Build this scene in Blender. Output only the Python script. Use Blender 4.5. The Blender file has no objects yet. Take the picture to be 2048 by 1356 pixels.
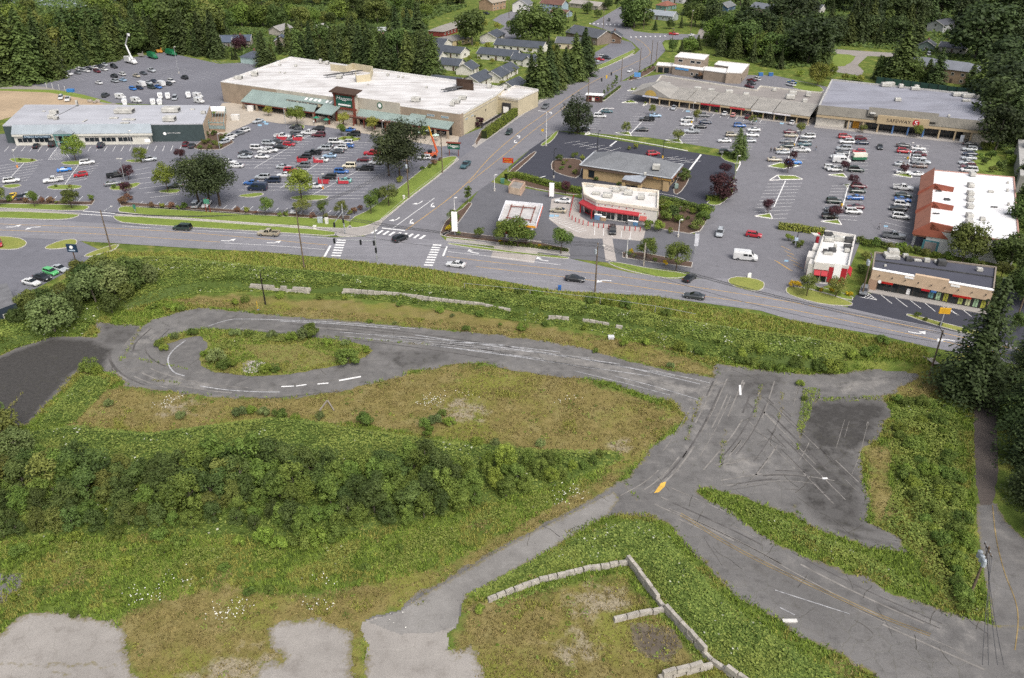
import bpy,bmesh,math,random
import numpy as np
from mathutils import Vector,Matrix,noise as mnoise
rnd=random.Random(7)
R=math.radians
scene=bpy.context.scene
C=scene.collection

# ---------------------------------------------------------------- camera
CAM_F,TILT,CAM_H=1600.0,R(30),82.0          # focal length for a 2048-wide frame, downward tilt, drone height
cam_d=bpy.data.cameras.new('camera')
cam_d.sensor_width=36.0
cam_d.lens=CAM_F/2048*36
cam_d.clip_start=1.0
cam_d.clip_end=4000
cam=bpy.data.objects.new('camera',cam_d)
cam.location=(0,0,CAM_H)
cam.rotation_euler=(R(90)-TILT,0,0)
C.objects.link(cam)
scene.camera=cam

# ---------------------------------------------------------------- sky, sun, exposure
SUN_EL,SUN_AZ=R(52),R(150)                    # high, softened by thin cloud, from behind the camera to the right
w=bpy.data.worlds.new('World')
scene.world=w
w.use_nodes=True
nt=w.node_tree
bg=nt.nodes['Background']
sky=nt.nodes.new('ShaderNodeTexSky')
sky.sky_type='NISHITA'
sky.sun_disc=False
sky.sun_elevation=SUN_EL
sky.sun_rotation=SUN_AZ
sky.air_density=1.0
sky.dust_density=6.0
sky.ozone_density=1.0
hs=nt.nodes.new('ShaderNodeHueSaturation')
hs.inputs['Saturation'].default_value=0.5        # an overcast sky is nearly white
nt.links.new(sky.outputs[0],hs.inputs['Color'])
nt.links.new(hs.outputs[0],bg.inputs[0])
bg.inputs[1].default_value=0.15
sun_d=bpy.data.lights.new('sun','SUN')
sun_d.energy=1.15
sun_d.angle=R(26)
sun_d.color=(1.0,0.985,0.96)
sun=bpy.data.objects.new('sun',sun_d)
sd=Vector((math.sin(SUN_AZ)*math.cos(SUN_EL),math.cos(SUN_AZ)*math.cos(SUN_EL),math.sin(SUN_EL)))
sun.rotation_euler=(-sd).to_track_quat('-Z','Y').to_euler()
sun.location=(0,0,300)
C.objects.link(sun)
scene.view_settings.view_transform='Standard'
scene.view_settings.look='None'
scene.view_settings.gamma=1
scene.view_settings.use_curve_mapping=False
scene.view_settings.exposure=0.42
scene.cycles.max_bounces=5
scene.cycles.diffuse_bounces=3
scene.cycles.glossy_bounces=2
scene.cycles.transmission_bounces=2
scene.cycles.transparent_max_bounces=4
scene.cycles.use_denoising=False

# ---------------------------------------------------------------- survey helpers
_c,_s=math.cos(TILT),math.sin(TILT)
def P(x,y,z=0.0):
    """where the sight line of a survey mark in the photograph meets the level z"""
    u,v=(x-1024)/CAM_F,(y-678)/CAM_F
    t=(z-CAM_H)/(-_s-v*_c)
    return Vector((t*u,t*(_c-v*_s),z))
LOT=-2.5                                         # level of the vacant lot below the street
ROAD_NEAR=[(-900,900),(-300,740),(0,614),(50,590),(157,532),(205,506),(250,490),(381,498),(520,506),(665,519),(754,531),
             (843,538),(1020,567),(1107,584),(1305,595),(1520,624),(1587,644),(1758,673),(1860,698),(2048,738),(2500,830)]
WALL=[(-900,1010),(-300,860),(0,705),(150,655),(240,625),(330,598),(400,580),(505,578),(620,586),(700,588),(800,596),(870,606),(960,616),
        (1020,628),(1110,642),(1180,650),(1240,662),(1310,674),(1450,712),(1600,738),(1760,738),(1870,748),(2048,795),(2500,900)]
_rn=[P(x,y,0) for x,y in ROAD_NEAR]
_wl=[P(x,y,LOT) for x,y in WALL]
RX,RY=np.array([p.x for p in _rn]),np.array([p.y for p in _rn])
WX,WY=np.array([p.x for p in _wl]),np.array([p.y for p in _wl])
MOUND_WALLS=[[P(*q,LOT) for q in ((985,1200),(1085,1162),(1180,1140),(1258,1128))],[P(*q,LOT) for q in ((1258,1128),(1300,1185),(1345,1240),(1420,1322),(1500,1380))]]
def hz(x,y):
    """ground height"""
    x=np.asarray(x,float);y=np.asarray(y,float)
    yr=np.interp(x,RX,RY);yw=np.minimum(np.interp(x,WX,WY),yr-2)
    t=np.clip((yr-y)/(yr-yw),0,1)
    k=np.clip((t-0.93)/0.07,0,1)
    z=-1.3*t-1.2*k*k*(3-2*k)
    return z
def seg_dist(x,y,pts):
    d=np.full(np.shape(x),1e9)
    for a,b in zip(pts[:-1],pts[1:]):
        ex,ey=b.x-a.x,b.y-a.y
        t=np.clip(((x-a.x)*ex+(y-a.y)*ey)/(ex*ex+ey*ey),0,1)
        d=np.minimum(d,np.hypot(x-a.x-t*ex,y-a.y-t*ey))
    return d
def vnoise(x,y,seed=0):
    """value noise, 0..1"""
    x=np.asarray(x,float);y=np.asarray(y,float)
    xi=np.floor(x).astype(np.int64);yi=np.floor(y).astype(np.int64)
    fx,fy=x-xi,y-yi
    fx=fx*fx*(3-2*fx);fy=fy*fy*(3-2*fy)
    def h(a,b):
        n=(a*374761393+b*668265263+seed*1442695041)&0x7fffffff
        n=((n^(n>>13))*1274126177)&0x7fffffff
        n=(n^(n>>16))&0xffff
        return n/65535.0
    return (h(xi,yi)*(1-fx)+h(xi+1,yi)*fx)*(1-fy)+(h(xi,yi+1)*(1-fx)+h(xi+1,yi+1)*fx)*fy
def fbm(x,y,seed=0,o=3):
    r,a,t=0,1.0,0
    for i in range(o):
        r=r+a*vnoise(np.asarray(x)*2**i,np.asarray(y)*2**i,seed+i);t+=a;a*=0.5
    return r/t
def inside(px,py,poly):
    px=np.asarray(px);r=np.zeros(px.shape,bool);n=len(poly)
    for i in range(n):
        x1,y1=poly[i][0],poly[i][1];x2,y2=poly[(i+1)%n][0],poly[(i+1)%n][1]
        if y1==y2:continue
        r^=((y1>py)!=(y2>py))&(px<(x2-x1)*(py-y1)/(y2-y1)+x1)
    return r

# ---------------------------------------------------------------- materials
def S(h):
    """sRGB hex -> linear"""
    h=h.lstrip('#');o=[]
    for i in (0,2,4):
        v=int(h[i:i+2],16)/255
        o.append(v/12.92 if v<=0.04045 else ((v+0.055)/1.055)**2.4)
    return tuple(o)
MATS={}
def node(t,k,**kw):
    n=t.nodes.new('ShaderNode'+k)
    for a,b in kw.items():
        setattr(n,a,b)
    return n
def mathn(t,op,a,b=None):
    n=node(t,'Math',operation=op)
    for i,v in enumerate((a,b)):
        if v is None:continue
        if isinstance(v,(int,float)):n.inputs[i].default_value=v
        else:t.links.new(v,n.inputs[i])
    return n.outputs[0]
def mixc(t,f,a,b,mode='MIX'):
    n=node(t,'MixRGB',blend_type=mode)
    for i,v in enumerate((f,a,b)):
        if isinstance(v,(int,float)):n.inputs[i].default_value=v
        elif isinstance(v,tuple):n.inputs[i].default_value=(*v[:3],1)
        else:t.links.new(v,n.inputs[i])
    return n.outputs[0]
def noisen(t,scale,detail=3,vec=None,rough=0.55):
    n=node(t,'TexNoise')
    n.inputs['Scale'].default_value=scale;n.inputs['Detail'].default_value=detail;n.inputs['Roughness'].default_value=rough
    if vec is not None:t.links.new(vec,n.inputs['Vector'])
    return n.outputs['Fac']
def ramp(t,f,a,b):
    n=node(t,'MapRange');n.inputs[1].default_value=a;n.inputs[2].default_value=b
    t.links.new(f,n.inputs[0])
    return n.outputs[0]
def newmat(name):
    m=bpy.data.materials.new(name);m.use_nodes=True
    t=m.node_tree;b=t.nodes['Principled BSDF']
    MATS[name]=m
    return m,t,b
def M(name,col=None,rough=0.8,var=0.12,scale=0.6,metal=0.0,bump=0.0,bscale=8.0,spec=0.3,col2=None,fine=0.0):
    """plain procedural surface: base colour, mottling at two sizes, optional grain relief"""
    if name in MATS:return MATS[name]
    if isinstance(col,str):col=S(col)
    if isinstance(col2,str):col2=S(col2)
    m,t,b=newmat(name)
    pos=node(t,'NewGeometry').outputs['Position']
    n1=noisen(t,scale,4,pos)
    c2=col2 or tuple(v*(1-2.2*var) for v in col)
    c1=col if col2 else tuple(min(1,v*(1+var)) for v in col)
    o=mixc(t,ramp(t,n1,0.3,0.72),c2,c1)
    if fine:
        n2=noisen(t,scale*14,2,pos)
        o=mixc(t,fine,o,mixc(t,ramp(t,n2,0.3,0.7),tuple(v*0.55 for v in c2),tuple(min(1,v*1.3) for v in c1)))
    t.links.new(o,b.inputs['Base Color'])
    b.inputs['Roughness'].default_value=rough
    b.inputs['Metallic'].default_value=metal
    b.inputs['Specular IOR Level'].default_value=spec
    if bump:
        bn=node(t,'Bump');bn.inputs['Strength'].default_value=bump;bn.inputs['Distance'].default_value=0.05
        t.links.new(noisen(t,bscale,3,pos),bn.inputs['Height'])
        t.links.new(bn.outputs[0],b.inputs['Normal'])
    return m
def asphalt(name,col,patch=0.25,cracks=0.0,crackcol=None,streak=None,rough=0.9,oil=0.0):
    m,t,b=newmat(name)
    col=S(col)
    pos=node(t,'NewGeometry').outputs['Position']
    big=noisen(t,0.045,4,pos);mid=noisen(t,0.35,4,pos);fine=noisen(t,7.0,2,pos,0.8)
    o=mixc(t,ramp(t,big,0.3,0.7),tuple(v*(1-patch) for v in col),tuple(v*(1+patch) for v in col))
    o=mixc(t,mathn(t,'MULTIPLY',ramp(t,mid,0.52,0.75),0.5),o,tuple(v*1.35 for v in col))
    o=mixc(t,mathn(t,'MULTIPLY',ramp(t,mid,0.45,0.25),0.45),o,tuple(v*0.6 for v in col))
    if streak:                                     # lighter scuffs drawn out in one direction
        mp=node(t,'Mapping');mp.inputs['Rotation'].default_value=(0,0,streak[0]);mp.inputs['Scale'].default_value=(0.02,1.1,1)
        t.links.new(pos,mp.inputs[0])
        o=mixc(t,mathn(t,'MULTIPLY',ramp(t,noisen(t,1.0,3,mp.outputs[0]),0.53,0.72),streak[1]),o,tuple(min(1,v*2.0) for v in col))
    if cracks:
        vo=node(t,'TexVoronoi',feature='DISTANCE_TO_EDGE');vo.inputs['Scale'].default_value=0.16
        wv=mixc(t,0.25,pos,node(t,'TexNoise').outputs['Color'],'ADD')
        t.links.new(wv,vo.inputs['Vector'])
        o=mixc(t,mathn(t,'MULTIPLY',ramp(t,vo.outputs['Distance'],0.012,0.0),cracks),o,S(crackcol) if crackcol else tuple(v*0.35 for v in col))
    if oil:                                        # drip stains and worn wheel paths
        vs=node(t,'TexVoronoi');vs.inputs['Scale'].default_value=0.42;t.links.new(pos,vs.inputs['Vector'])
        o=mixc(t,mathn(t,'MULTIPLY',mathn(t,'MULTIPLY',ramp(t,vs.outputs['Distance'],0.34,0.05),ramp(t,mid,0.45,0.6)),oil),o,tuple(v*0.35 for v in col))
    o=mixc(t,0.34,o,mixc(t,ramp(t,fine,0.3,0.7),tuple(v*0.45 for v in col),tuple(v*1.6 for v in col)))
    t.links.new(o,b.inputs['Base Color'])
    b.inputs['Roughness'].default_value=rough
    b.inputs['Specular IOR Level'].default_value=0.2
    return m
def roofmat(name,col,stain,ang=0.0,amt=0.5,sc=0.25):
    """membrane roof with seams of dirt washed along one direction"""
    m,t,b=newmat(name)
    col,stain=S(col),S(stain)
    pos=node(t,'NewGeometry').outputs['Position']
    mp=node(t,'Mapping');mp.inputs['Rotation'].default_value=(0,0,ang);mp.inputs['Scale'].default_value=(0.12,1,1)
    t.links.new(pos,mp.inputs[0])
    n1=noisen(t,sc,4,mp.outputs[0]);n2=noisen(t,0.12,4,pos);n3=noisen(t,2.5,3,pos)
    f=mathn(t,'MULTIPLY',mathn(t,'ADD',ramp(t,n1,0.42,0.75),ramp(t,n2,0.45,0.8)),amt)
    o=mixc(t,f,col,stain)
    o=mixc(t,mathn(t,'MULTIPLY',ramp(t,n3,0.5,0.8),0.25),o,tuple(v*0.7 for v in stain))
    t.links.new(o,b.inputs['Base Color']);b.inputs['Roughness'].default_value=0.75;b.inputs['Specular IOR Level'].default_value=0.25
    return m
def foliage(name,a,bcol,trans=0.2):
    """leaves: every leaf has its own share 'v' between two leaf colours, every plant its own tint"""
    m,t,b=newmat(name)
    a,bcol=S(a),S(bcol)
    at=node(t,'Attribute',attribute_name='v').outputs['Fac']
    oi=node(t,'ObjectInfo').outputs['Random']
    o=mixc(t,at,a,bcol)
    hv=node(t,'HueSaturation')
    t.links.new(o,hv.inputs['Color'])
    t.links.new(ramp2(t,oi,0,1,0.482,0.512),hv.inputs['Hue'])
    t.links.new(ramp2(t,mathn(t,'FRACT',mathn(t,'MULTIPLY',oi,7.3)),0,1,0.72,1.3),hv.inputs['Value'])
    t.links.new(hv.outputs[0],b.inputs['Base Color'])
    b.inputs['Roughness'].default_value=0.65;b.inputs['Specular IOR Level'].default_value=0.25
    tr=node(t,'BsdfTranslucent');t.links.new(hv.outputs[0],tr.inputs[0])
    mx=node(t,'MixShader');mx.inputs[0].default_value=trans
    t.links.new(b.outputs[0],mx.inputs[1]);t.links.new(tr.outputs[0],mx.inputs[2])
    t.links.new(mx.outputs[0],t.nodes['Material Output'].inputs[0])
    return m
def ramp2(t,f,a,b,c,d):
    n=node(t,'MapRange')
    for i,v in enumerate((a,b,c,d)):n.inputs[i+1].default_value=v
    t.links.new(f,n.inputs[0])
    return n.outputs[0]
def colattr(name,rough=0.75,trans=0.0):
    """colour carried by the pieces themselves (each leaf or blade has its own)"""
    m,t,b=newmat(name)
    a=node(t,'Attribute',attribute_name='col').outputs['Color']
    t.links.new(a,b.inputs['Base Color'])
    b.inputs['Roughness'].default_value=rough;b.inputs['Specular IOR Level'].default_value=0.2
    if trans:
        tr=node(t,'BsdfTranslucent');t.links.new(a,tr.inputs[0])
        mx=node(t,'MixShader');mx.inputs[0].default_value=trans
        t.links.new(b.outputs[0],mx.inputs[1]);t.links.new(tr.outputs[0],mx.inputs[2])
        t.links.new(mx.outputs[0],t.nodes['Material Output'].inputs[0])
    return m

# ---------------------------------------------------------------- mesh helpers
class MB:
    def __init__(s):s.v=[];s.f=[];s.m=[]
    def add(s,vs,fs,mi=0):
        o=len(s.v);s.v+=[tuple(v) for v in vs]
        for f in fs:s.f.append([i+o for i in f]);s.m.append(mi)
        return s
    def box(s,x0,x1,y0,y1,z0,z1,mi=0):
        return s.add([(x0,y0,z0),(x1,y0,z0),(x1,y1,z0),(x0,y1,z0),(x0,y0,z1),(x1,y0,z1),(x1,y1,z1),(x0,y1,z1)],
                     [(0,3,2,1),(4,5,6,7),(0,1,5,4),(1,2,6,5),(2,3,7,6),(3,0,4,7)],mi)
    def hexa(s,lo,hi,mi=0):
        """solid between two quads given in the same order"""
        return s.add(list(lo)+list(hi),[(0,3,2,1),(4,5,6,7),(0,1,5,4),(1,2,6,5),(2,3,7,6),(3,0,4,7)],mi)
    def prism(s,pts,z0,z1,mi=0,cap=True,bot=False):
        n=len(pts)
        a=sum(pts[i][0]*pts[(i+1)%n][1]-pts[(i+1)%n][0]*pts[i][1] for i in range(n))
        if a<0:pts=pts[::-1]
        vs=[(p[0],p[1],z0) for p in pts]+[(p[0],p[1],z1) for p in pts]
        fs=[(i,(i+1)%n,n+(i+1)%n,n+i) for i in range(n)]
        if cap:fs.append(tuple(range(n,2*n)))
        if bot:fs.append(tuple(range(n-1,-1,-1)))
        return s.add(vs,fs,mi)
    def poly(s,pts,z=None,mi=0):
        n=len(pts)
        a=sum(pts[i][0]*pts[(i+1)%n][1]-pts[(i+1)%n][0]*pts[i][1] for i in range(n))
        if a<0:pts=pts[::-1]
        return s.add([(p[0],p[1],p[2] if z is None else z) for p in pts],[tuple(range(n))],mi)
    def tube(s,a,b,r0,r1=None,n=8,mi=0,cap=True):
        a,b=Vector(a),Vector(b);r1=r0 if r1 is None else r1
        d=(b-a).normalized();u=d.orthogonal().normalized();w_=d.cross(u)
        vs=[]
        for p,r in ((a,r0),(b,r1)):
            for i in range(n):
                t=2*math.pi*i/n
                vs.append(p+u*(r*math.cos(t))+w_*(r*math.sin(t)))
        fs=[(i,(i+1)%n,n+(i+1)%n,n+i) for i in range(n)]
        if cap:fs+=[tuple(range(n-1,-1,-1)),tuple(range(n,2*n))]
        return s.add(vs,fs,mi)
    def strip(s,pts,wd,z=None,mi=0):
        """flat band of width wd along points"""
        L_,R_=[],[]
        for i,p in enumerate(pts):
            a=Vector(pts[max(0,i-1)]);b=Vector(pts[min(len(pts)-1,i+1)])
            d=(b-a);d.z=0;d.normalize();n_=Vector((-d.y,d.x,0))*(wd/2)
            p=Vector(p)
            if z is not None:p.z=z
            L_.append(p+n_);R_.append(p-n_)
        n=len(pts)
        return s.add(L_+R_,[(n+i,n+i+1,i+1,i) for i in range(n-1)],mi)
    def kerb(s,pts,wd,z0,z1,mi=0):
        for a,b in zip(pts[:-1],pts[1:]):
            a,b=Vector(a),Vector(b);d=(b-a);d.z=0
            if d.length<1e-4:continue
            d.normalize();n_=Vector((-d.y,d.x,0))*(wd/2)
            q=[a+n_,a-n_,b-n_,b+n_]
            s.hexa([(p.x,p.y,z0) for p in q],[(p.x,p.y,z1) for p in q],mi)
        return s
    def mesh(s,name,mats):
        me=bpy.data.meshes.new(name)
        me.from_pydata(s.v,[],s.f)
        for m_ in mats:me.materials.append(m_)
        if len(mats)>1:me.polygons.foreach_set('material_index',s.m)
        me.update()
        return me
    def build(s,name,mat,parent=None,origin=None,**kw):
        mats=mat if isinstance(mat,(list,tuple)) else [mat]
        if parent is not None:
            o=parent
            off=Vector((0,0,0))
            while o is not None:off+=o.location;o=o.parent
        else:off=Vector(origin) if origin is not None else Vector((0,0,0))
        if off.length>0:s.v=[(x-off.x,y-off.y,z-off.z) for x,y,z in s.v]
        ob=bpy.data.objects.new(name,s.mesh(name,mats))
        if parent is None:ob.location=off
        C.objects.link(ob);ob.parent=parent
        tag(ob,**kw)
        return ob
def tag(o,label=None,cat=None,group=None,kind=None):
    if label:o['label']=label
    if cat:o['category']=cat
    if group:o['group']=group
    if kind:o['kind']=kind
    return o
def empty(name,loc,label=None,cat=None,group=None,rz=0.0):
    o=bpy.data.objects.new(name,None);o.empty_display_size=0.5
    o.location=loc;o.rotation_euler.z=rz
    C.objects.link(o)
    return tag(o,label,cat,group)
def inst(name,me,parent,loc=(0,0,0),rz=0.0,sc=1.0,mat=None):
    o=bpy.data.objects.new(name,me);o.location=loc;o.rotation_euler.z=rz
    if sc!=1.0:o.scale=(sc,sc,sc) if isinstance(sc,float) else sc
    C.objects.link(o);o.parent=parent
    if mat is not None:
        o.material_slots[0].link='OBJECT';o.material_slots[0].material=mat
    return o
def npmesh(name,verts,faces,mat,v=None,col=None):
    verts=np.asarray(verts,np.float32);faces=np.asarray(faces,np.int32)
    me=bpy.data.meshes.new(name)
    k=faces.shape[1]
    me.vertices.add(len(verts));me.vertices.foreach_set('co',verts.ravel())
    me.loops.add(faces.size);me.loops.foreach_set('vertex_index',faces.ravel())
    me.polygons.add(len(faces));me.polygons.foreach_set('loop_start',np.arange(0,faces.size,k,dtype=np.int32))
    if v is not None:
        a=me.attributes.new('v','FLOAT','POINT');a.data.foreach_set('value',np.asarray(v,np.float32))
    if col is not None:
        a=me.attributes.new('col','FLOAT_COLOR','POINT')
        c4=np.ones((len(verts),4),np.float32);c4[:,:3]=col;a.data.foreach_set('color',c4.ravel())
    me.materials.append(mat);me.update();me.validate()
    return me
ORD=['first','second','third','fourth','fifth','sixth','seventh','eighth','ninth','tenth','eleventh','twelfth','thirteenth','fourteenth','fifteenth',
       'sixteenth','seventeenth','eighteenth','nineteenth','twentieth']
def nth(i):
    if i<20:return ORD[i]
    n=i+1
    return '%d%s'%(n,'th' if 10<=n%100<=20 else {1:'st',2:'nd',3:'rd'}.get(n%10,'th'))
def ragged(pts,amp=0.35,step=1.2,seed=3):
    """break a surveyed outline into short uneven bits"""
    out=[];n=len(pts)
    for i in range(n):
        a,b=Vector(pts[i]),Vector(pts[(i+1)%n])
        d=b-a;L_=d.length;k=max(1,int(L_/step))
        nrm=Vector((-d.y,d.x,0)).normalized() if L_>1e-6 else Vector((0,0,0))
        for j in range(k):
            p=a+d*(j/k)
            q=(mnoise.noise(Vector((p.x*0.45,p.y*0.45,seed)))+0.7*mnoise.noise(Vector((p.x*1.3,p.y*1.3,seed+9))))*amp
            out.append(p+nrm*q)
    return out
def smooth(pts,it=2):
    """corner cutting for open lines"""
    pts=[Vector(p) for p in pts]
    for _ in range(it):
        o=[pts[0]]
        for a,b in zip(pts[:-1],pts[1:]):o+=[a*0.75+b*0.25,a*0.25+b*0.75]
        pts=o+[pts[-1]]
    return pts
def smoothc(pts,it=2):
    pts=[Vector(p) for p in pts]
    for _ in range(it):
        o=[]
        for i in range(len(pts)):
            a,b=pts[i],pts[(i+1)%len(pts)]
            o+=[a*0.75+b*0.25,a*0.25+b*0.75]
        pts=o
    return pts
# ================================================================ GROUND
def ground_material():
    m,t,b=newmat('ground_cover')
    pos=node(t,'NewGeometry').outputs['Position']
    dry=node(t,'Attribute',attribute_name='dry').outputs['Fac']
    bare=node(t,'Attribute',attribute_name='bare').outputs['Fac']
    n0=noisen(t,0.09,4,pos);n1=noisen(t,0.5,4,pos);n2=noisen(t,3.2,3,pos,0.7);n3=noisen(t,0.22,3,pos)
    green=mixc(t,ramp(t,n1,0.3,0.7),S('#445322'),S('#647237'))
    green=mixc(t,ramp(t,n3,0.5,0.7),green,S('#7b7d40'))
    brown=mixc(t,ramp(t,n1,0.3,0.7),S('#696239'),S('#7f734a'))
    brown=mixc(t,mathn(t,'MULTIPLY',ramp(t,n3,0.52,0.75),0.6),brown,S('#857b58'))
    brown=mixc(t,mathn(t,'MULTIPLY',ramp(t,n0,0.5,0.36),0.8),brown,S('#6f7234'))
    f=ramp(t,mathn(t,'ADD',dry,mathn(t,'MULTIPLY',mathn(t,'SUBTRACT',n3,0.5),1.9)),0.3,0.75)
    o=mixc(t,f,green,brown)
    soil=mixc(t,ramp(t,n2,0.3,0.7),S('#786f5c'),S('#968c78'))
    f2=ramp(t,mathn(t,'ADD',bare,mathn(t,'MULTIPLY',mathn(t,'SUBTRACT',n1,0.5),1.6)),0.4,0.75)
    o=mixc(t,f2,o,soil)
    o=mixc(t,0.45,o,mixc(t,ramp(t,n2,0.25,0.75),(0.25,0.25,0.25),(1.0,1.0,1.0)),'MULTIPLY')
    o=mixc(t,1.0,o,(1.25,1.25,1.2),'MULTIPLY')
    t.links.new(o,b.inputs['Base Color'])
    b.inputs['Roughness'].default_value=0.95;b.inputs['Specular IOR Level'].default_value=0.1
    bn=node(t,'Bump');bn.inputs['Strength'].default_value=0.6;bn.inputs['Distance'].default_value=0.15
    t.links.new(n2,bn.inputs['Height']);t.links.new(bn.outputs[0],b.inputs['Normal'])
    return m
def LP(pts,z=LOT):return [P(x,y,z) for x,y in pts]
DRY=[
    [(330,600),(520,588),(900,618),(1300,690),(1435,735),(1427,757),(1261,722),(919,662),(600,635),(440,616)],
    [(130,800),(250,770),(410,794),(581,799),(748,766),(919,725),(1158,753),(1376,833),(1305,890),(1240,945),(1000,895),(700,845),(300,868),(130,860)],
    [(250,1225),(420,1180),(600,1190),(740,1170),(900,1130),(1060,1040),(1250,930),(1300,900),(1180,1020),(1000,1110),(860,1190),(730,1250),(720,1380),(250,1380)],
    [(925,1215),(1000,1200),(1240,1145),(1400,1320),(1400,1400),(965,1400),(905,1290)],
    [(480,690),(600,690),(680,720),(560,748)],
    [(1735,900),(1790,880),(1775,960),(1795,1030),(1745,1050),(1740,960)],
    [(1790,740),(1860,740),(1900,800),(1850,800),(1780,790)],
]
BARE=[
    [(1100,1190),(1215,1160),(1300,1200),(1240,1235),(1150,1235)],
    [(1080,1275),(1180,1255),(1230,1290),(1150,1345),(1080,1310)],
    [(505,1290),(560,1270),(560,1380),(320,1400),(360,1330)],
    [(860,795),(960,790),(1000,830),(900,860)],[(1190,870),(1270,870),(1300,905),(1210,910)],
    [(300,800),(400,790),(400,830),(310,835)],
]
BARE0=[[(-200,180),(60,172),(130,178),(230,205),(240,215),(120,215),(0,232),(-200,240)],[(1025,575),(1107,580),(1120,588),(1040,588)]]
def make_ground():
    def axis(lo,hi,f0,f1,st,gr):
        a=list(np.arange(f0,f1,st));d=st;x=f0
        while x>lo:d*=gr;x-=d;a.insert(0,x)
        d=st;x=a[-1]
        while x<hi:d*=gr;x+=d;a.append(x)
        return np.array(a)
    xs=axis(-1500,1500,-135,135,0.8,1.09)
    ys=axis(-150,2200,52,205,0.8,1.06)
    X,Y=np.meshgrid(xs,ys)
    Z=hz(X,Y)
    lotk=np.clip((np.interp(X,WX,WY)-Y)/6,0,1)
    dm=np.minimum(seg_dist(X,Y,MOUND_WALLS[0]),seg_dist(X,Y,MOUND_WALLS[1]))
    nx,ny=len(xs),len(ys)
    dry=np.zeros_like(X);bare=np.zeros_like(X)
    for p in DRY:dry[inside(X,Y,LP(p))]=1
    for p in BARE:bare[inside(X,Y,LP(p))]=1
    for p in BARE0:bare[inside(X,Y,LP(p,0))]=1
    def blur(a,k):
        for _ in range(k):
            a=(a+np.roll(a,1,0)+np.roll(a,-1,0)+np.roll(a,1,1)+np.roll(a,-1,1))/5
        return a
    dry=blur(dry,8);bare=blur(bare,14)*0.8
    dry=np.clip(dry+0.35*(fbm(X/14,Y/14,5)-0.5)+0.3*np.clip((np.interp(X,RX,RY)-Y+1)/3,0,1)*np.clip((Y-np.interp(X,WX,WY))/6,0,1),0,1)
    V=np.stack([X.ravel(),Y.ravel(),Z.ravel()],1)
    i=np.arange((ny-1)*(nx-1));r,c_=i//(nx-1),i%(nx-1)
    Fq=np.stack([r*nx+c_,r*nx+c_+1,(r+1)*nx+c_+1,(r+1)*nx+c_],1)
    me=npmesh('ground',V,Fq,ground_material())
    for nme,arr in (('dry',dry),('bare',bare)):
        a=me.attributes.new(nme,'FLOAT','POINT');a.data.foreach_set('value',arr.ravel().astype(np.float32))
    o=bpy.data.objects.new('ground',me);C.objects.link(o);tag(o,kind='structure',label='weedy ground of the lot and the land around it')
    for pl in me.polygons:pass
    return o
make_ground()

A_OLD=asphalt('old_asphalt','#787473',0.16,0.55,'#4d4d35',(R(20),0.35))
A_DARK=asphalt('dark_weathered_asphalt','#5a5554',0.25,0.4,'#3c3c30')
A_LANE=asphalt('lane_asphalt','#827c79',0.12,0.35)
A_LOT=asphalt('lot_asphalt','#6d6d73',0.12,0.3,oil=.55)
A_LOTR=asphalt('lot_asphalt_warm','#717074',0.1,0.3,oil=.55)
A_NEW=asphalt('sealed_asphalt','#3f4048',0.06)
A_GAS=asphalt('forecourt_asphalt','#626266',0.10,0.2)
A_ROAD=asphalt('road_asphalt','#7c7b7f',0.09,0.3,None,(R(-8),0.3),oil=.2)
A_SIDE=asphalt('side_road_asphalt','#737276',0.07,0.15,None,(R(50),0.15))
CONC=asphalt('old_concrete','#a39c96',0.12,0.3,'#7a7460')
WALK=asphalt('sidewalk_concrete','#98938e',0.06)
PLAZA=asphalt('plaza_concrete','#a89e90',0.06)
GRAV=asphalt('brown_gravel','#544d48',0.2)
GRAVG=asphalt('grey_gravel','#8b857f',0.12)
LAWN=M('lawn','#7c8b3e',0.95,0.2,0.35,col2='#5c6e2a',fine=0.5,bump=0.5)
LAWND=M('dry_lawn','#8c8d49',0.95,0.2,0.35,col2='#6c7835',fine=0.5,bump=0.5)
BED=M('planting_bark','#5c4a3e',0.95,0.2,1.0,fine=0.5)
KERB=M('kerb_concrete','#bdb8b0',0.9,0.12,0.8)
WHITE=M('road_paint_white','#e3e2df',0.7,0.1,1.5)
YELLOW=M('road_paint_yellow','#c9a050',0.75,0.15,1.0)
WORN=M('worn_paint','#a9a9aa',0.8,0.25,1.2)
BLUEP=M('road_paint_blue','#8fb2c8',0.7,0.15,1.5)

def sheet(name,px,z,mat,rag=0.0,sm=0,label=None,parent=None,step=1.2):
    pts=LP(px,z) if not isinstance(px[0],Vector) else px
    if sm:pts=smoothc(pts,sm)
    if rag:pts=ragged(pts,rag,step)
    return MB().poly(pts,z).build(name,mat,parent,kind='structure' if parent is None else None,label=label)
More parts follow.
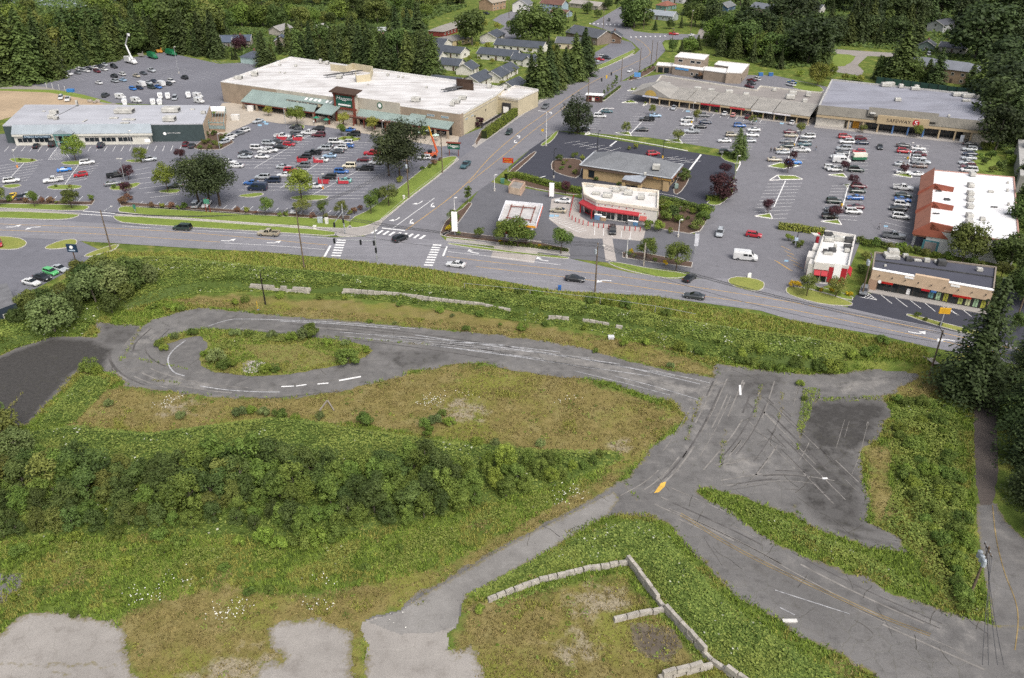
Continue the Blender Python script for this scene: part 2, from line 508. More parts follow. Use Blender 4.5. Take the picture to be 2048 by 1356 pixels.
# --- vacant lot pavements
OLD_PAVE=[(-60,745),(0,710),(34,695),(103,673),(147,671),(191,674),(195,662),(185,642),(230,648),(285,650),(300,640),(355,625),(395,616),(440,618),(600,634),
    (680,639),(800,650),(919,661),(1056,676),(1158,693),(1261,721),(1348,741),(1427,755),(1433,726),(1502,738),(1567,744),(1620,748),(1690,744),(1775,731),(1809,734),
    (1843,751),(1792,782),(1768,796),(1790,830),(1765,850),(1758,878),(1727,902),(1727,946),(1738,1005),(1734,1043),(1792,1067),(1826,1101),(1789,1101),(1724,1090),
    (1638,1060),(1587,1032),(1485,998),(1406,978),(1396,984),(1430,1004),(1502,1053),(1553,1084),(1621,1114),(1690,1138),(1809,1190),(1895,1224),(1970,1244),(2000,1252),
    (2160,1252),(2160,1440),(1860,1440),(1748,1356),(1656,1299),(1604,1278),(1553,1237),(1468,1190),(1389,1108),(1343,1056),(1295,1032),(1227,1031),(1162,1052),(1127,1084),
    (1062,1126),(994,1171),(942,1195),(924,1216),(916,1258),(864,1275),(800,1262),(724,1241),(793,1217),(851,1179),(919,1142),(988,1101),(1056,1063),(1100,1039),(1158,1012),
    (1227,967),(1261,944),(1305,888),(1350,864),(1374,833),(1343,803),(1305,796),(1227,768),(1158,755),(1124,756),(1022,741),(970,727),(919,727),(871,738),(813,745),
    (803,755),(748,765),(700,782),(581,799),(513,799),(410,794),(308,782),(253,772),(229,751),(205,745),(164,738),(137,762),(120,786),(89,813),(65,847),(34,857),(0,847),(-60,870)]
SEAMS=[[(1520,770),(1508,835)],[(1566,785),(1558,842)],[(1640,780),(1612,830),(1592,900)],[(1402,795),(1372,880)],[(1452,860),(1440,935)],[(285,650),(262,690),(240,722)],[(236,715),(300,722),(375,738)],[(1430,975),(1420,1005)],[(45,785),(5,835)],[(1610,798),(1700,796),(1790,800)],[(1590,1010),(1600,1040)],[(310,760),(365,768)],[(1245,955),(1275,1000)],[(1500,1230),(1460,1190)],[(860,690),(640,672)]]
JOIN=[(715,1236),(800,1215),(925,1200),(925,1262),(905,1290),(880,1310),(735,1310)]
def paved(name,px,dz,kind,ew=1.3,cell=0.25,warp=0.9,dark=(),pale=(),seams=(),label=None):
    """old paving as a fine sheet: uneven outline, moss and dirt creeping in from the edge (attribute 'edge'), worn darker and paler areas"""
    pw=[(p.x,p.y) for p in LP(px)];xs=np.arange(min(p[0] for p in pw)-1,max(p[0] for p in pw)+1,cell);ys=np.arange(min(p[1] for p in pw)-1,max(p[1] for p in pw)+1,cell)
    X,Y=np.meshgrid(xs,ys);XW=X+warp*2*(fbm(X/2.6,Y/2.6,3)-.5);YW=Y+warp*2*(fbm(X/2.6,Y/2.6,9)-.5)
    ins=inside(XW,YW,pw);D=np.zeros(X.shape)
    D[ins]=seg_dist(XW[ins],YW[ins],[Vector((*p,0)) for p in pw+pw[:1]])
    at={'edge':np.clip(1-D/ew,0,1)};at['edge'][inside(X,Y,[(p.x,p.y) for p in LP(JOIN)])]=0
    for s in seams:
        q=LP(s);at['edge'][ins]=np.maximum(at['edge'][ins],np.clip(1.0-seg_dist(XW[ins],YW[ins],q)/.6,0,1)*.8)
    def soft(polys):
        r_=np.zeros(X.shape)
        for p,k,wd in polys:
            q=[(v.x,v.y) for v in LP(p)];i=inside(X,Y,q);d=seg_dist(X[ins],Y[ins],[Vector((*v,0)) for v in q+q[:1]]);dd=np.zeros(X.shape);dd[ins]=d
            r_=np.maximum(r_,k*np.clip(np.where(i,dd,-dd)/wd+.5,0,1))
        return r_
    at['dark']=soft(dark);at['pale']=soft(pale)
    ny,nx=X.shape;cellin=ins[:-1,:-1]&ins[1:,1:]&ins[1:,:-1]&ins[:-1,1:];r_,c_=np.nonzero(cellin);Fq=np.stack([r_*nx+c_,r_*nx+c_+1,(r_+1)*nx+c_+1,(r_+1)*nx+c_],1)
    used=np.unique(Fq);mp=-np.ones(nx*ny,int);mp[used]=np.arange(len(used));V=np.stack([X.ravel()[used],Y.ravel()[used],np.full(len(used),LOT+dz)],1)
    me=npmesh(name,V,mp[Fq],PAVEM[kind])
    for k,v in at.items():a_=me.attributes.new(k,'FLOAT','POINT');a_.data.foreach_set('value',v.ravel()[used].astype(np.float32))
    o=bpy.data.objects.new(name,me);C.objects.link(o);return tag(o,label,kind='structure')
def pave_mat(name,base,dark,pale,crack):
    m,t,b=newmat(name);base,dark,pale=S(base),S(dark),S(pale)
    pos=node(t,'NewGeometry').outputs['Position'];A=lambda n:node(t,'Attribute',attribute_name=n).outputs['Fac']
    big=noisen(t,.07,4,pos);mid=noisen(t,.5,5,pos,.65);fine=noisen(t,6.0,3,pos,.8);sp=noisen(t,1.6,4,pos,.7)
    o=mixc(t,ramp(t,big,.35,.65),tuple(v*.86 for v in base),tuple(v*1.12 for v in base))
    o=mixc(t,mathn(t,'MULTIPLY',ramp(t,mid,.52,.72),.35),o,pale)
    o=mixc(t,mathn(t,'MULTIPLY',ramp(t,mid,.47,.32),.45),o,dark)
    mp=node(t,'Mapping');mp.inputs['Rotation'].default_value=(0,0,R(25));mp.inputs['Scale'].default_value=(.05,1.3,1);t.links.new(pos,mp.inputs[0])
    o=mixc(t,mathn(t,'MULTIPLY',ramp(t,noisen(t,.8,4,mp.outputs[0]),.56,.75),.2),o,pale)
    jit=lambda a,k,lo,hi:ramp(t,mathn(t,'ADD',a,mathn(t,'MULTIPLY',mathn(t,'SUBTRACT',mid,.5),k)),lo,hi)
    o=mixc(t,jit(A('dark'),1.4,.3,.8),o,mixc(t,ramp(t,sp,.3,.7),tuple(v*.7 for v in dark),tuple(v*1.15 for v in dark)))
    o=mixc(t,mathn(t,'MULTIPLY',jit(A('pale'),1.6,.35,.85),.7),o,pale)
    vo=node(t,'TexVoronoi',feature='DISTANCE_TO_EDGE');vo.inputs['Scale'].default_value=.33;wn=node(t,'TexNoise');wn.inputs['Scale'].default_value=.6;t.links.new(pos,wn.inputs[0])
    t.links.new(mixc(t,.9,pos,wn.outputs['Color'],'ADD'),vo.inputs['Vector'])
    o=mixc(t,mathn(t,'MULTIPLY',mathn(t,'MULTIPLY',ramp(t,vo.outputs['Distance'],.014,.0),ramp(t,big,.4,.55)),crack),o,S('#4a4936'))
    o=mixc(t,mathn(t,'MULTIPLY',ramp(t,sp,.66,.74),.5),o,tuple(v*.5 for v in dark))
    e=mathn(t,'ADD',A('edge'),mathn(t,'MULTIPLY',mathn(t,'SUBTRACT',sp,.5),1.5))
    dirt=mixc(t,ramp(t,sp,.3,.7),S('#5f5848'),S('#7d7456'));moss=mixc(t,ramp(t,fine,.3,.7),S('#565c2a'),S('#7b7a40'))
    o=mixc(t,mathn(t,'MULTIPLY',ramp(t,e,.55,.85),.7),o,dirt);o=mixc(t,ramp(t,e,.88,1.05),o,moss)
    o=mixc(t,.32,o,mixc(t,ramp(t,fine,.25,.75),(.3,.3,.3),(1.55,1.55,1.55)),'MULTIPLY')
    t.links.new(o,b.inputs['Base Color']);b.inputs['Roughness'].default_value=.92;b.inputs['Specular IOR Level'].default_value=.2
    return m
PAVEM={'asphalt':pave_mat('broken_asphalt','#6a6866','#454341','#8e8a85',.5),'concrete':pave_mat('stained_concrete','#928d87','#716b64','#a49f98',.3),'lane':pave_mat('patched_lane','#817e7a','#63605d','#979490',.2)}
DK=[([(-60,745),(0,715),(40,698),(105,676),(180,680),(225,700),(205,735),(160,738),(130,765),(85,815),(60,850),(-60,870)],.95,3.0),([(1602,802),(1700,797),(1768,800),(1788,832),(1762,852),(1755,880),(1722,905),(1640,905),(1596,880)],.8,5.0),
      ([(1440,745),(1540,742),(1575,755),(1560,790),(1500,800),(1450,770)],.55,3),([(1590,880),(1640,860),(1720,910),(1735,1045),(1800,1080),(1640,1055),(1600,1000),(1590,900)],.62,3),([(740,700),(900,698),(905,722),(800,745)],.55,3),([(200,642),(285,652),(260,690),(205,690)],.5,2),([(1640,1045),(1820,1095),(1700,1080)],.7,2),([(1400,1050),(1600,1150),(1800,1260),(2000,1330),(1800,1356),(1600,1260),(1400,1110)],.35,4)]
PL=[([(1400,760),(1450,760),(1400,900),(1330,960),(1300,950),(1370,880)],.55,4),([(1440,900),(1580,930),(1500,960),(1420,950)],.5,4),([(1020,690),(1200,715),(1400,775),(1380,800),(1150,735),(900,690)],.6,3),([(300,740),(420,765),(600,785),(420,785),(280,762)],.55,3),([(240,690),(300,650),(330,660),(280,700),(270,720)],.5,2),([(1640,770),(1760,745),(1800,760),(1700,790)],.6,3),([(1800,1200),(1960,1260),(2000,1330),(1850,1290)],.4,4)]
pave=paved('abandoned_pavement',OLD_PAVE,0.02,'asphalt',dark=DK,pale=PL,seams=SEAMS,label='cracked abandoned asphalt with an oval loop and a junction')
def lsheet(name,px,mat,dz,rag=0.4,sm=1):return sheet(name,px,LOT+dz,mat,rag,sm,parent=None)
def psheet(name,px,mat,dz,rag=0.4,sm=1,parent=pave):return sheet(name,px,LOT+dz,mat,rag,sm,parent=parent)
paved('lane_surface',[(870,1266),(914,1256),(922,1212),(942,1192),(1064,1122),(1130,1082),(1215,1034),(1240,1000),(1230,980),(1160,1016),(1058,1067),(990,1104),(922,1146),(855,1184),(796,1222),(730,1244),(800,1270)],.035,'lane',warp=.15)
ISLAND=[(395,668),(425,690),(398,712),(408,735),(440,746),(506,753),(581,748),(640,738),(690,728),(735,714),(745,698),(700,682),(640,676),(560,668),(480,660),(410,656),(340,668),(305,690),(330,690)]
psheet('weedy_island',ISLAND,M('weedy_turf','#6d7434',.95,.2,.4,col2='#7b7245',fine=.5),0.05,0.7)
psheet('concrete_slab',[(485,722),(530,720),(535,735),(505,748),(482,742)],CONC,0.06,0.3)
PADS=[
    [(724,1243),(800,1222),(850,1202),(915,1215),(915,1256),(902,1268),(899,1292),(916,1301),(950,1296),(964,1313),(970,1342),(953,1400),(721,1400),(718,1333),(741,1292),(718,1258)],
    [(533,1258),(564,1234),(636,1234),(673,1241),(700,1261),(715,1290),(713,1340),(700,1420),(500,1420),(502,1330),(560,1316),(537,1292)],
    [(-90,1280),(0,1262),(20,1240),(41,1223),(150,1222),(222,1241),(253,1261),(263,1313),(290,1420),(-90,1420)]]
PAVEM['soil']=pave_mat('dark_soil','#5d554b','#463f37','#746a5c',0)
paved('soil_patch',[(1258,1250),(1300,1240),(1345,1262),(1375,1300),(1350,1330),(1290,1322),(1262,1290)],.02,'soil',3.0)
for p in PADS:paved('concrete_pad',p,0.03+.004*PADS.index(p),'concrete',2.6,warp=1.1,seams=[[(-60,1330),(60,1329),(100,1326),(150,1328),(235,1337)],[(95,1322),(140,1322)],[(100,1342),(150,1344)]] if p[0][0]<0 else [])
paved('old_pavement',[(-60,1142),(0,1142),(51,1145),(31,1196),(0,1213),(-60,1220)],0.02,'asphalt')
lsheet('gravel_track',[(1935,735),(1948,800),(1949,1010),(1996,1010),(1994,800),(2020,735)],GRAV,0.02,0.3)
paved('track_pavement',[(1949,1005),(1952,1060),(1965,1130),(1985,1258),(2160,1258),(2160,1130),(2048,1075),(2010,1040),(1996,1005)],0.015,'asphalt',warp=.3)
# paint and scuffs left on the old pavement
def pline(px,wd,mat,dz=0.06,name='paint_line',parent=pave,z=LOT,sm=2):
    return MB().strip(smooth(LP(px,z+dz),sm),wd).build(name,mat,parent)
pline([(417,652),(450,641),(475,637),(600,641),(700,646),(830,657)],0.22,WORN)
for a,b in [((560,642),(800,658)),((680,664),(1010,690)),((690,672),(1000,700)),((720,676),(1090,718)),((760,672),(1180,716)),((830,670),(1240,728)),((860,690),(1200,738)),
             ((960,700),(1300,752)),((1000,690),(1350,752)),((900,684),(1120,704)),((1180,720),(1400,768)),((1150,742),(1340,790)),((1230,752),(1400,800)),((1300,740),(1420,766))]:
    mx=((a[0]+b[0])/2+rnd.uniform(-8,8),(a[1]+b[1])/2+rnd.uniform(-3,1))
    pline([a,mx,b],rnd.uniform(0.12,0.3),WORN,0.055,'scuff_line')
pline([(372,680),(345,700),(333,720),(345,745),(370,752)],0.28,WORN)
pline([(400,772),(450,780),(520,784),(560,784)],0.25,WORN)
for a,b in [((563,773),(588,772)),((592,772),(613,769)),((635,768),(657,766))]:pline([a,b],0.35,WHITE,sm=0)
pline([(678,761),(722,753)],0.5,WHITE,sm=0)
pline([(1480,770),(1481,790)],0.4,WHITE,sm=0)
pline([(1645,957),(1655,956)],0.4,WHITE,sm=0)
MB().poly(LP([(1308,986),(1322,966),(1332,963),(1330,972),(1318,984)],LOT+0.06)).build('yellow_paint_mark',M('bright_yellow_paint','#d8ae4e',0.7),pave)
for off in (0,1):
    pline([(x+off*2,y-off*4) for x,y in [(1360,1030),(1400,1055),(1450,1088),(1550,1140),(1650,1185),(1760,1235),(1860,1272)]],0.13,M('worn_yellow_paint','#8d7a52',0.8,0.3,0.5),0.05)
pline([(1985,1010),(1992,1080),(2010,1150),(2032,1200),(2038,1240),(2030,1300)],0.14,MATS['worn_yellow_paint'],0.05)
for px in [[(1700,1228),(1550,1180)],[(1560,1215),(1590,1230)]]:pline(px,0.15,WORN)
# --- main street, side street, lots
FAR_E=[(-400,420),(0,438),(115,441),(245,449),(400,458),(520,464),(600,469),(670,475),(740,472),(890,480),(1000,498),(1140,517),(1260,545),(1340,558),(1455,556),(1530,575),(1575,588),(1690,614),(1800,640),(1860,652),(2048,694),(2500,790)]
NEAR_E=[(-400,455),(0,472),(160,482),(240,487),(381,496),(520,503),(665,516),(754,528),(843,535),(1020,564),(1107,581),(1305,592),(1520,621),(1587,641),(1758,670),(1850,692),(2048,732),(2500,825)]
road=sheet('main_road',FAR_E+NEAR_E[::-1],0.045,A_ROAD)
SIDE_L=[(721,470),(767,442),(817,399),(876,354),(919,318),(950,296),(999,262),(1079,207),(1130,176),(1183,146),(1269,109),(1280,99),(1264,84),(1235,68),(1180,48),(1250,8),(1275,-8)]
SIDE_R=[(1310,-8),(1282,12),(1252,46),(1268,62),(1300,66),(1330,67),(1400,69),(1400,78),(1330,80),(1324,86),(1331,101),(1307,127),(1241,163),(1203,177),(1160,222),(1114,261),(1084,282),(1061,298),(1020,331),(982,364),(957,381),(925,408),(891,441),(880,470),(895,484)]
side=sheet('side_road',SIDE_L+SIDE_R+[(890,481),(740,473)],0.04,A_SIDE)
LOT_L=[(-400,440),(-400,285),(0,268),(100,262),(380,262),(425,250),(435,235),(480,228),(560,225),(915,275),(990,245),(1010,255),(952,297),(919,319),(876,356),(817,401),(767,444),(721,472),(600,470),(245,450),(115,443),(0,440)]
lotL=sheet('parking_lot',LOT_L,0.02,A_LOT,label='asphalt parking lot in front of the two left stores')
lotB=sheet('rear_parking_lot',[(-300,150),(0,142),(60,147),(110,141),(245,118),(330,104),(440,128),(500,124),(590,118),(450,215),(420,225),(400,212),(225,206),(190,196),(90,174),(0,164),(-300,176)],0.02,A_LOT,label='rear asphalt car park by the conifers')
lotR=sheet('parking_lot',[(1114,261),(1160,222),(1203,177),(1241,163),(1310,150),(1380,140),(1420,150),(1500,150),(1545,150),(1660,175),(1640,235),(1995,280),(1960,300),(1950,350),(1850,480),(1836,500),(1720,478),(1718,490),(1690,560),(1640,575),(1575,590),(1530,578),(1455,558),(1378,556),(1390,465),(1420,420),(1470,355),(1480,318),(1450,300),(1300,275)],0.02,A_LOTR,label='large asphalt parking lot of the grey-roofed supermarket')
lotBank=sheet('bank_parking_lot',[(1061,298),(1084,282),(1118,262),(1470,318),(1470,350),(1425,420),(1390,425),(1300,398),(1100,368),(1030,350),(1022,335)],0.032,A_NEW,label='freshly sealed black asphalt round the bank')
lotGas=sheet('forecourt',[(957,381),(982,364),(1020,372),(1060,378),(1160,396),(1330,450),(1395,470),(1380,545),(1215,525),(1190,522),(1140,517),(1000,492),(900,470),(912,440),(940,405)],0.034,A_GAS,label='grey asphalt forecourt of the petrol station')
lotS=sheet('strip_mall_lot',[(1712,590),(1760,585),(1990,625),(2010,560),(2048,560),(2060,700),(2000,682),(1860,652),(1800,640),(1695,615)],0.034,A_NEW,label='dark asphalt parking of the small strip mall')
lotD=sheet('dealer_lot',[(-400,640),(-400,455),(0,472),(160,482),(200,500),(157,532),(50,588),(0,612),(-300,735)],0.03,A_LOT,0.0,label='grey asphalt lot at the left edge across the street')
sheet('plaza',[(408,285),(412,250),(445,206),(480,205),(700,240),(920,268),(914,290),(880,293),(800,279),(700,262),(640,252),(560,247),(515,240),(465,262),(440,278)],0.06,PLAZA,label='pale concrete walk before the white-roofed supermarket')
sheet('dirt_yard',[(-300,188),(0,180),(90,182),(150,193),(228,213),(130,216),(60,224),(0,240),(-300,265)],0.03,asphalt('tan_dirt','#a39077',.2),1.0)
sheet('gravel_yard',[(-300,176),(0,164),(90,174),(225,206),(260,214),(130,208),(0,180)],0.025,GRAVG,0.8)
sheet('service_yard',[(1000,30),(1045,15),(1115,22),(1090,55),(1060,70),(1015,80),(975,92),(960,85),(1010,52),(985,40)],0.02,A_SIDE)
sheet('side_car_park',[(1183,132),(1190,105),(1235,78),(1262,84),(1272,96),(1240,112),(1215,124)],0.02,A_LOT)
sheet('gravel_drive',[(1392,78),(1398,60),(1430,42),(1450,38),(1452,46),(1432,56),(1425,78)],0.022,GRAVG,0.4)
sheet('park_path',[(1665,98),(1790,106),(1790,114),(1735,112),(1715,130),(1728,142),(1722,152),(1660,142),(1660,134),(1690,132),(1712,112),(1665,106)],0.022,GRAVG,0.3)
sheet('path',[(1786,108),(1870,118),(1868,125),(1786,116)],0.022,GRAVG,0.3)
sheet('footpath',[(1808,688),(1835,690),(1862,712),(1880,728),(1868,728),(1845,712)],-0.6,GRAVG,0.2)
sheet('lake',[(-200,-40),(420,-40),(300,-6),(178,12),(140,17),(60,8),(-200,4)],0.05,M('lake_water','#a9b0ba',0.25,0.05,0.05),label='pale grey lake beyond the trees')
# --- verges, islands and sidewalks (raised, with kerb)
def verge(px,mat=LAWN,name='verge',h=0.13,kerb=0.18,sm=1,label=None,z=0.0,kind='structure'):
    pts=LP(px,z)
    if sm:pts=smoothc(pts,sm)
    o=MB().prism(pts,z-0.1,z+h).build(name,mat,kind=kind,label=label)
    if kerb:MB().kerb([*pts,pts[0]],kerb,z-0.05,z+h+0.025).build('kerb',KERB,o)
    return o
verge([(-300,404),(0,407),(170,411),(181,415),(162,423),(0,416),(-300,408)])
verge([(-300,424),(0,422),(158,429),(158,432),(140,438),(110,440),(0,436),(-300,430)])
verge([(235,416),(260,411),(500,428),(640,438),(700,440),(700,455),(680,458),(500,446),(240,427)])
verge([(226,430),(500,449),(672,462),(668,473),(600,468),(500,462),(400,456),(250,447),(230,440)])
verge([(700,438),(740,420),(800,375),(850,335),(880,318),(908,312),(917,317),(876,352),(817,397),(767,438),(735,452),(712,456),(700,455)],label='sloping grass verge beside the side road')
verge([(-300,420),(0,417),(162,426),(160,429),(0,421),(-300,423)],WALK,'sidewalk',0.12,0)
verge([(232,428),(500,447),(676,459),(712,456),(735,453),(760,440),(766,443),(745,466),(722,472),(690,474),(672,472),(676,463),(500,450),(232,431)],WALK,'sidewalk',0.125,0.15)
verge([(766,442),(817,399),(876,354),(918,319),(914,316),(870,352),(812,396),(762,438)],WALK,'sidewalk',0.12,0.1,0)
verge([(950,296),(999,262),(1079,207),(1130,176),(1183,146),(1269,109),(1262,107),(1178,143),(1124,173),(1073,203),(993,258),(944,292)],WALK,'sidewalk',0.12,0.1,0)
verge([(953,292),(960,280),(985,262),(1030,230),(1075,200),(1066,196),(1000,235),(962,262),(950,285)],BED,'hedge_bed',0.13,0.15,0)
verge([(895,486),(960,494),(1050,507),(1138,514),(1137,519),(1060,511),(960,499),(897,489)],LAWN)
verge([(893,477),(960,484),(1050,496),(1138,507),(1140,512),(1050,501),(960,489),(893,482)],WALK,'sidewalk',0.12,0.1,0)
verge([(880,470),(900,462),(960,470),(1060,482),(1138,498),(1138,505),(1050,493),(960,481),(895,474)],BED,'planting_bed',0.13,0.15,0)
verge([(905,430),(925,418),(938,405),(944,408),(930,428),(905,462),(888,472),(880,468),(890,445)],BED,'planting_bed',0.13,0.15,0)
verge([(1215,524),(1240,526),(1300,538),(1375,548),(1378,553),(1345,558),(1300,552),(1250,540),(1222,530)],LAWN,label='grass island before the petrol station exit')
verge([(1245,505),(1280,505),(1385,525),(1383,535),(1300,524),(1245,515)],BED,'planting_bed',0.13,0.15,0)
verge([(1455,558),(1480,553),(1527,562),(1529,575),(1515,584),(1480,578),(1458,568)],LAWND,'grass_island',label='yellowish kidney-shaped grass island in the driveway mouth')
verge([(1571,578),(1580,572),(1640,584),(1705,605),(1703,613),(1650,610),(1600,598),(1574,588)],LAWND,'verge',label='grass verge before the red and white restaurant')
verge([(1585,567),(1640,574),(1706,593),(1704,603),(1640,583),(1590,571)],LAWN,'verge')
verge([(-20,472),(35,475),(55,484),(50,493),(30,500),(-20,498)],LAWND,'grass_island',label='grass island at the left edge beside the street')
verge([(90,494),(120,482),(148,478),(156,484),(148,493),(120,498),(92,499)],LAWND,'grass_island',label='oval grass island in the dealer driveway')
verge([(165,512),(200,498),(240,487),(230,500),(200,508),(180,514)],LAWND,'verge',0.1)
verge([(1815,628),(1840,634),(1900,650),(1990,672),(1985,678),(1900,660),(1812,632)],LAWND,'verge')
verge([(1080,290),(1098,278),(1112,262),(1118,263),(1105,282),(1086,293)],LAWN,'verge')
verge([(1016,345),(1040,325),(1068,303),(1074,305),(1045,332),(1022,352)],BED,'planting_bed')
verge([(1102,326),(1115,317),(1160,318),(1165,330),(1158,358),(1130,352),(1104,342)],BED,'planting_bed',label='shrub bed beside the bank')
verge([(1355,356),(1368,340),(1378,345),(1378,362),(1357,390),(1345,386)],BED,'planting_bed')
verge([(1020,352),(1100,368),(1163,378),(1163,392),(1090,382),(1015,364)],BED,'planting_bed')
verge([(1318,402),(1400,424),(1420,420),(1415,440),(1395,470),(1330,460),(1300,452),(1316,440)],BED,'planting_bed',label='long bark bed with shrubs right of the convenience store')
verge([(1410,405),(1462,378),(1470,382),(1445,408),(1425,412)],LAWN,'planting_bed')
verge([(1448,305),(1480,316),(1478,330),(1440,318)],LAWN,'planting_bed')
verge([(-200,178),(90,178),(150,185),(228,206),(215,207),(140,192),(85,183)],LAWN,'verge',0.05,0)
verge([(1184,138),(1240,112),(1266,100),(1270,105),(1225,128),(1195,140)],LAWN,'verge')
verge([(1204,199),(1240,172),(1242,175),(1207,203)],LAWN,'planting_bed',0.13,0.3,0)
verge([(1252,160),(1290,140),(1310,130),(1312,138),(1290,152),(1262,162)],BED,'planting_bed')
verge([(1665,107),(1712,110),(1705,124),(1685,133),(1665,130)],LAWN,'lawn',0.04,0)
verge([(1325,88),(1340,84),(1380,84),(1385,100),(1360,110),(1335,104)],LAWN,'lawn',0.04,0)
verge([(1570,160),(1600,163),(1640,172),(1650,185),(1610,182),(1580,174)],LAWN,'verge')
verge([(960,98),(1000,88),(1010,82),(990,80),(930,100),(880,112),(900,120)],LAWN,'lawn',0.04,0)
verge([(1935,300),(1990,300),(2020,350),(2030,360),(1955,345)],LAWN,'rough_verge',0.05,0)
# lot islands
ISL=[[(16,318),(40,316),(80,320),(60,326),(30,326)],[(120,325),(150,322),(195,324),(160,330),(130,330)],[(245,322),(280,318),(300,322),(270,326)],[(352,328),(370,320),(400,320),(375,332)],
       [(0,372),(35,368),(45,372),(20,378)],[(90,376),(110,370),(165,371),(160,378),(110,380)],[(215,376),(240,372),(285,364),(270,376),(230,382)],[(310,384),(340,378),(365,380),(350,388)],
       [(470,392),(520,385),(530,390),(500,396)],[(575,396),(610,390),(660,392),(650,400),(600,402)],[(672,278),(690,272),(720,277),(715,283),(690,282)],[(578,252),(600,248),(612,254),(600,262)]]
for q in ISL:verge(q,LAWN,'lot_island',0.14,0.16)
verge([(-60,398),(180,404),(186,398),(190,400),(184,410),(0,408),(-60,406)],BED,'planting_bed',0.13,0.12,0)
verge([(240,404),(262,406),(500,422),(640,432),(700,432),(700,440),(500,430),(262,414),(242,412)],BED,'planting_bed',0.13,0.12,0)
verge([(386,296),(400,300),(440,300),(468,285),(450,270),(425,262),(405,280)],BED,'planting_bed',0.13,0.15,0)

def cracks():
    """jagged open cracks and tar seams across the old paving"""
    r_=random.Random(12);m_=MB();pw=[(p.x,p.y) for p in LP(OLD_PAVE)];n=0
    while n<70:
        u,v=r_.uniform(0,2000),r_.uniform(630,1340);p=P(u,v,LOT+.045)
        if not inside(np.array([p.x]),np.array([p.y]),pw)[0]:continue
        a=r_.choice((.55,.6,2.1,2.2,1.2))+r_.uniform(-.25,.25);pts=[p];L_=r_.uniform(1.5,6)
        while L_>0:
            s=r_.uniform(.4,1.1);a+=r_.uniform(-.35,.35)*.6;q=pts[-1]+Vector((math.cos(a)*s,math.sin(a)*s,0))+Vector((r_.uniform(-.12,.12),r_.uniform(-.12,.12),0));L_-=s
            if not inside(np.array([q.x]),np.array([q.y]),pw)[0]:break
            pts.append(q)
        if len(pts)>2:m_.strip(pts,r_.uniform(.035,.08));n+=1
    o=m_.build('cracks',M('crack_fill','#514e47',.95,.3,1.0),pave);o['kind']='stuff'
cracks()

def tyre_marks():
    """worn wheel tracks and drag marks along the old lanes"""
    r_=random.Random(9);pw=[(p.x,p.y) for p in LP(OLD_PAVE)]
    G_=[[(1450,750),(1400,860),(1330,960),(1240,1010)],[(1330,985),(1500,1060),(1700,1170),(1980,1290)],[(480,640),(800,665),(1150,722),(1400,790)],[(1560,760),(1530,860),(1450,960)],[(1690,830),(1660,930),(1600,1000),(1500,980)],[(300,655),(250,700),(300,750),(480,785),(680,765)],[(1500,800),(1600,900),(1700,1000)],[(1440,960),(1560,940),(1680,960)]]
    for mat,n in ((M('pale_tyre_wear','#827e79',.9,.2,.6),70),(M('dark_tyre_wear','#5c5957',.9,.2,.6),42)):
        m_=MB()
        for _ in range(n):
            gl=smooth(LP(r_.choice(G_),LOT+(.041 if n==70 else .043)),3);k=r_.randint(3,12);i=r_.randint(0,max(0,len(gl)-k));off=r_.uniform(-4.5,4.5);pts=[]
            for j in range(i,min(len(gl),i+k)):
                a,b=gl[max(0,j-1)],gl[min(len(gl)-1,j+1)];d=(b-a).normalized();q=gl[j]+Vector((-d.y,d.x,0))*off
                if inside(np.array([q.x]),np.array([q.y]),pw)[0]:pts.append(q)
            if len(pts)>2:m_.strip(smooth(pts,1),r_.uniform(.08,.32))
        o=m_.build('tyre_marks',mat,pave);o['kind']='stuff'
tyre_marks()
# ================================================================ MARKINGS
def rl(px,wd,mat,parent,z=0.055,name='lane_line',sm=2):return MB().strip(smooth(LP(px,z),sm),wd).build(name,mat,parent)
YL1=[(-300,436),(0,448),(213,455),(381,465),(520,477),(655,490)]
YL2=[(-300,448),(0,460),(211,468),(330,477),(440,484)]
YR1=[(893,513),(1000,526),(1122,539),(1228,551),(1400,575),(1587,604),(1700,628),(1800,648),(1900,669),(2048,702)]
YR2=[(952,533),(1020,541),(1130,554),(1228,566),(1355,585),(1520,608),(1620,626),(1758,655),(1860,677),(2048,716)]
for l in (YL1,YL2,YR1,YR2):rl(l,0.16,YELLOW,road)
rl([(449,486),(550,491),(650,499)],0.14,WHITE,road)
rl([(896,503),(1020,517),(1122,530)],0.14,WHITE,road)
rl([(1000,553),(1190,575),(1305,588),(1520,616)],0.12,WORN,road)
rl([(245,452),(400,461),(600,472),(665,477)],0.12,WHITE,road)
def bars(c0,c1,n,half,wd,parent,z=0.056):
    a,b=P(*c0,z),P(*c1,z)
    for i in range(n):
        c=a.lerp(b,i/(n-1));q=P(c0[0]+half[0],c0[1]+half[1],z)-a
        MB().strip([c-q,c+q],wd).build('crosswalk_bar',WHITE,parent)
bars((683,480),(672,511),7,(9,0.4),0.75,road)
bars((874,490),(857,530),9,(8.5,0.4),0.75,road)
bars((748,463),(845,474),9,(5.5,-3.6),0.7,side)
rl([(649,513),(661,491)],0.55,WHITE,road,name='stop_bar',sm=0)
rl([(764,456),(810,461)],0.55,WHITE,side,name='stop_bar',sm=0)
rl([(886,512),(894,493)],0.45,WHITE,road,name='stop_bar',sm=0)
rl([(786,456),(869,396)],0.2,WHITE,side)
rl([(812,460),(929,375),(979,313),(1048,256),(1082,233),(1140,192),(1190,160),(1260,130),(1298,112),(1302,102),(1285,84),(1270,76)],0.18,YELLOW,side)
rl([(937,366),(1001,316),(1060,266),(1095,240),(1135,210)],0.16,YELLOW,side)
bars((1180,47),(1246,50),9,(0.2,1.0),0.8,side)
bars((1262,74),(1330,72),8,(0.6,0.9),0.7,side)
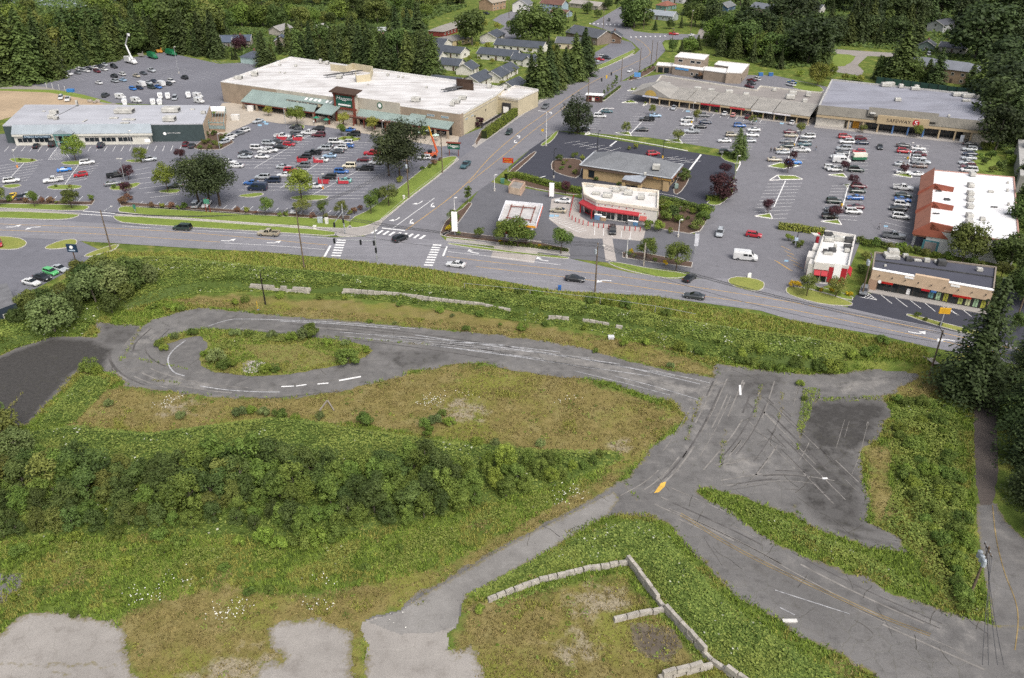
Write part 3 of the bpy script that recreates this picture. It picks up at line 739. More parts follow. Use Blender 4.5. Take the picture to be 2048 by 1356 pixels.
for a,b in [((166,422),(230,427)),((161,428),(225,432))]:rl([a,b],0.35,WHITE,lotL,0.06,'crosswalk_line',0)
def arrow(px,d,turn,parent,z=0.058,L_=3.4):
    """lane arrow: bent shaft and a head"""
    c=P(*px,z);e=P(px[0]+d[0],px[1]+d[1],z)-c;e.normalize();n_=Vector((-e.y,e.x,0))*turn
    pts=[c-e*L_*0.55,c-e*L_*0.1,c+e*L_*0.12+n_*0.25,c+e*L_*0.22+n_*0.7]
    m_=MB().strip(smooth(pts,2),0.34)
    t_=pts[-1];h=(n_*0.85+e*0.5).normalized();k=Vector((-h.y,h.x,0))
    m_.poly([t_-k*0.75-h*0.1,t_+k*0.75-h*0.1,t_+h*1.3],z)
    m_.build('lane_arrow',WHITE,parent)
for px,d,tn,pr in [((26,454),(1,0),1,road),((67,454),(-1,0.03),1,road),((456,482),(1,0.06),1,road),((547,486),(1,0.06),1,road),((944,505),(-1,-0.12),-1,road),((1082,520),(-1,-0.12),-1,road),
                      ((1207,560),(-1,-0.1),1,road),((1836,667),(1,0.2),1,road),((1890,678),(-1,-0.2),1,road),((840,406),(-1,0.85),-1,side),((862,410),(-1,0.85),1,side),
                      ((794,439),(-1,0.85),-1,side),((820,443),(-1,0.85),1,side),((1028,283),(-1,0.85),1,side),((1040,274),(1,-0.85),1,side),((1104,226),(1,-0.8),1,side)]:
    arrow(px,d,tn,pr)
def stalls(a,b,n,parent,z=0.03,wd=0.13,skip=()):
    a0,a1=P(*a[0],z),P(*a[1],z);b0,b1=P(*b[0],z),P(*b[1],z)
    m_=MB()
    for i in range(n):
        if i in skip:continue
        t_=i/max(1,n-1)
        m_.strip([a0.lerp(b0,t_),a1.lerp(b1,t_)],wd)
    o=m_.build('stall_lines',WHITE if parent is not lotB else WORN,parent);o['kind']='stuff'
    return o
stalls(((9,303),(17.7,293)),((358,302),(362.5,291)),22,lotL,skip=(7,8))
stalls(((-30,336),(86,319)),((-50,378),(55,360)),8,lotL)
stalls(((115,340),(200,326)),((98,372),(175,357)),7,lotL)
stalls(((-48,396),(-41,390)),((155,404),(166,392)),13,lotL)
stalls(((276,411),(286,402)),((686,433),(698,422)),25,lotL)
stalls(((575,262),(655,262)),((440,336),(545,336)),14,lotL)
stalls(((655,285),(742,285)),((478,380),(600,380)),18,lotL)
stalls(((745,302),(800,302)),((595,398),(720,397)),18,lotL)
stalls(((240,345),(300,335)),((300,395),(360,388)),7,lotL)
for l in [[(711,344),(620,392)],[(753,324),(711,344)],[(48,326),(16,360)],[(160,326),(130,368)],[(620,270),(510,335)],[(690,292),(560,376)],[(400,316),(385,321)]]:rl(l,0.16,WHITE,lotL,0.032,'stall_line',0)
stalls(((100,158),(128,168)),((212,132),(243,143)),13,lotB)
stalls(((195,161),(262,177)),((340,132),(388,143)),16,lotB)
stalls(((262,179),(300,188)),((408,142),(442,152)),15,lotB)
stalls(((157,184),(170,179)),((215,201),(235,193)),8,lotB)
stalls(((420,120),(432,127)),((480,126),(495,133)),8,lotB)
stalls(((1534,367.8),(1604,366.2)),((1508,423),(1580,420)),9,lotR)
stalls(((1548,429),(1576,427.5)),((1545,437.5),(1573,436)),2,lotR)
stalls(((1567,262),(1635,262)),((1543,333),(1604,331)),13,lotR)
stalls(((1664,371.7),(1736,371)),((1642,435),(1714,441)),11,lotR)
stalls(((1682,268),(1742,271)),((1658,342),(1735,346)),13,lotR)
stalls(((1796,285),(1860,292)),((1783,352),(1845,356)),12,lotR)
stalls(((1793,366),(1835,372)),((1762,476),(1812,490)),13,lotR)
stalls(((1920,285),(1952,288)),((1913,345),(1950,348)),10,lotR)
stalls(((1270,228),(1325,228)),((1232,270),(1288,272)),9,lotR)
stalls(((1185,238),(1203,238)),((1170,257),(1192,257)),5,lotR)
stalls(((1258,183),(1276,183)),((1232,198),(1262,200)),5,lotR)
stalls(((1365,235),(1425,235)),((1328,285),(1395,285)),11,lotR)
stalls(((1475,240),(1535,242)),((1435,305),(1500,305)),13,lotR)
stalls(((1322,217),(1329,210)),((1518,247),(1525,238)),14,lotR)
for l in [[(1571,361.5),(1548,413)],[(1597,270),(1576,318)],[(1695,377),(1683,424)],[(1704,280),(1694,330)],[(1823,300),(1817,330)],[(1283,244),(1261,267)],[(1388,250),(1366,272)]]:rl(l,0.3,WHITE,lotR,0.034,'stall_line',0)
stalls(((1130,286),(1160,282)),((1204,306),(1242,295)),6,lotBank,0.042)
stalls(((1306,318.5),(1357,313)),((1345,328),(1402,322)),4,lotBank,0.042)
for l,wd in [([(1158,288),(1228,302)],0.13),([(1335,315),(1385,325)],0.13),([(1220,292),(1233,282)],0.55),([(1374,346),(1402,309)],0.6),([(1066,359),(1091,352)],0.4),([(1317,394),(1340,397),(1362,402)],0.15),([(1317,386),(1345,391),(1370,399)],0.15)]:rl(l,wd,WHITE,lotBank,0.043,'stall_line',0)
APRON=sheet('concrete_apron',[(1103,398),(1135,392),(1165,399),(1160,432),(1180,445),(1292,456),(1286,482),(1225,477),(1170,477),(1138,470),(1098,438)],0.05,CONC,label='worn concrete apron before the convenience store')
stalls(((1190,454),(1189,470)),((1262,463),(1260,477)),5,APRON,0.058)
stalls(((1098.6,436.6),(1117,433)),((1159,464),(1174,460)),10,APRON,0.058)
rl([(1098,437),(1160,465)],0.13,WHITE,APRON,0.058,'stall_line',0)
rl([(1215,477),(1222,522)],2.6,CONC,lotGas,0.05,'concrete_band',0)
MB().poly(LP([(1099,429),(1109,429),(1107,434),(1098,433)],0.06)).build('disabled_bay',BLUEP,APRON)
for l in [[(1759,587),(1784,607)],[(1787,592),(1815,614)],[(1816,597),(1842,617)],[(1846,603),(1871,623)],[(1921,616),(1943,633)],[(1874,607),(1918,631)],[(1887,609),(1918,631)],[(1720,594),(1754,600)],[(1736,586),(1754,600)]]:rl(l,0.14,WHITE,lotS,0.043,'stall_line',0)
for i in range(6):
    t_=i/5
    rl([(1876+36*t_,609+19*t_),(1887+31*t_,610+20*t_)],0.14,WHITE,lotS,0.043,'hatch_line',0)
for i in range(4):rl([(1728+7*i,595+1.2*i),(1738+5*i,589+3*i)],0.14,WHITE,lotS,0.043,'hatch_line',0)
for i in range(5):rl([(1562+6*i,492+9*i),(1582+6*i,501+9*i)],0.13,YELLOW,lotR,0.034,'stall_line',0)
for i in range(6):rl([(1548+5*i,520+3.2*i),(1560+5*i,526+3.2*i)],0.13,YELLOW,lotR,0.034,'hatch_line',0)
for px in [(1114,431),(1573,521),(1376,222),(1429,224),(1510,241),(1564,246),(1772,452),(528,243),(533,247),(520,250)]:
    MB().poly(LP([(px[0]-4,px[1]-1.5),(px[0]+4,px[1]-1),(px[0]+3.5,px[1]+2.2),(px[0]-4.5,px[1]+1.8)],0.062)).build('disabled_bay',BLUEP,lotR if px[0]>1300 else lotL)
# hatched loading zone before the auto-parts store
stalls(((110,300),(128,300)),((97,319),(141,319)),9,lotL,0.032,0.16)
for l in [[(110,300),(97,319)],[(128,300),(141,319)]]:rl(l,0.16,WHITE,lotL,0.032,'hatch_line',0)
# triangular planter islands with white kerbs in the grey-roofed supermarket's lot
WK=M('white_kerb','#e8e5e0',0.8,0.1,1.0)
def tri(px,name='planter_island'):
    pts=LP(px,0)
    o=MB().prism(pts,0.0,0.12).build(name,LAWN,kind='structure')
    MB().kerb([*pts,pts[0]],0.3,0.0,0.18).build('kerb',WK,o)
    return o
def Z1(a):return [(1480+x/8.192,340+y/8.192) for x,y in a]
for q in [Z1([(610,90),(660,162),(1025,155),(900,100)]),Z1([(240,760),(530,800),(490,715)]),Z1([(1320,845),(1660,900),(1605,820)]),Z1([(1440,85),(1745,125),(1690,60)]),Z1([(1690,245),(1765,305),(1800,230)]),
          [(1536,333),(1566,338),(1598,332),(1560,326)],[(1785,350),(1823,356),(1826,347)],[(1230,266),(1263,272),(1258,264)],[(1330,280),(1365,287),(1358,278)],[(1254,182),(1280,181),(1272,176)],
          [(1243,206),(1275,206),(1262,200)],[(1286,212),(1294,209),(1291,205)],[(1170,270),(1177,264),(1180,268)]]:tri(q)
for l in [Z1([(480,172),(610,90)]),Z1([(480,172),(660,164)]),[(1438,300),(1462,306)],[(1473,342),(1480,330),(1480,318)],[(1170,266),(1300,288),(1375,302)],[(1203,217),(1228,217)],[(1190,230),(1205,217)]]:
    MB().kerb(LP(l,0),0.3,0.0,0.15).build('kerb',WK,lotR)
# ================================================================ BUILDINGS
class FR:
    """upright facade frame from p0 to p1 (ground points); n points out of the wall towards the street"""
    def __init__(s,p0,p1):
        s.p0=Vector((p0[0],p0[1],0));s.p1=Vector((p1[0],p1[1],0))
        s.e=(s.p1-s.p0);s.L=s.e.length;s.e.normalize();s.n=Vector((s.e.y,-s.e.x,0))
    def pt(s,a,d,z):return s.p0+s.e*a+s.n*d+Vector((0,0,z))
    def fa(s,x,y,d=0.0):
        u,v=(x-1024)/CAM_F,(y-678)/CAM_F
        dr=Vector((u,_c-v*_s,-_s-v*_c));o=Vector((0,0,CAM_H))
        t_=((s.p0+s.n*d)-o).dot(s.n)/dr.dot(s.n)
        q=o+dr*t_
        return (q-s.p0).dot(s.e),q.z
def FB(m_,fr,a0,a1,d0,d1,z0,z1,mi=0):
    q=[(a0,d1),(a1,d1),(a1,d0),(a0,d0)]
    return m_.hexa([fr.pt(a,d,z0) for a,d in q],[fr.pt(a,d,z1) for a,d in q],mi)
def part(par,name,mat,fr,*a,**kw):return FB(MB(),fr,*a).build(name,mat,par,**kw)
def slope(par,name,mat,fr,a0,a1,d0,z0,d1,z1,th=0.15,a2=None,a3=None):
    """shed-roof slab from (d0,z0) out to (d1,z1)"""
    a2=a0 if a2 is None else a2;a3=a1 if a3 is None else a3
    lo=[fr.pt(a2,d1,z1-th),fr.pt(a3,d1,z1-th),fr.pt(a1,d0,z0-th),fr.pt(a0,d0,z0-th)]
    return MB().hexa(lo,[v+Vector((0,0,th)) for v in lo]).build(name,mat,par)
GLASS=M('window_glass','#20272b',0.12,0.2,0.5,spec=0.6)
GLASS2=M('shop_glass','#2a3032',0.15,0.35,0.8,spec=0.6)
TRIM=M('white_trim','#cfcbc4',0.7,0.06)
DTRIM=M('dark_trim','#3a3a3c',0.6,0.1)
METAL=M('galvanised_metal','#a9abad',0.45,0.12,1.0,0.3)
UNIT=M('unit_metal','#b9b7b0',0.55,0.15,0.8)
UNITD=M('unit_grille','#4c4c4c',0.7,0.2,1.0)
def window(par,fr,a0,a1,z0,z1,d=0.0,frame=TRIM,glass=GLASS,name='window',fw=0.12,bars=0):
    o=MB()
    FB(o,fr,a0,a1,d,d+0.08,z0,z0+fw);FB(o,fr,a0,a1,d,d+0.08,z1-fw,z1)
    FB(o,fr,a0,a0+fw,d,d+0.08,z0+fw,z1-fw);FB(o,fr,a1-fw,a1,d,d+0.08,z0+fw,z1-fw)
    for k in range(bars):
        c=a0+(a1-a0)*(k+1)/(bars+1);FB(o,fr,c-0.05,c+0.05,d,d+0.07,z0+fw,z1-fw)
    w_=o.build(name,frame,par)
    FB(MB(),fr,a0+fw,a1-fw,d,d+0.03,z0+fw,z1-fw).build('pane',glass,w_)
    return w_
def runit(par,px,z,sx,sy,sz,rz=0.0,mat=UNIT,name='rooftop_unit'):
    """boxy roof-top air unit with a plinth, a body with chamfered hood and a dark grille"""
    p=P(px[0],px[1],z);c_,s_=math.cos(rz),math.sin(rz)
    def T(x,y,zz):return (p.x+x*c_-y*s_,p.y+x*s_+y*c_,z+zz)
    o=MB()
    def bx(x0,x1,y0,y1,z0,z1,mi=0,k=1.0):
        lo=[T(x0,y0,z0),T(x1,y0,z0),T(x1,y1,z0),T(x0,y1,z0)];hi=[T(x0*k,y0*k,z1),T(x1*k,y0*k,z1),T(x1*k,y1*k,z1),T(x0*k,y1*k,z1)]
        o.hexa(lo,hi,mi)
    bx(-sx*.45,sx*.45,-sy*.45,sy*.45,0,sz*.15,1)
    bx(-sx/2,sx/2,-sy/2,sy/2,sz*.15,sz*.85);bx(-sx/2,sx/2,-sy/2,sy/2,sz*.85,sz,0,.9)
    bx(sx*.5,sx*.5+.06,-sy*.35,sy*.35,sz*.3,sz*.75,1)
    return o.build(name,[mat,UNITD],par)
def pxz(pts,z):return [P(x,y,z) for x,y in pts]
def cen(pts):
    c=Vector((0,0,0))
    for p in pts:c+=Vector((p[0],p[1],0))
    return c/len(pts)
def box_building(par,pts,z0,zr,zp,wallm,roofm,capm=None,capw=0.35,name='wall'):
    """walls up to the parapet zp, roof deck at zr, coping"""
    n=len(pts)
    MB().prism(pts,z0,zp,cap=False).build(name,wallm,par)
    c=cen(pts)
    ins=[c+(Vector((p[0],p[1],0))-c)*0.995 for p in pts]
    MB().poly(ins,zr).build('roof',roofm,par)
    if zp>zr+0.05:
        m_=MB();pp=[Vector((p[0],p[1],0)) for p in pts]
        m_.kerb([*[c+(p-c)*0.997 for p in pp],c+(pp[0]-c)*0.997],capw,zr+0.01,zp+0.04)
        m_.build('parapet',capm or TRIM,par)
def text(par,s,fr,a,d,z,h,mat,width=None,name='lettering',ext=0.04,slant=0.0,align='LEFT'):
    cu=bpy.data.curves.new('t','FONT');cu.body=s;cu.size=1.0;cu.extrude=0.0;cu.shear=slant;cu.align_x=align
    ob=bpy.data.objects.new('t',cu);C.objects.link(ob)
    bpy.context.view_layer.update()
    me=bpy.data.meshes.new_from_object(ob.evaluated_get(bpy.context.evaluated_depsgraph_get()))
    bpy.data.objects.remove(ob);bpy.data.curves.remove(cu)
    xs=[v.co.x for v in me.vertices];ys=[v.co.y for v in me.vertices]
    x0,x1,y0,y1=min(xs),max(xs),min(ys),max(ys)
    ky=h/(y1-y0);kx=(width/(x1-x0)) if width else ky
    m_=MB()
    m_.add([fr.pt(a+(v.co.x-x0)*kx,d,z+(v.co.y-y0)*ky) for v in me.vertices],[tuple(p.vertices) for p in me.polygons])
    bpy.data.meshes.remove(me)
    return m_.build(name,mat,par)
def disc(par,name,mat,fr,a,d,z,r,n=20,th=0.06):
    m_=MB();m_.tube(fr.pt(a,d,z),fr.pt(a,d+th,z),r,n=n)
    return m_.build(name,mat,par)
def siding(name,col,pitch=0.25,horiz=True,depth=0.3):
    m=M(name,col,0.8,0.08,0.5)
    t=m.node_tree;b=t.nodes['Principled BSDF']
    pos=node(t,'NewGeometry').outputs['Position'];sp=node(t,'SeparateXYZ');t.links.new(pos,sp.inputs[0])
    src=sp.outputs['Z'] if horiz else mathn(t,'ADD',sp.outputs['X'],mathn(t,'MULTIPLY',sp.outputs['Y'],0.3))
    f=mathn(t,'FRACT',mathn(t,'DIVIDE',src,pitch))
    bn=node(t,'Bump');bn.inputs['Strength'].default_value=depth;bn.inputs['Distance'].default_value=0.05
    t.links.new(f,bn.inputs['Height']);t.links.new(bn.outputs[0],b.inputs['Normal'])
    return m
def shingle(name,col):
    return M(name,col,0.9,0.12,0.25,fine=0.45,bump=0.3,bscale=5)
def seams(par,fr,a0,a1,d0,z0,d1,z1,mat,pitch=0.6,name='roof_seams',a2=None,a3=None):
    """standing seams of a metal roof, as raised ribs"""
    m_=MB();n=int((a1-a0)/pitch);a2=a0 if a2 is None else a2;a3=a1 if a3 is None else a3
    for i in range(n+1):
        t_=i/max(n,1);u=a0+(a1-a0)*t_;v=a2+(a3-a2)*t_
        q=[fr.pt(v,d1,z1),fr.pt(v+.06,d1,z1),fr.pt(u+.06,d0,z0),fr.pt(u,d0,z0)]
        m_.hexa(q,[p+Vector((0,0,.07)) for p in q])
    o=m_.build(name,mat,par);o['kind']='stuff'
    return o

# ---------------------------------------------------------------- 1 white-roofed supermarket
WROOF=roofmat('white_membrane','#cfcdcb','#98928d',R(55),0.6,.5)
TANB=M('tan_block','#9b8b79',0.9,0.1,0.5,bump=0.4,fine=0.2)
CREAM=siding('cream_panel','#b5aea0',0.9,False,0.15)
CREAM2=M('cream_stucco','#bbb095',0.9,0.06,0.3)
GREENR=M('sage_metal_roof','#8b9a95',0.55,0.06,0.2,0.1)
REDWOOD=M('red_brown_timber','#7a3f33',0.75,0.12,0.8)
STONE=M('column_stone','#9a8b78',0.9,0.15,1.5,fine=0.3)
BROWN=M('dark_brown_cladding','#4a3a30',0.85,0.12,0.8)
SIGNG=M('dark_green_panel','#1f5a4b',0.5,0.05,0.4)
LETTER=M('white_letter','#f2f1ee',0.6,0.03)
def supermarket_white():
    A,B=P(441,163,8.3),P(920.5,227.6,8.3);Cc=P(991.5,188.4,8.3);BL=P(580.4,113.3,8.3);BR=P(1009,174,8.3)
    root=empty('supermarket',(A.x,A.y,0),'huge white-roofed supermarket with sage green awning roofs and a dark green sign','supermarket')
    box_building(root,[A,B,Cc,BR,BL],0,7.5,8.3,CREAM2,WROOF,M('white_coping','#d3d1ce',0.7,0.05))
    f=FR(A,B)
    def a_(x,y,d=0):return f.fa(x,y,d)[0]
    aL=a_(553,178);aR=a_(800,206)
    part(root,'stone_cladding',TANB,f,0.02,aL,0,0.12,0,8.1)
    part(root,'cream_cladding',CREAM,f,aL+.02,a_(668,200),0,0.14,0,8.2)
    part(root,'cream_cladding',CREAM,f,a_(712,205),aR,0,0.3,0,9.3)
    part(root,'stone_cladding',TANB,f,aR+.02,f.L-.02,0,0.12,0,8.1)
    # glazed shop front under the awnings
    for x0,x1 in ((492,668),(712,800),(802,905)):
        n=max(2,int((a_(x1,250)-a_(x0,220))/5));s0,s1=a_(x0,215),a_(x1,250)
        for i in range(n):
            window(root,f,s0+(s1-s0)*i/n+.1,s0+(s1-s0)*(i+1)/n-.1,0.2,3.4,0.32,DTRIM,GLASS2,'shop_window',0.15,2)
    # awning roofs
    def awn(x0,y0,x1,y1,xe0,ye0,xe1,ye1,d0,d1,seam=True):
        a0,z0=f.fa(x0,y0,d0);a1,z1=f.fa(x1,y1,d0);b0,w0=f.fa(xe0,ye0,d1);b1,w1=f.fa(xe1,ye1,d1)
        zt,ze=(z0+z1)/2,(w0+w1)/2
        slope(root,'awning_roof',GREENR,f,a0,a1,d0,zt,d1,ze,0.25,b0,b1)
        if seam:seams(root,f,a0,a1,d0,zt+.01,d1,ze+.01,GREENR,0.8,a2=b0,a3=b1)
        part(root,'awning_beam',REDWOOD,f,b0+.3,b1-.3,d1-.5,d1-.2,ze-.85,ze-.3)
        k=max(2,int((b1-b0)/7))
        for i in range(k+1):
            c=b0+.6+(b1-b0-1.2)*i/k
            part(root,'column',STONE,f,c-.35,c+.35,d1-.7,d1-.05,0,ze-.86)
        return zt,ze
    awn(505,178.7,640,197,481.4,202,628,224,0.15,6)
    a0,z0=f.fa(580.4,180);a1,z1=f.fa(672,191)
    slope(root,'upper_awning_roof',GREENR,f,a0,a1,0.16,6.9,3.2,5.9,0.2)
    part(root,'clerestory_wall',CREAM2,f,a0+.2,a_(640,200,3),2.6,3.0,4.4,5.7)
    for i in range(3):window(root,f,a0+.8+i*5.2,a0+5.4+i*5.2,4.55,5.55,3.0,TRIM,GLASS,'clerestory_window',0.12,2)
    for i,x in enumerate((612,621,630,638,653,661)):
        s=a_(x,190,1.5);MB().hexa([f.pt(s-.5,2.3,6.22),f.pt(s+.5,2.3,6.22),f.pt(s+.5,0.9,6.68),f.pt(s-.5,0.9,6.68)],[f.pt(s-.5,2.3,6.36),f.pt(s+.5,2.3,6.36),f.pt(s+.5,0.9,6.82),f.pt(s-.5,0.9,6.82)]).build('skylight',LETTER,root)
    e0,e1=a_(624,222,9),a_(657,227,9)
    slope(root,'entrance_roof',GREENR,f,e0+1.5,e1+1.5,3.25,6.0,9.2,4.1,0.3)
    for c in (e0+.6,e1-.6):part(root,'timber_post',REDWOOD,f,c-.25,c+.25,8.2,8.7,0,3.9)
    awn(720,218,822,231,712,232,806,248,0.32,5)
    awn(823,226,853,231,806,246,841,251,0.13,7)
    awn(852,236,908,244,842,250.5,897,258.5,0.13,5)
    # sign tower
    s0,s1=a_(671,200,3),a_(709,205,3)
    part(root,'sign_tower',CREAM,f,s0+.3,s1-.3,0.35,3.0,0,10.2)
    for c in (s0,s1-.2):part(root,'timber_post',REDWOOD,f,c-.35,c+.35,3.0,3.7,0,11.2)
    for z in (5.0,10.3):part(root,'timber_beam',REDWOOD,f,s0-.8,s1+.8,3.05,3.6,z,z+.7)
    sg=part(root,'sign_panel',SIGNG,f,s0+.4,s1-.6,3.05,3.35,5.9,10.2)
    wl=s1-s0-1.6
    text(sg,'Haggen',f,s0+.8,3.4,8.2,1.6,LETTER,wl,slant=0.3)
    text(sg,'NORTHWEST FRESH',f,s0+1.2,3.4,7.4,0.4,M('teal_letter','#5f9c8a',0.6),wl-.8)
    part(sg,'white_plate',LETTER,f,s0+1.4,s1-1.6,3.36,3.4,6.4,7.0)
    MB().hexa([f.pt(s0-1.6,4.6,11.2),f.pt(s1+1.6,4.6,11.0),f.pt(s1+1.6,-.4,11.9),f.pt(s0-1.6,-.4,12.1)],[f.pt(s0-1.6,4.6,11.5),f.pt(s1+1.6,4.6,11.3),f.pt(s1+1.6,-.4,12.2),f.pt(s0-1.6,-.4,12.4)]).build('tower_roof',BROWN,root)
    # round green and white badge
    ba,bz=f.fa(759.5,211,.3)
    dsk=disc(root,'round_badge',M('badge_green','#3f6b55',0.5),f,ba,.31,bz,1.25)
    disc(dsk,'badge_centre',LETTER,f,ba,.38,bz,0.75)
    for x in (862,890):
        s,z=f.fa(x,238,.12);window(root,f,s-1.6,s+1.6,6.0,6.8,.12,TRIM,M('bluish_glass','#6f8fa0',.2),'window',.08,4)
    # trellis before the centre
    t0,t1=a_(690,234,5),a_(796,249,5)
    tr=part(root,'trellis_beam',BROWN,f,t0,t1,6.2,6.5,3.1,3.5)
    for i in range(22):
        s=t0+(t1-t0)*i/21;part(tr,'trellis_slat',REDWOOD,f,s-.08,s+.08,4.0,7.0,3.51,3.7)
    for i in range(6):
        s=t0+(t1-t0)*i/5;part(root,'timber_post',REDWOOD,f,s-.15,s+.15,6.2,6.5,0,3.1)
    # street side wall
    g=FR(B,Cc)
    part(root,'wall_band',CREAM,g,0.05,g.L-.1,0,0.1,6.4,6.7)
    part(root,'stone_corner',TANB,g,0,2.2,0,0.14,0,8.1)
    for a in (4,9):window(root,g,a,a+2.2,5.0,5.6,0,TRIM,MATS['bluish_glass'],'window',.08,3)
    for a in (12,22):part(root,'wall_lamp',DTRIM,g,a,a+.3,0,.35,4.4,4.9)
    # loading wing
    D,E_=P(1036.6,196.4,7.0),P(1076.4,178.4,7.0);W0=P(993,190.5,7.0);W3=P(1030,170.5,7.0)
    box_building(root,[W0,D,E_,W3],0,6.3,7.0,CREAM2,WROOF,None,name='loading_wing_wall')
    h=FR(W0,D)
    part(root,'wing_band',CREAM,h,.05,h.L-.05,0,.15,5.7,6.0)
    ds=part(root,'dock_shelter',DTRIM,h,h.L*.3,h.L*.3+3.6,0,.8,.6,4.6)
    part(ds,'dock_door',LETTER,h,h.L*.3+.6,h.L*.3+3.0,.81,.86,.8,3.2)
    rp=part(root,'ramp',WALK,g,g.L*.45,g.L,.3,2.6,0,.5)
    part(rp,'handrail',DTRIM,g,g.L*.4,g.L,2.5,2.58,.55,1.5)
    # roof-top plant
    for px,z,sz in [((478,158),7.5,(3,2,1.4)),((510,152),7.5,(2.6,2,2.0)),((832,203),7.5,(3.2,2.4,1.8)),((912,207),7.5,(3,2.2,1.6)),((925,199),7.5,(3,2,1.5)),((905,212),7.5,(1.6,1.4,1.8)),
                      ((679,157),7.5,(2.4,1.8,1.5)),((560,131),7.5,(1,1,.8)),((592,133),7.5,(1,1,1)),((560,146),7.5,(.8,.8,.6)),((570,147),7.5,(.8,.8,.6)),((776,152),7.5,(1,1,1.2)),((797,155),7.5,(.8,.8,.9)),((806,156),7.5,(.8,.8,.9)),
                      ((642,127),7.5,(1.2,1.2,2)),((655,129),7.5,(1.4,1.4,1.6)),((853,176),7.5,(.8,.8,.7)),((979,176),7.5,(1.6,1.6,1.6)),((1010,178),7.5,(1.6,1.6,1.6)),((736,170),7.5,(.7,.7,.5))]:
        runit(root,px,z,*sz,rz=R(-9))
    sc1=MB()
    q=pxz([(662,141),(694,145),(706,139),(746,146),(741,162),(714,165),(712,158)],7.5)
    sc1.kerb(q,.25,7.5,10.3);sc1.build('plant_screen',CREAM2,root)
    q=pxz([(913,170),(945,173),(947,181),(915,178),(913,170)],7.5)
    MB().kerb(q,.2,7.5,10.2).build('plant_screen',BROWN,root)
    for y0,px in ((0,(668,154)),(1,(700,150)),(2,(903,183)),(3,(912,180))):
        p=P(*px,7.5);m_=MB()
        for i in range(5):m_.tube((p.x-4+i*.5,p.y-2,8.6),(p.x+3+i*.5,p.y+4,8.6),.18,n=6)
        for dx in (-3,1):m_.box(p.x+dx,p.x+dx+.2,p.y-.2,p.y,7.5,8.5)
        m_.build('condenser_rack',UNITD,root)
    return root
supermarket_white()

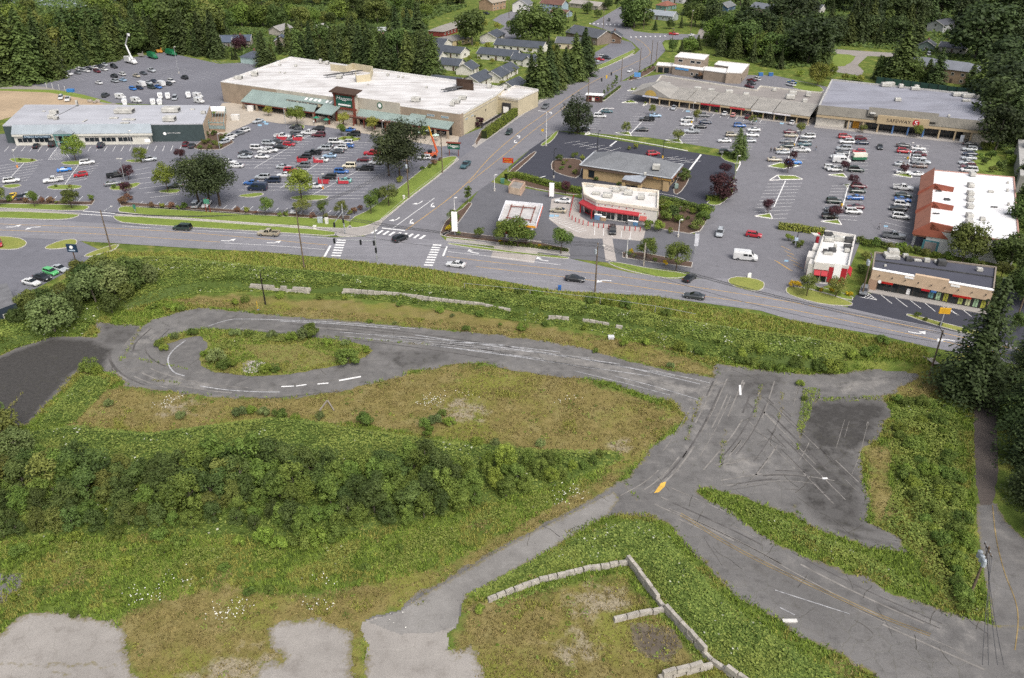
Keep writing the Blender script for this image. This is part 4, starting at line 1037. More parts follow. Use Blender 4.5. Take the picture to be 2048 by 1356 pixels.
# ---------------------------------------------------------------- 2 auto-parts store and post office
def auto_store():
    zt=6.0
    FL_,FRt,BRt,BLt=P(5.4,252.8,zt),P(405.7,249,zt),P(420,212,zt),P(50.5,211,zt)
    root=empty('store_building',(FL_.x,FL_.y,0),'long low store with pale flat roof, grey metal awning roof and dark green end wall','store')
    GW=M('dark_green_block','#3f4b4c',0.9,0.12,0.8,fine=0.35)
    TW=M('tan_side_wall','#b9a58c',0.9,0.08)
    PALE=roofmat('pale_grey_membrane','#acadb2','#838387',R(0),0.4)
    MB().prism([FL_,FRt,BRt,BLt],0,zt,cap=False).build('wall',GW,root)
    MB().prism([FL_,FRt,BRt,BLt],zt+.01,zt+.35).build('roof',PALE,root)
    f=FR(FL_,FRt)
    sidef=FR(FRt,BRt);part(root,'side_cladding',TW,sidef,.05,sidef.L-.05,0,.08,0,zt-.02)
    CRW=M('cream_render','#c9c6bb',0.85,0.06)
    GRM=M('grey_metal_roof','#a3abb0',0.5,0.06,0.3,0.2)
    a0,a1=f.fa(24,250)[0],f.fa(301,250)[0];ae0,ae1=f.fa(22,267,3.5)[0],f.fa(305,270,3.5)[0]
    slope(root,'awning_roof',GRM,f,a0,a1,.02,6.5,3.6,4.2,.2,ae0,ae1)
    seams(root,f,a0,a1,.02,6.51,3.6,4.21,GRM,.5,a2=ae0,a3=ae1)
    part(root,'fascia',CRW,f,ae0,ae1,3.35,3.6,3.3,4.0)
    part(root,'shop_front',CRW,f,a0+1,a1-.5,0,3.0,0,3.25)
    aw=a0+2
    while aw+5<a1-2:
        if not (f.fa(114,275,3)[0]-5<aw<f.fa(152,275,3)[0]):window(root,f,aw,aw+5.2,1.0,2.7,3.0,TRIM,GLASS,'shop_window',.12,2)
        aw+=5.8
    # entrance gable
    g0,g1=f.fa(114,280,4)[0],f.fa(148,280,4)[0];TEAL=M('teal_paint','#5f8a84',0.6,.08)
    gb=MB();mid=(g0+g1)/2
    for d0,d1 in ((.3,5.6),):
        gb.add([f.pt(g0-.5,d1,4.6),f.pt(mid,d1,6.2),f.pt(g1+.5,d1,4.6),f.pt(g0-.5,d0,4.6),f.pt(mid,d0,6.2),f.pt(g1+.5,d0,4.6)],[(0,1,4,3),(1,2,5,4),(0,2,1),(0,3,5,2)])
    gb.build('entrance_gable',GRM,root)
    part(root,'gable_beam',TEAL,f,g0-.3,g1+.3,5.1,5.45,4.0,4.55)
    for c in (g0+.1,mid,g1-.1):part(root,'porch_post',TEAL,f,c-.15,c+.15,5.1,5.4,0,4.0)
    part(root,'entrance_glazing',GLASS,f,g0+.3,g1-.3,3.0,3.2,.1,3.9)
    part(root,'porch_rail',TEAL,f,g0,g1,5.15,5.3,1.6,1.9)
    sa,sz=f.fa(45,271,3.7);sb,_=f.fa(101,271,3.7)
    sg=part(root,'sign_panel',M('navy_panel','#26394a',.5),f,sa,sb,3.61,3.72,2.75,3.75)
    text(sg,"O'REILLY AUTO PARTS",f,sa+.4,3.74,2.95,.62,M('pale_blue_letter','#cfe3f0',.5),sb-sa-.8)
    ea,ez=f.fa(330,269);dk=disc(root,'round_emblem',LETTER,f,ea,.02,2.9,.55)
    text(root,'UNITED STATES POST OFFICE',f,ea+.9,.03,2.9,.32,LETTER,4.6)
    nb=f.fa(294,277,3)[0];part(root,'notice_board',LETTER,f,nb-1,nb+1,3.02,3.1,.7,1.9)
    for px,sz in [((109,228),(2.6,2,1.5)),((104,237),(2.2,1.8,1.4)),((113,239),(1.4,1.6,1.2)),((250,226),(6.5,3.6,1.8)),((343,224),(6,3.4,1.9)),((340,242),(4,3,1.8)),((228,237),(3,1.2,.5)),((258,240),(4.5,1.4,.5)),
                   ((250,247),(3,1.2,.5)),((155,212),(.7,.7,2.2)),((88,223),(1.2,.6,.3)),((407,228),(1.8,.6,1.2)),((385,219),(1.6,1,.3)),((170,242),(.6,3,.25))]:
        runit(root,px,zt+.36,*sz)
    MB().kerb(pxz([(152,215),(118,232)],zt),.12,zt+.36,zt+.46).build('pipe_run',UNITD,root)
    return root
auto_store()
def annex():
    z=3.6;q=pxz([(421,214),(450,214),(447,245),(417,244)],z)
    c=cen(q);root=empty('greenhouse_annex',(c.x,c.y,0),'small glazed garden annex with white roof edge between the two left stores','greenhouse')
    TL=M('teal_frame','#7f9a9a',.5);f=FR(q[3],q[2])
    MB().prism(q,0,1.1).build('base_wall',M('annex_base','#9c8874',.9),root)
    for p in q:MB().box(p.x-.12,p.x+.12,p.y-.12,p.y+.12,1.1,z).build('post',TL,root)
    b=[q[0],q[1],q[1].lerp(q[2],.3),q[0].lerp(q[3],.3)];MB().prism(b,z+.01,z+.25).build('roof',LETTER,root)
    MB().kerb([*q,q[0]],.15,z-.3,z).build('roof_beam',TL,root)
    for i in range(6):
        a,b_=q[0].lerp(q[1],i/5),q[3].lerp(q[2],i/5);MB().kerb([a,b_],.08,z-.12,z-.02).build('rafter',TL,root)
    for i in range(4):
        window(root,f,f.L*i/4+.05,f.L*(i+1)/4-.05,1.15,2.4,-.05,TL,M('annex_glass','#8fa0a0',.2),'window',.08)
annex()

# ---------------------------------------------------------------- 3 clinic with stepped white roofs
def clinic():
    TS=siding('taupe_siding','#97897a',.3);WR=roofmat('bright_white_roof','#dad9d8','#bdb8b2',0,.3)
    bx=[([(1313,130),(1345,132.5),(1347,126),(1316,124)],3.4),([(1345,132),(1408,141),(1411,133),(1347,125.5)],3.9),([(1349.8,113),(1407.8,119.5),(1418.4,109.3),(1362,104)],7.2),
          ([(1408,140),(1453,146),(1457,137),(1411,132.5)],4.3),([(1453,145),(1483.4,146),(1499,128),(1437.7,121.6),(1429,128.5),(1458,133)],4.8)]
    q0=pxz(bx[0][0],3.4)
    root=empty('clinic',(q0[0].x,q0[0].y,0),'taupe clinic with bright white flat roofs and a raised box storey','building')
    for k,(px,z) in enumerate(bx):
        q=pxz(px,z);box_building(root,q,0,z-.25,z,TS,WR,TRIM,.3,'wall')
        f=FR(q[0],q[1])
        if k==2:
            for a in (.13,.55,.75):window(root,f,f.L*a,f.L*a+2.4,5.0,6.3,0)
        if k==1:
            part(root,'sign_board',M('sign_blue','#5d9fd8',.5),f,f.L*.1,f.L*.52,.0,.12,2.7,3.6)
            for a in (.6,.75):window(root,f,f.L*a,f.L*a+1.4,.9,2.2,0)
        if k==0:
            for a in (.12,.5):part(root,'porch_opening',GLASS,f,f.L*a,f.L*a+2.4,0,.06,.1,2.6)
        if k==4:
            part(root,'door',DTRIM,FR(q[1],q[2]),1.5,2.7,0,.08,0,2.3)
clinic()

# ---------------------------------------------------------------- 4 upper strip mall
SEAM=M('grey_standing_seam','#9c9891',0.55,0.08,0.3,0.15)
TANF=M('tan_fascia','#b3a080',0.85,0.06)
GRROOF=roofmat('grey_gravel_roof','#8f8984','#6f6a66',R(-8),.5)
def strip_upper():
    z=4.6
    fl,fr_=P(1330,197,3.1),P(1634,230,3.1)
    root=empty('strip_mall',(fl.x,fl.y,0),'long strip mall with grey standing-seam mansard and tan fascia','shops')
    q=pxz([(1308,172),(1638,213),(1648,188),(1521,173.4),(1513,182),(1322.6,152.4)],z)
    MB().prism(q,0,z-.02,cap=False).build('wall',M('strip_wall','#a79f92',.9),root)
    MB().poly(q,z).build('roof',GRROOF,root)
    MB().kerb([q[1],q[2],q[3],q[4],q[5],q[0]],.5,z-.4,z+.5).build('parapet',M('pale_parapet','#c9c4b8',.8),root)
    f=FR(q[0],q[1]);f2=FR(fl,fr_)
    d=(fl-q[0]).dot(f.n);L_=f.L
    secs=[(0.02,.28,0),(.285,.42,.3),(.425,.66,.55),(.665,.79,.15),(.795,.995,.4)]
    for s0,s1,dz in secs:
        slope(root,'mansard_roof',SEAM,f,L_*s0,L_*s1,.1,z+.9,d,3.4+dz*.3,.2)
        seams(root,f,L_*s0,L_*s1,.1,z+.91,d,3.41+dz*.3,SEAM,.55)
    part(root,'fascia',TANF,f,L_*.03,L_*.995,d-.35,d,2.55,3.25)
    n=26;RED=M('red_shopfront','#8f2a33',.6)
    for i in range(n):
        s0=L_*(.06+.93*i/n);s1=L_*(.06+.93*(i+1)/n)
        if i in (5,6,12,13,14,23):part(root,'wall_panel',M('pale_brick','#b5aa98',.9,fine=.3),f,s0+.03,s1-.03,.02,.1,0,2.9)
        else:window(root,f,s0+.05,s1-.05,.15,2.7,.02,RED if i in (7,8,9,10,16,17,18) else DTRIM,GLASS2,'shop_window',.14,1)
    for i in range(16):
        s=L_*(.05+.94*i/15);part(root,'column',TANF,f,s-.18,s+.18,d-.6,d-.25,0,2.54)
    part(root,'walkway',WALK,f,L_*.02,L_,.02,d+1.2,0.03,.16)
    # gable end with arched sign
    gx=f.fa(1301,190,d)[0]
    ga=MB();ga.add([f.pt(gx-9,d,3.2),f.pt(gx,d,7.4),f.pt(gx+9,d,3.2),f.pt(gx-9,.1,4.9),f.pt(gx,.1,7.4),f.pt(gx+9,.1,4.9)],[(0,2,1),(0,1,4,3),(1,2,5,4)])
    ga.build('gable_roof',SEAM,root)
    arch=MB();pts=[f.pt(gx+2.6*math.cos(t_*math.pi/12),d+.04,3.5+2.2*math.sin(t_*math.pi/12)) for t_ in range(13)]
    arch.add(pts,[tuple(range(13))]);arch.build('arched_sign',M('ochre_sign','#b59a55',.7),root)
    part(root,'sign_band',M('white_blue_sign','#c8cbd8',.6),f,gx-3.5,gx+3.5,d+.02,d+.1,2.7,3.3)
    for x,wd,cc in ((1527,9,'#e6e6e6'),(1565,7,'#e2dcdc'),(1475,6,'#c8454b'),(1420,8,'#b02434')):
        s,_=f.fa(x,215,d);part(root,'shop_sign',M('sign_'+cc[1:],cc,.6),f,s-wd/2,s+wd/2,d+.02,d+.12,2.6,3.2)
    for px,sz in [((1333,172),(3,1.8,1.4)),((1395,180),(3,2,1.3)),((1422,184),(2.6,2,1.3)),((1458,187),(3,2,1.5)),((1492,191),(2.4,1.8,1.2)),((1585,190),(3,2,1.6)),((1580,198),(3.4,2.4,1.8)),((1616,193),(2,2,1.8)),((1609,205),(1.8,1.6,1.4)),((1548,182),(1.6,1.4,1))]:
        runit(root,px,z+.01,*sz,rz=R(-10))
strip_upper()

# ---------------------------------------------------------------- 5 grey-roofed supermarket
def supermarket_grey():
    z=6.5
    BL,BR,FRr,FLl=P(1664,161,z),P(1980,194,z),P(1985,247,z),P(1638,213,z)
    root=empty('supermarket',(FLl.x,FLl.y,0),'grey-roofed supermarket with tan fascia, dark letters and a red round logo','supermarket')
    ROOF=roofmat('blue_grey_membrane','#8f9099','#68676d',R(-8),.45)
    MB().prism([FLl,FRr,BR,BL],0,z-.02,cap=False).build('wall',M('tan_stucco','#c9bda6',.9),root)
    MB().poly([FLl,FRr,BR,BL],z).build('roof',ROOF,root)
    MB().kerb([FLl,BL,BR,FRr],.5,z-.3,z+.6).build('parapet',M('grey_parapet','#b3b1ad',.8),root)
    f=FR(FLl,FRr);L_=f.L;TILE=M('olive_grey_tile_roof','#77736a',.8,.1,.4,fine=.2)
    d=4.0
    for s0,s1 in ((0,.34),(.64,.93),(.935,1)):
        slope(root,'mansard_roof',TILE,f,L_*s0,L_*s1,.05,z+.6,d,4.6,.2);seams(root,f,L_*s0,L_*s1,.05,z+.61,d,4.61,TILE,.45)
    slope(root,'mansard_roof',TILE,f,L_*.30,L_*.7,.3,z+1.7,d-.2,z-.6,.2);seams(root,f,L_*.30,L_*.7,.3,z+1.71,d-.2,z-.59,TILE,.45)
    part(root,'fascia',TANF,f,0,L_,d-.4,d,3.5,4.35)
    s0,s1=f.fa(1754,240,d)[0],f.fa(1856,255,d)[0]
    sg=part(root,'sign_fascia',TANF,f,s0,s1,d+.01,d+.5,3.5,6.6)
    t0,t1=f.fa(1772,247,d+.5)[0],f.fa(1820,253,d+.5)[0]
    text(sg,'SAFEWAY',f,t0,d+.53,4.4,1.25,M('black_letter','#26242a',.6),t1-t0)
    lg=disc(sg,'round_logo',M('logo_red','#b02a33',.5),f,t1+1.7,d+.5,5.05,1.15)
    text(lg,'S',f,t1+1.15,d+.58,4.25,1.6,LETTER,1.1,slant=.1)
    # shopfront
    part(root,'white_wall',M('white_block','#d8d2c6',.9),f,0,L_*.175,.02,2.6,0,3.45)
    part(root,'pale_wall',M('pale_block','#cfc6b4',.9),f,L_*.9,L_-.02,.02,3.0,0,3.45)
    n=16
    for i in range(n):
        a0=L_*(.3+.56*i/n);window(root,f,a0+.05,a0+L_*.56/n-.05,.15,3.3,.03,DTRIM,GLASS2,'shop_window',.14,1)
    part(root,'yellow_doors',M('orange_yellow_panel','#d99a32',.6),f,L_*.225,L_*.262,.03,1.2,0,2.9)
    part(root,'ice_freezer',LETTER,f,L_*.19,L_*.215,.03,1.2,0,2.2)
    part(root,'cart_shelter',M('pale_machine','#c8ccd0',.5),f,L_*.845,L_*.865,d-.5,d+.5,0.16,2.3)
    BLUEC=M('blue_column','#5b7fae',.6)
    for i in range(9):
        s=L_*(.2+.7*i/8);part(root,'column',BLUEC if 3<=i<=5 else TANF,f,s-.25,s+.25,d-.7,d-.2,.16,3.49)
    part(root,'walkway',WALK,f,0,L_,.02,d+2.2,.03,.16)
    for px,sz in [((1772,173),(4,2.4,1.6)),((1780,170),(3.4,2,1.2)),((1801,176),(1.6,1.6,1.6)),((1830,180),(3.4,2,1.2)),((1832,178),(1.6,1.6,1.6)),((1795,202),(2.2,1.8,1.2)),((1745,228),(2,1.2,.5)),((1920,192),(6,2.6,1.4)),((1940,195),(6,2.6,1.4)),
                   ((1932,203),(3,1.6,.8)),((1975,215),(1.4,1.4,1.6)),((1982,222),(1.2,1.2,1.5)),((1966,223),(1.2,1.2,1.5)),((1967,246),(1.4,1.4,1.6)),((1897,234),(.7,.7,.9))]:
        runit(root,px,z+.01,*sz,rz=R(-7))
    fc=FR(P(1745,185,0),P(1955,212,0))
supermarket_grey()

# ---------------------------------------------------------------- 6 bank
def bank():
    z=4.2
    FL_,BL_,BR_,FR_=P(1158.7,330.4,z),P(1188,304,z),P(1367,329.5,z),P(1343.6,357.8,z)
    root=empty('bank',(FL_.x,FL_.y,0),'tan brick bank with grey hip roof and yellow letters on its brown fascia','bank')
    SH=shingle('grey_shingle','#75777a');BRK=M('tan_brick','#b39a74',.9,.08,.6,fine=.35);BFA=M('brown_fascia','#655448',.8,.08)
    c=cen([FL_,BL_,BR_,FR_]);eave=[Vector((p.x,p.y,0)) for p in (FL_,FR_,BR_,BL_)]
    wall=[c+(p-c)*.9 for p in eave]
    MB().prism(wall,0,3.5,cap=False).build('wall',BRK,root)
    m_=MB();m_.prism(eave,3.3,z-.01,bot=True);m_.build('eave_fascia',BFA,root)
    r0=eave[0].lerp(eave[1],.33).lerp(eave[3].lerp(eave[2],.33),.55)+Vector((0,0,7.6));r1=eave[0].lerp(eave[1],.66).lerp(eave[3].lerp(eave[2],.66),.55)+Vector((0,0,7.6))
    ez=[p+Vector((0,0,z)) for p in eave]
    MB().add([*ez,r0,r1],[(0,1,5,4),(1,2,5),(2,3,4,5),(3,0,4)]).build('roof',SH,root)
    MB().kerb([*[c+(p-c)*.99 for p in eave],c+(eave[0]-c)*.99],.5,z+.0,z+.18).build('gutter',M('pale_gutter','#aeb1b4',.6),root)
    f=FR(eave[0],eave[1]);w=FR(wall[0],wall[1]);ds=(eave[0]-wall[0]).dot(f.n)
    for a,dd in ((.07,0),(.94,0)):part(root,'pier',BRK,f,f.L*a-.8,f.L*a+.8,-1.6,-.15,0,3.29)
    window(root,w,1.2,3.4,.6,2.9,.02,DTRIM,GLASS)
    sw=FR(wall[1],wall[2]);
    for a in (2,6,9):window(root,sw,a,a+2,.6,2.8,.02,DTRIM,GLASS)
    # porch
    PO=pxz([(1244,359),(1250,351.5),(1294,351),(1282,365.5)],3.9);PO2=[Vector((p.x,p.y,0)) for p in PO]
    MB().prism(PO2,3.2,3.88,bot=True).build('porch_fascia',BFA,root)
    MB().prism(PO2,3.89,4.0).build('porch_roof',M('grey_flat_roof','#9a9fa6',.6),root)
    pf=FR(PO2[0],PO2[3])
    for a in (.5,pf.L-.5):part(root,'porch_pier',BRK,pf,a-.5,a+.5,-1.2,-.1,0,3.19)
    a0,a1=f.fa(1306,355,0)[0],f.fa(1344,361,0)[0]
    text(root,'WELLS FARGO',f,a0,.03,3.4,.62,M('gold_letter','#d9a437',.5),a1-a0-.3)
    text(root,'WELLS FARGO',FR(eave[1],eave[2]),1.5,.03,3.4,.6,M('orange_letter','#c9662f',.5),4.5)
    runit(root,(1312,339),5.4,2.2,1.8,1.6,rz=R(-12));runit(root,(1290,350),4.6,.8,.8,.8)
    runit(root,(1352,377),0.13,1.1,1.1,1.5,mat=M('green_box','#7f9089',.6),name='utility_cabinet')
bank()

# ---------------------------------------------------------------- 7 convenience store, 8 canopy
WST=M('white_stucco','#d3cec7',.85,.05);REDA=M('red_awning','#a5363c',.65,.06);REDP=M('red_paint','#a62f33',.6,.08)
def conv_store():
    z=5.3
    BL_,BR_,FR_,F2,F1=P(1165,364.8,z),P(1317,381,z),P(1315.6,417,z),P(1193,400,z),P(1169,388,z)
    pts=[F1,F2,FR_,BR_,BL_]
    root=empty('convenience_store',(F2.x,F2.y,0),'white convenience store with red awnings behind red bollards','store')
    box_building(root,pts,0,4.6,z,WST,roofmat('dirty_white_roof','#d6d3cf','#a8a199',R(-8),.35),M('cream_cornice','#d9cfbf',.8),.45)
    f=FR(F2,FR_);L_=f.L
    slope(root,'awning',REDA,f,.1,L_*.72,.02,3.5,1.0,2.95,.3)
    for a0,a1 in ((.02,.33),(.35,.72)):window(root,f,L_*a0,L_*a1,.15,2.85,.02,TRIM,GLASS2,'shop_window',.2,3)
    slope(root,'awning',M('dull_red_awning','#a8554f',.7),f,L_*.73,L_*.84,.02,2.6,.9,1.7,.25)
    RD=M('red_tile','#b3433f',.6)
    for i,a in enumerate((.04,.15,.265,.38,.5,.62,.74,.8)):
        MB().add([f.pt(L_*a-.22,.04,4.1-(i>5)*.8),f.pt(L_*a,.04,3.88-(i>5)*.8),f.pt(L_*a+.22,.04,4.1-(i>5)*.8),f.pt(L_*a,.04,4.32-(i>5)*.8)],[(0,1,2,3)]).build('diamond_tile',RD,root)
    g=FR(F1,F2)
    slope(root,'entrance_awning',REDA,g,-.6,g.L+.3,.02,3.6,1.5,2.9,.4)
    part(root,'entrance_sign',M('striped_sign','#d8d4d4',.6),g,.1,g.L-.1,.3,.42,2.3,2.8)
    window(root,g,.5,g.L-.5,.1,2.2,.02,REDP,GLASS2,'entrance_door',.18,1)
    text(root,'CIRCLE K',g,.8,.04,4.1,.5,REDP,g.L-1.6)
    for c in (.2,g.L-.2):part(root,'entrance_post',REDP,g,c-.15,c+.15,1.2,1.5,0,2.8)
    s=FR(BL_,F1);part(root,'menu_panel',M('brown_panel','#96674a',.8),s,s.L*.5,s.L*.95,0,.06,2.9,4.4)
    for px,sz in [((1215,394),(2.6,2,1.2)),((1192,389),(2.2,1,.8)),((1232,383),(2,1.4,.9)),((1246,381),(2,1.4,1.1)),((1256,389),(2.4,1.6,1.3)),((1282,397),(1.8,2.6,1.2)),((1306,391),(2.2,.8,.5)),((1228,377),(2.6,.8,.5)),((1180,373),(2,.8,.4))]:
        runit(root,px,4.62,*sz,rz=R(-10))
    m0=f.pt(L_*.03,1.4,0)
    for a,cc,wd in ((.06,'#6f93b8',1.9),(.14,'#b39b7a',1.6),(.6,'#8a8d8f',1.4),(.68,'#5b87ad',1.2)):
        q=f.pt(L_*a,1.0,0);bx=empty('ice_chest' if a<.1 else 'goods_display',q,{'.06':'x'}.get('',{.06:'blue ice chest against the convenience store window',.14:'tan stack of goods beside the blue ice chest',.6:'grey display stand by the second shop window',.68:'low blue display crate at the right end of the shop window'}[a]),'display')
        FB(MB(),f,L_*a-wd/2,L_*a+wd/2,.6,1.3,.06,1.5 if a<.1 else 1.1).build('body',M('goods_'+cc[1:],cc,.6),bx)
        FB(MB(),f,L_*a-wd/2-.05,L_*a+wd/2+.05,.55,1.35,1.51 if a<.1 else 1.11,1.62 if a<.1 else 1.2).build('lid',LETTER,bx)
    # bollards
    BO=[(1109,408+0)] and [(1144,440),(1151,444),(1158,447),(1166,450),(1176,452),(1187,453),(1197,456),(1207,456),(1217,458),(1228,457),(1249,461),(1259,462),(1270,462),(1280,463),(1098,392),(1103,392)]
    bm=MB();bm.tube((0,0,0),(0,0,1.25),.13,n=8);bm.tube((0,0,1.25),(0,0,1.33),.13,.05,n=8);bmesh_=bm.mesh('bollard',[REDP])
    bb=MB();bb.tube((0,0,0),(0,0,.06),.22,n=10);bbm=bb.mesh('base_plate',[KERB])
    for i,px in enumerate(BO):
        e=empty('bollard',P(*px,.055),('red steel bollard, %s from the left in the store-front row'%nth(i)) if i<14 else ('red bollard by the bank hedge, %s one'%('left' if i==14 else 'right')),'bollard','red bollards of the petrol station')
        inst('post',bmesh_,e);inst('base_plate',bbm,e)
    rr=empty('guard_rail',P(1142,425,0),'long red guard rail beside the two parked sedans','rail')
    a_,b_=P(1147,395,0),P(1139,434,0)
    MB().tube(a_+Vector((0,0,.7)),b_+Vector((0,0,.7)),.12).build('beam',REDP,rr)
    for t_ in (0,.33,.66,1):q=a_.lerp(b_,t_);MB().tube(q,q+Vector((0,0,.7)),.1).build('post',REDP,rr)
conv_store()
def canopy():
    z=5.6
    q=pxz([(997,441),(1072,449),(1085,408),(1012,401.5)],z)
    c=cen(q);root=empty('fuel_canopy',(c.x,c.y,0),'petrol station canopy with white frame, orange stripe and red roof purlins','canopy')
    OR=M('orange_stripe','#e09a2c',.5,.05);WC=M('canopy_white','#d9d9dc',.6,.06);DK=M('canopy_deck','#b9b6b3',.7,.12,.4);RU=M('rust_purlin','#7b4a40',.8)
    MB().prism(q,z-1.0,z-.7,bot=True).build('deck',DK,root)
    m_=MB();m_.kerb([*q,q[0]],.22,z-1.0,z+.1);m_.build('fascia',WC,root)
    for i,mt in ((0,OR),(1,M('red_stripe','#d8603a',.5))):
        f=FR(q[i],q[i+1]);part(root,'stripe',mt,f,.05,f.L-.05,.12,.17,z-.95,z-.42)
    a,b,c2,d_=q
    def L2(u,v,zz):p=a.lerp(b,u).lerp(d_.lerp(c2,u),v);return Vector((p.x,p.y,zz))
    for u in (.18,.5,.82):MB().kerb([L2(u,.06,0),L2(u,.94,0)],.18,z-.69,z-.4).build('purlin',RU,root)
    for v in (.22,.8):MB().kerb([L2(.15,v,0),L2(.85,v,0)],.2,z-.39,z-.15).build('purlin',RU,root)
    for u,v in ((.2,.3),(.8,.3),(.2,.75),(.8,.75)):
        p=L2(u,v,0);MB().box(p.x-.2,p.x+.2,p.y-.2,p.y+.2,0.03,z-1.0).build('column',TRIM,root)
    isl=sheet('pump_island',[L2(-.05,-.75,.05),L2(1.1,-.75,.05),L2(1.12,.2,.05),L2(-.05,.2,.05)],.05,CONC,parent=lotGas)
    for i,(u,v) in enumerate(((.2,.12),(.8,.12),(.2,.55),(.8,.55))):
        p=L2(u,v,.06);e=empty('fuel_pump',p,'white and red fuel pump under the canopy, %s'%('front left','front right','rear left','rear right')[i],'pump','fuel pumps under the canopy')
        MB().box(p.x-.35,p.x+.35,p.y-.25,p.y+.25,.06,1.5).build('cabinet',LETTER,e)
        MB().box(p.x-.38,p.x+.38,p.y-.27,p.y+.27,1.51,2.1).build('display_head',REDP,e)
        MB().tube((p.x+.4,p.y,1.5),(p.x+.45,p.y,.5),.03,n=5).build('hose',DTRIM,e)
canopy()
def bin_store():
    q=pxz([(1018,372),(1041,377),(1050,364),(1027,359.5)],2.3);c=cen(q)
    root=empty('bin_enclosure',(c.x,c.y,0),'pinkish roofless bin enclosure behind the fuel canopy','enclosure')
    PK=M('pink_block','#bb9f8a',.9)
    MB().kerb([q[0],q[3],q[2],q[1]],.25,0,2.3).build('wall',PK,root)
    f=FR(q[0],q[1]);part(root,'gate',M('pale_gate','#cdb79f',.8),f,.2,f.L-.2,-.1,.0,.1,2.1)
    MB().poly(q,1.9).build('inner_cover',M('grey_cover','#8a857f',.9),root)
bin_store()

# ---------------------------------------------------------------- 9 red and white restaurant
def restaurant():
    z=5.2
    BL_,BR_,FR_,FL_=P(1651.6,460.6,z),P(1710.6,470,z),P(1697,531.6,z),P(1629,524,z)
    root=empty('restaurant',(FL_.x,FL_.y,0),'small white and red fast-food restaurant with cluttered white roof','restaurant')
    RW=M('bright_red_panel','#a82a33',.55,.06);WR=roofmat('white_restaurant_roof','#d8d7d5','#ada69f',R(-10),.3)
    box_building(root,[FL_,FR_,BR_,BL_],0,4.5,z,WST,WR,TRIM,.4)
    f=FR(FL_,FR_);L_=f.L
    part(root,'red_panel',RW,f,L_*.46,L_*.99,.02,.12,.6,z-.1)
    pn=part(root,'white_panel',LETTER,f,L_*.6,L_*.82,.13,.18,1.6,z+.3)
    part(root,'white_fascia',TRIM,f,.05,L_*.45,.02,.3,3.6,z+.1)
    for a in (.04,.25):slope(root,'awning',RW,f,L_*a,L_*(a+.19),.04,3.5,1.1,2.5,.12)
    for a in (.05,.26):window(root,f,L_*a,L_*(a+.17),.5,2.4,.02,DTRIM,GLASS)
    g=FR(FR_,BR_);part(root,'red_band',RW,g,.05,g.L*.3,.02,.1,1.5,z-.8)
    slope(root,'awning',RW,g,1,g.L*.28,.1,3.2,1.0,2.3,.12)
    s=FR(BL_,FL_)
    for a0,a1,zz,dd in ((.35,.55,4.4,1.6),(.58,.76,4.1,2.2),(.86,1.0,4.6,1.2)):
        part(root,'side_bay',TRIM,s,s.L*a0,s.L*a1,.02,dd,0,zz)
        part(root,'red_bay_band',RW,s,s.L*a0+.3,s.L*a1-.3,dd+.01,dd+.08,.8,2.6)
    for px,sz in [((1656,475),(2,1.6,1.3)),((1657,482),(2.4,1.6,1)),((1668,478),(1.6,1.4,1)),((1676,481),(2.2,1.2,1.1)),((1686,482),(2.6,.9,.7)),((1697,484),(1.8,1.4,1.2)),((1695,497),(1.8,1.2,1)),((1693,504),(1.2,1,.9)),((1664,503),(1.6,1.2,.9)),((1656,509),(2,.8,.6)),((1669,499),(.6,.8,1.4)),((1650,505),(1,1,.8))]:
        runit(root,px,4.52,*sz,rz=R(-9),mat=UNIT if rnd.random()<.7 else UNITD)
    # drive-through canopy and menu board
    c=P(1631,470,0);e=empty('drive_through_canopy',c,'white square canopy on a red post by the drive-through','canopy')
    MB().prism(pxz([(1622,465),(1634,466),(1641,471),(1628,470)],3.4),3.1,3.4,bot=True).build('top',TRIM,e)
    q=P(1633,488,0);MB().box(q.x-.35,q.x+.35,q.y-.25,q.y+.25,0.03,3.09).build('post',RW,e)
restaurant()

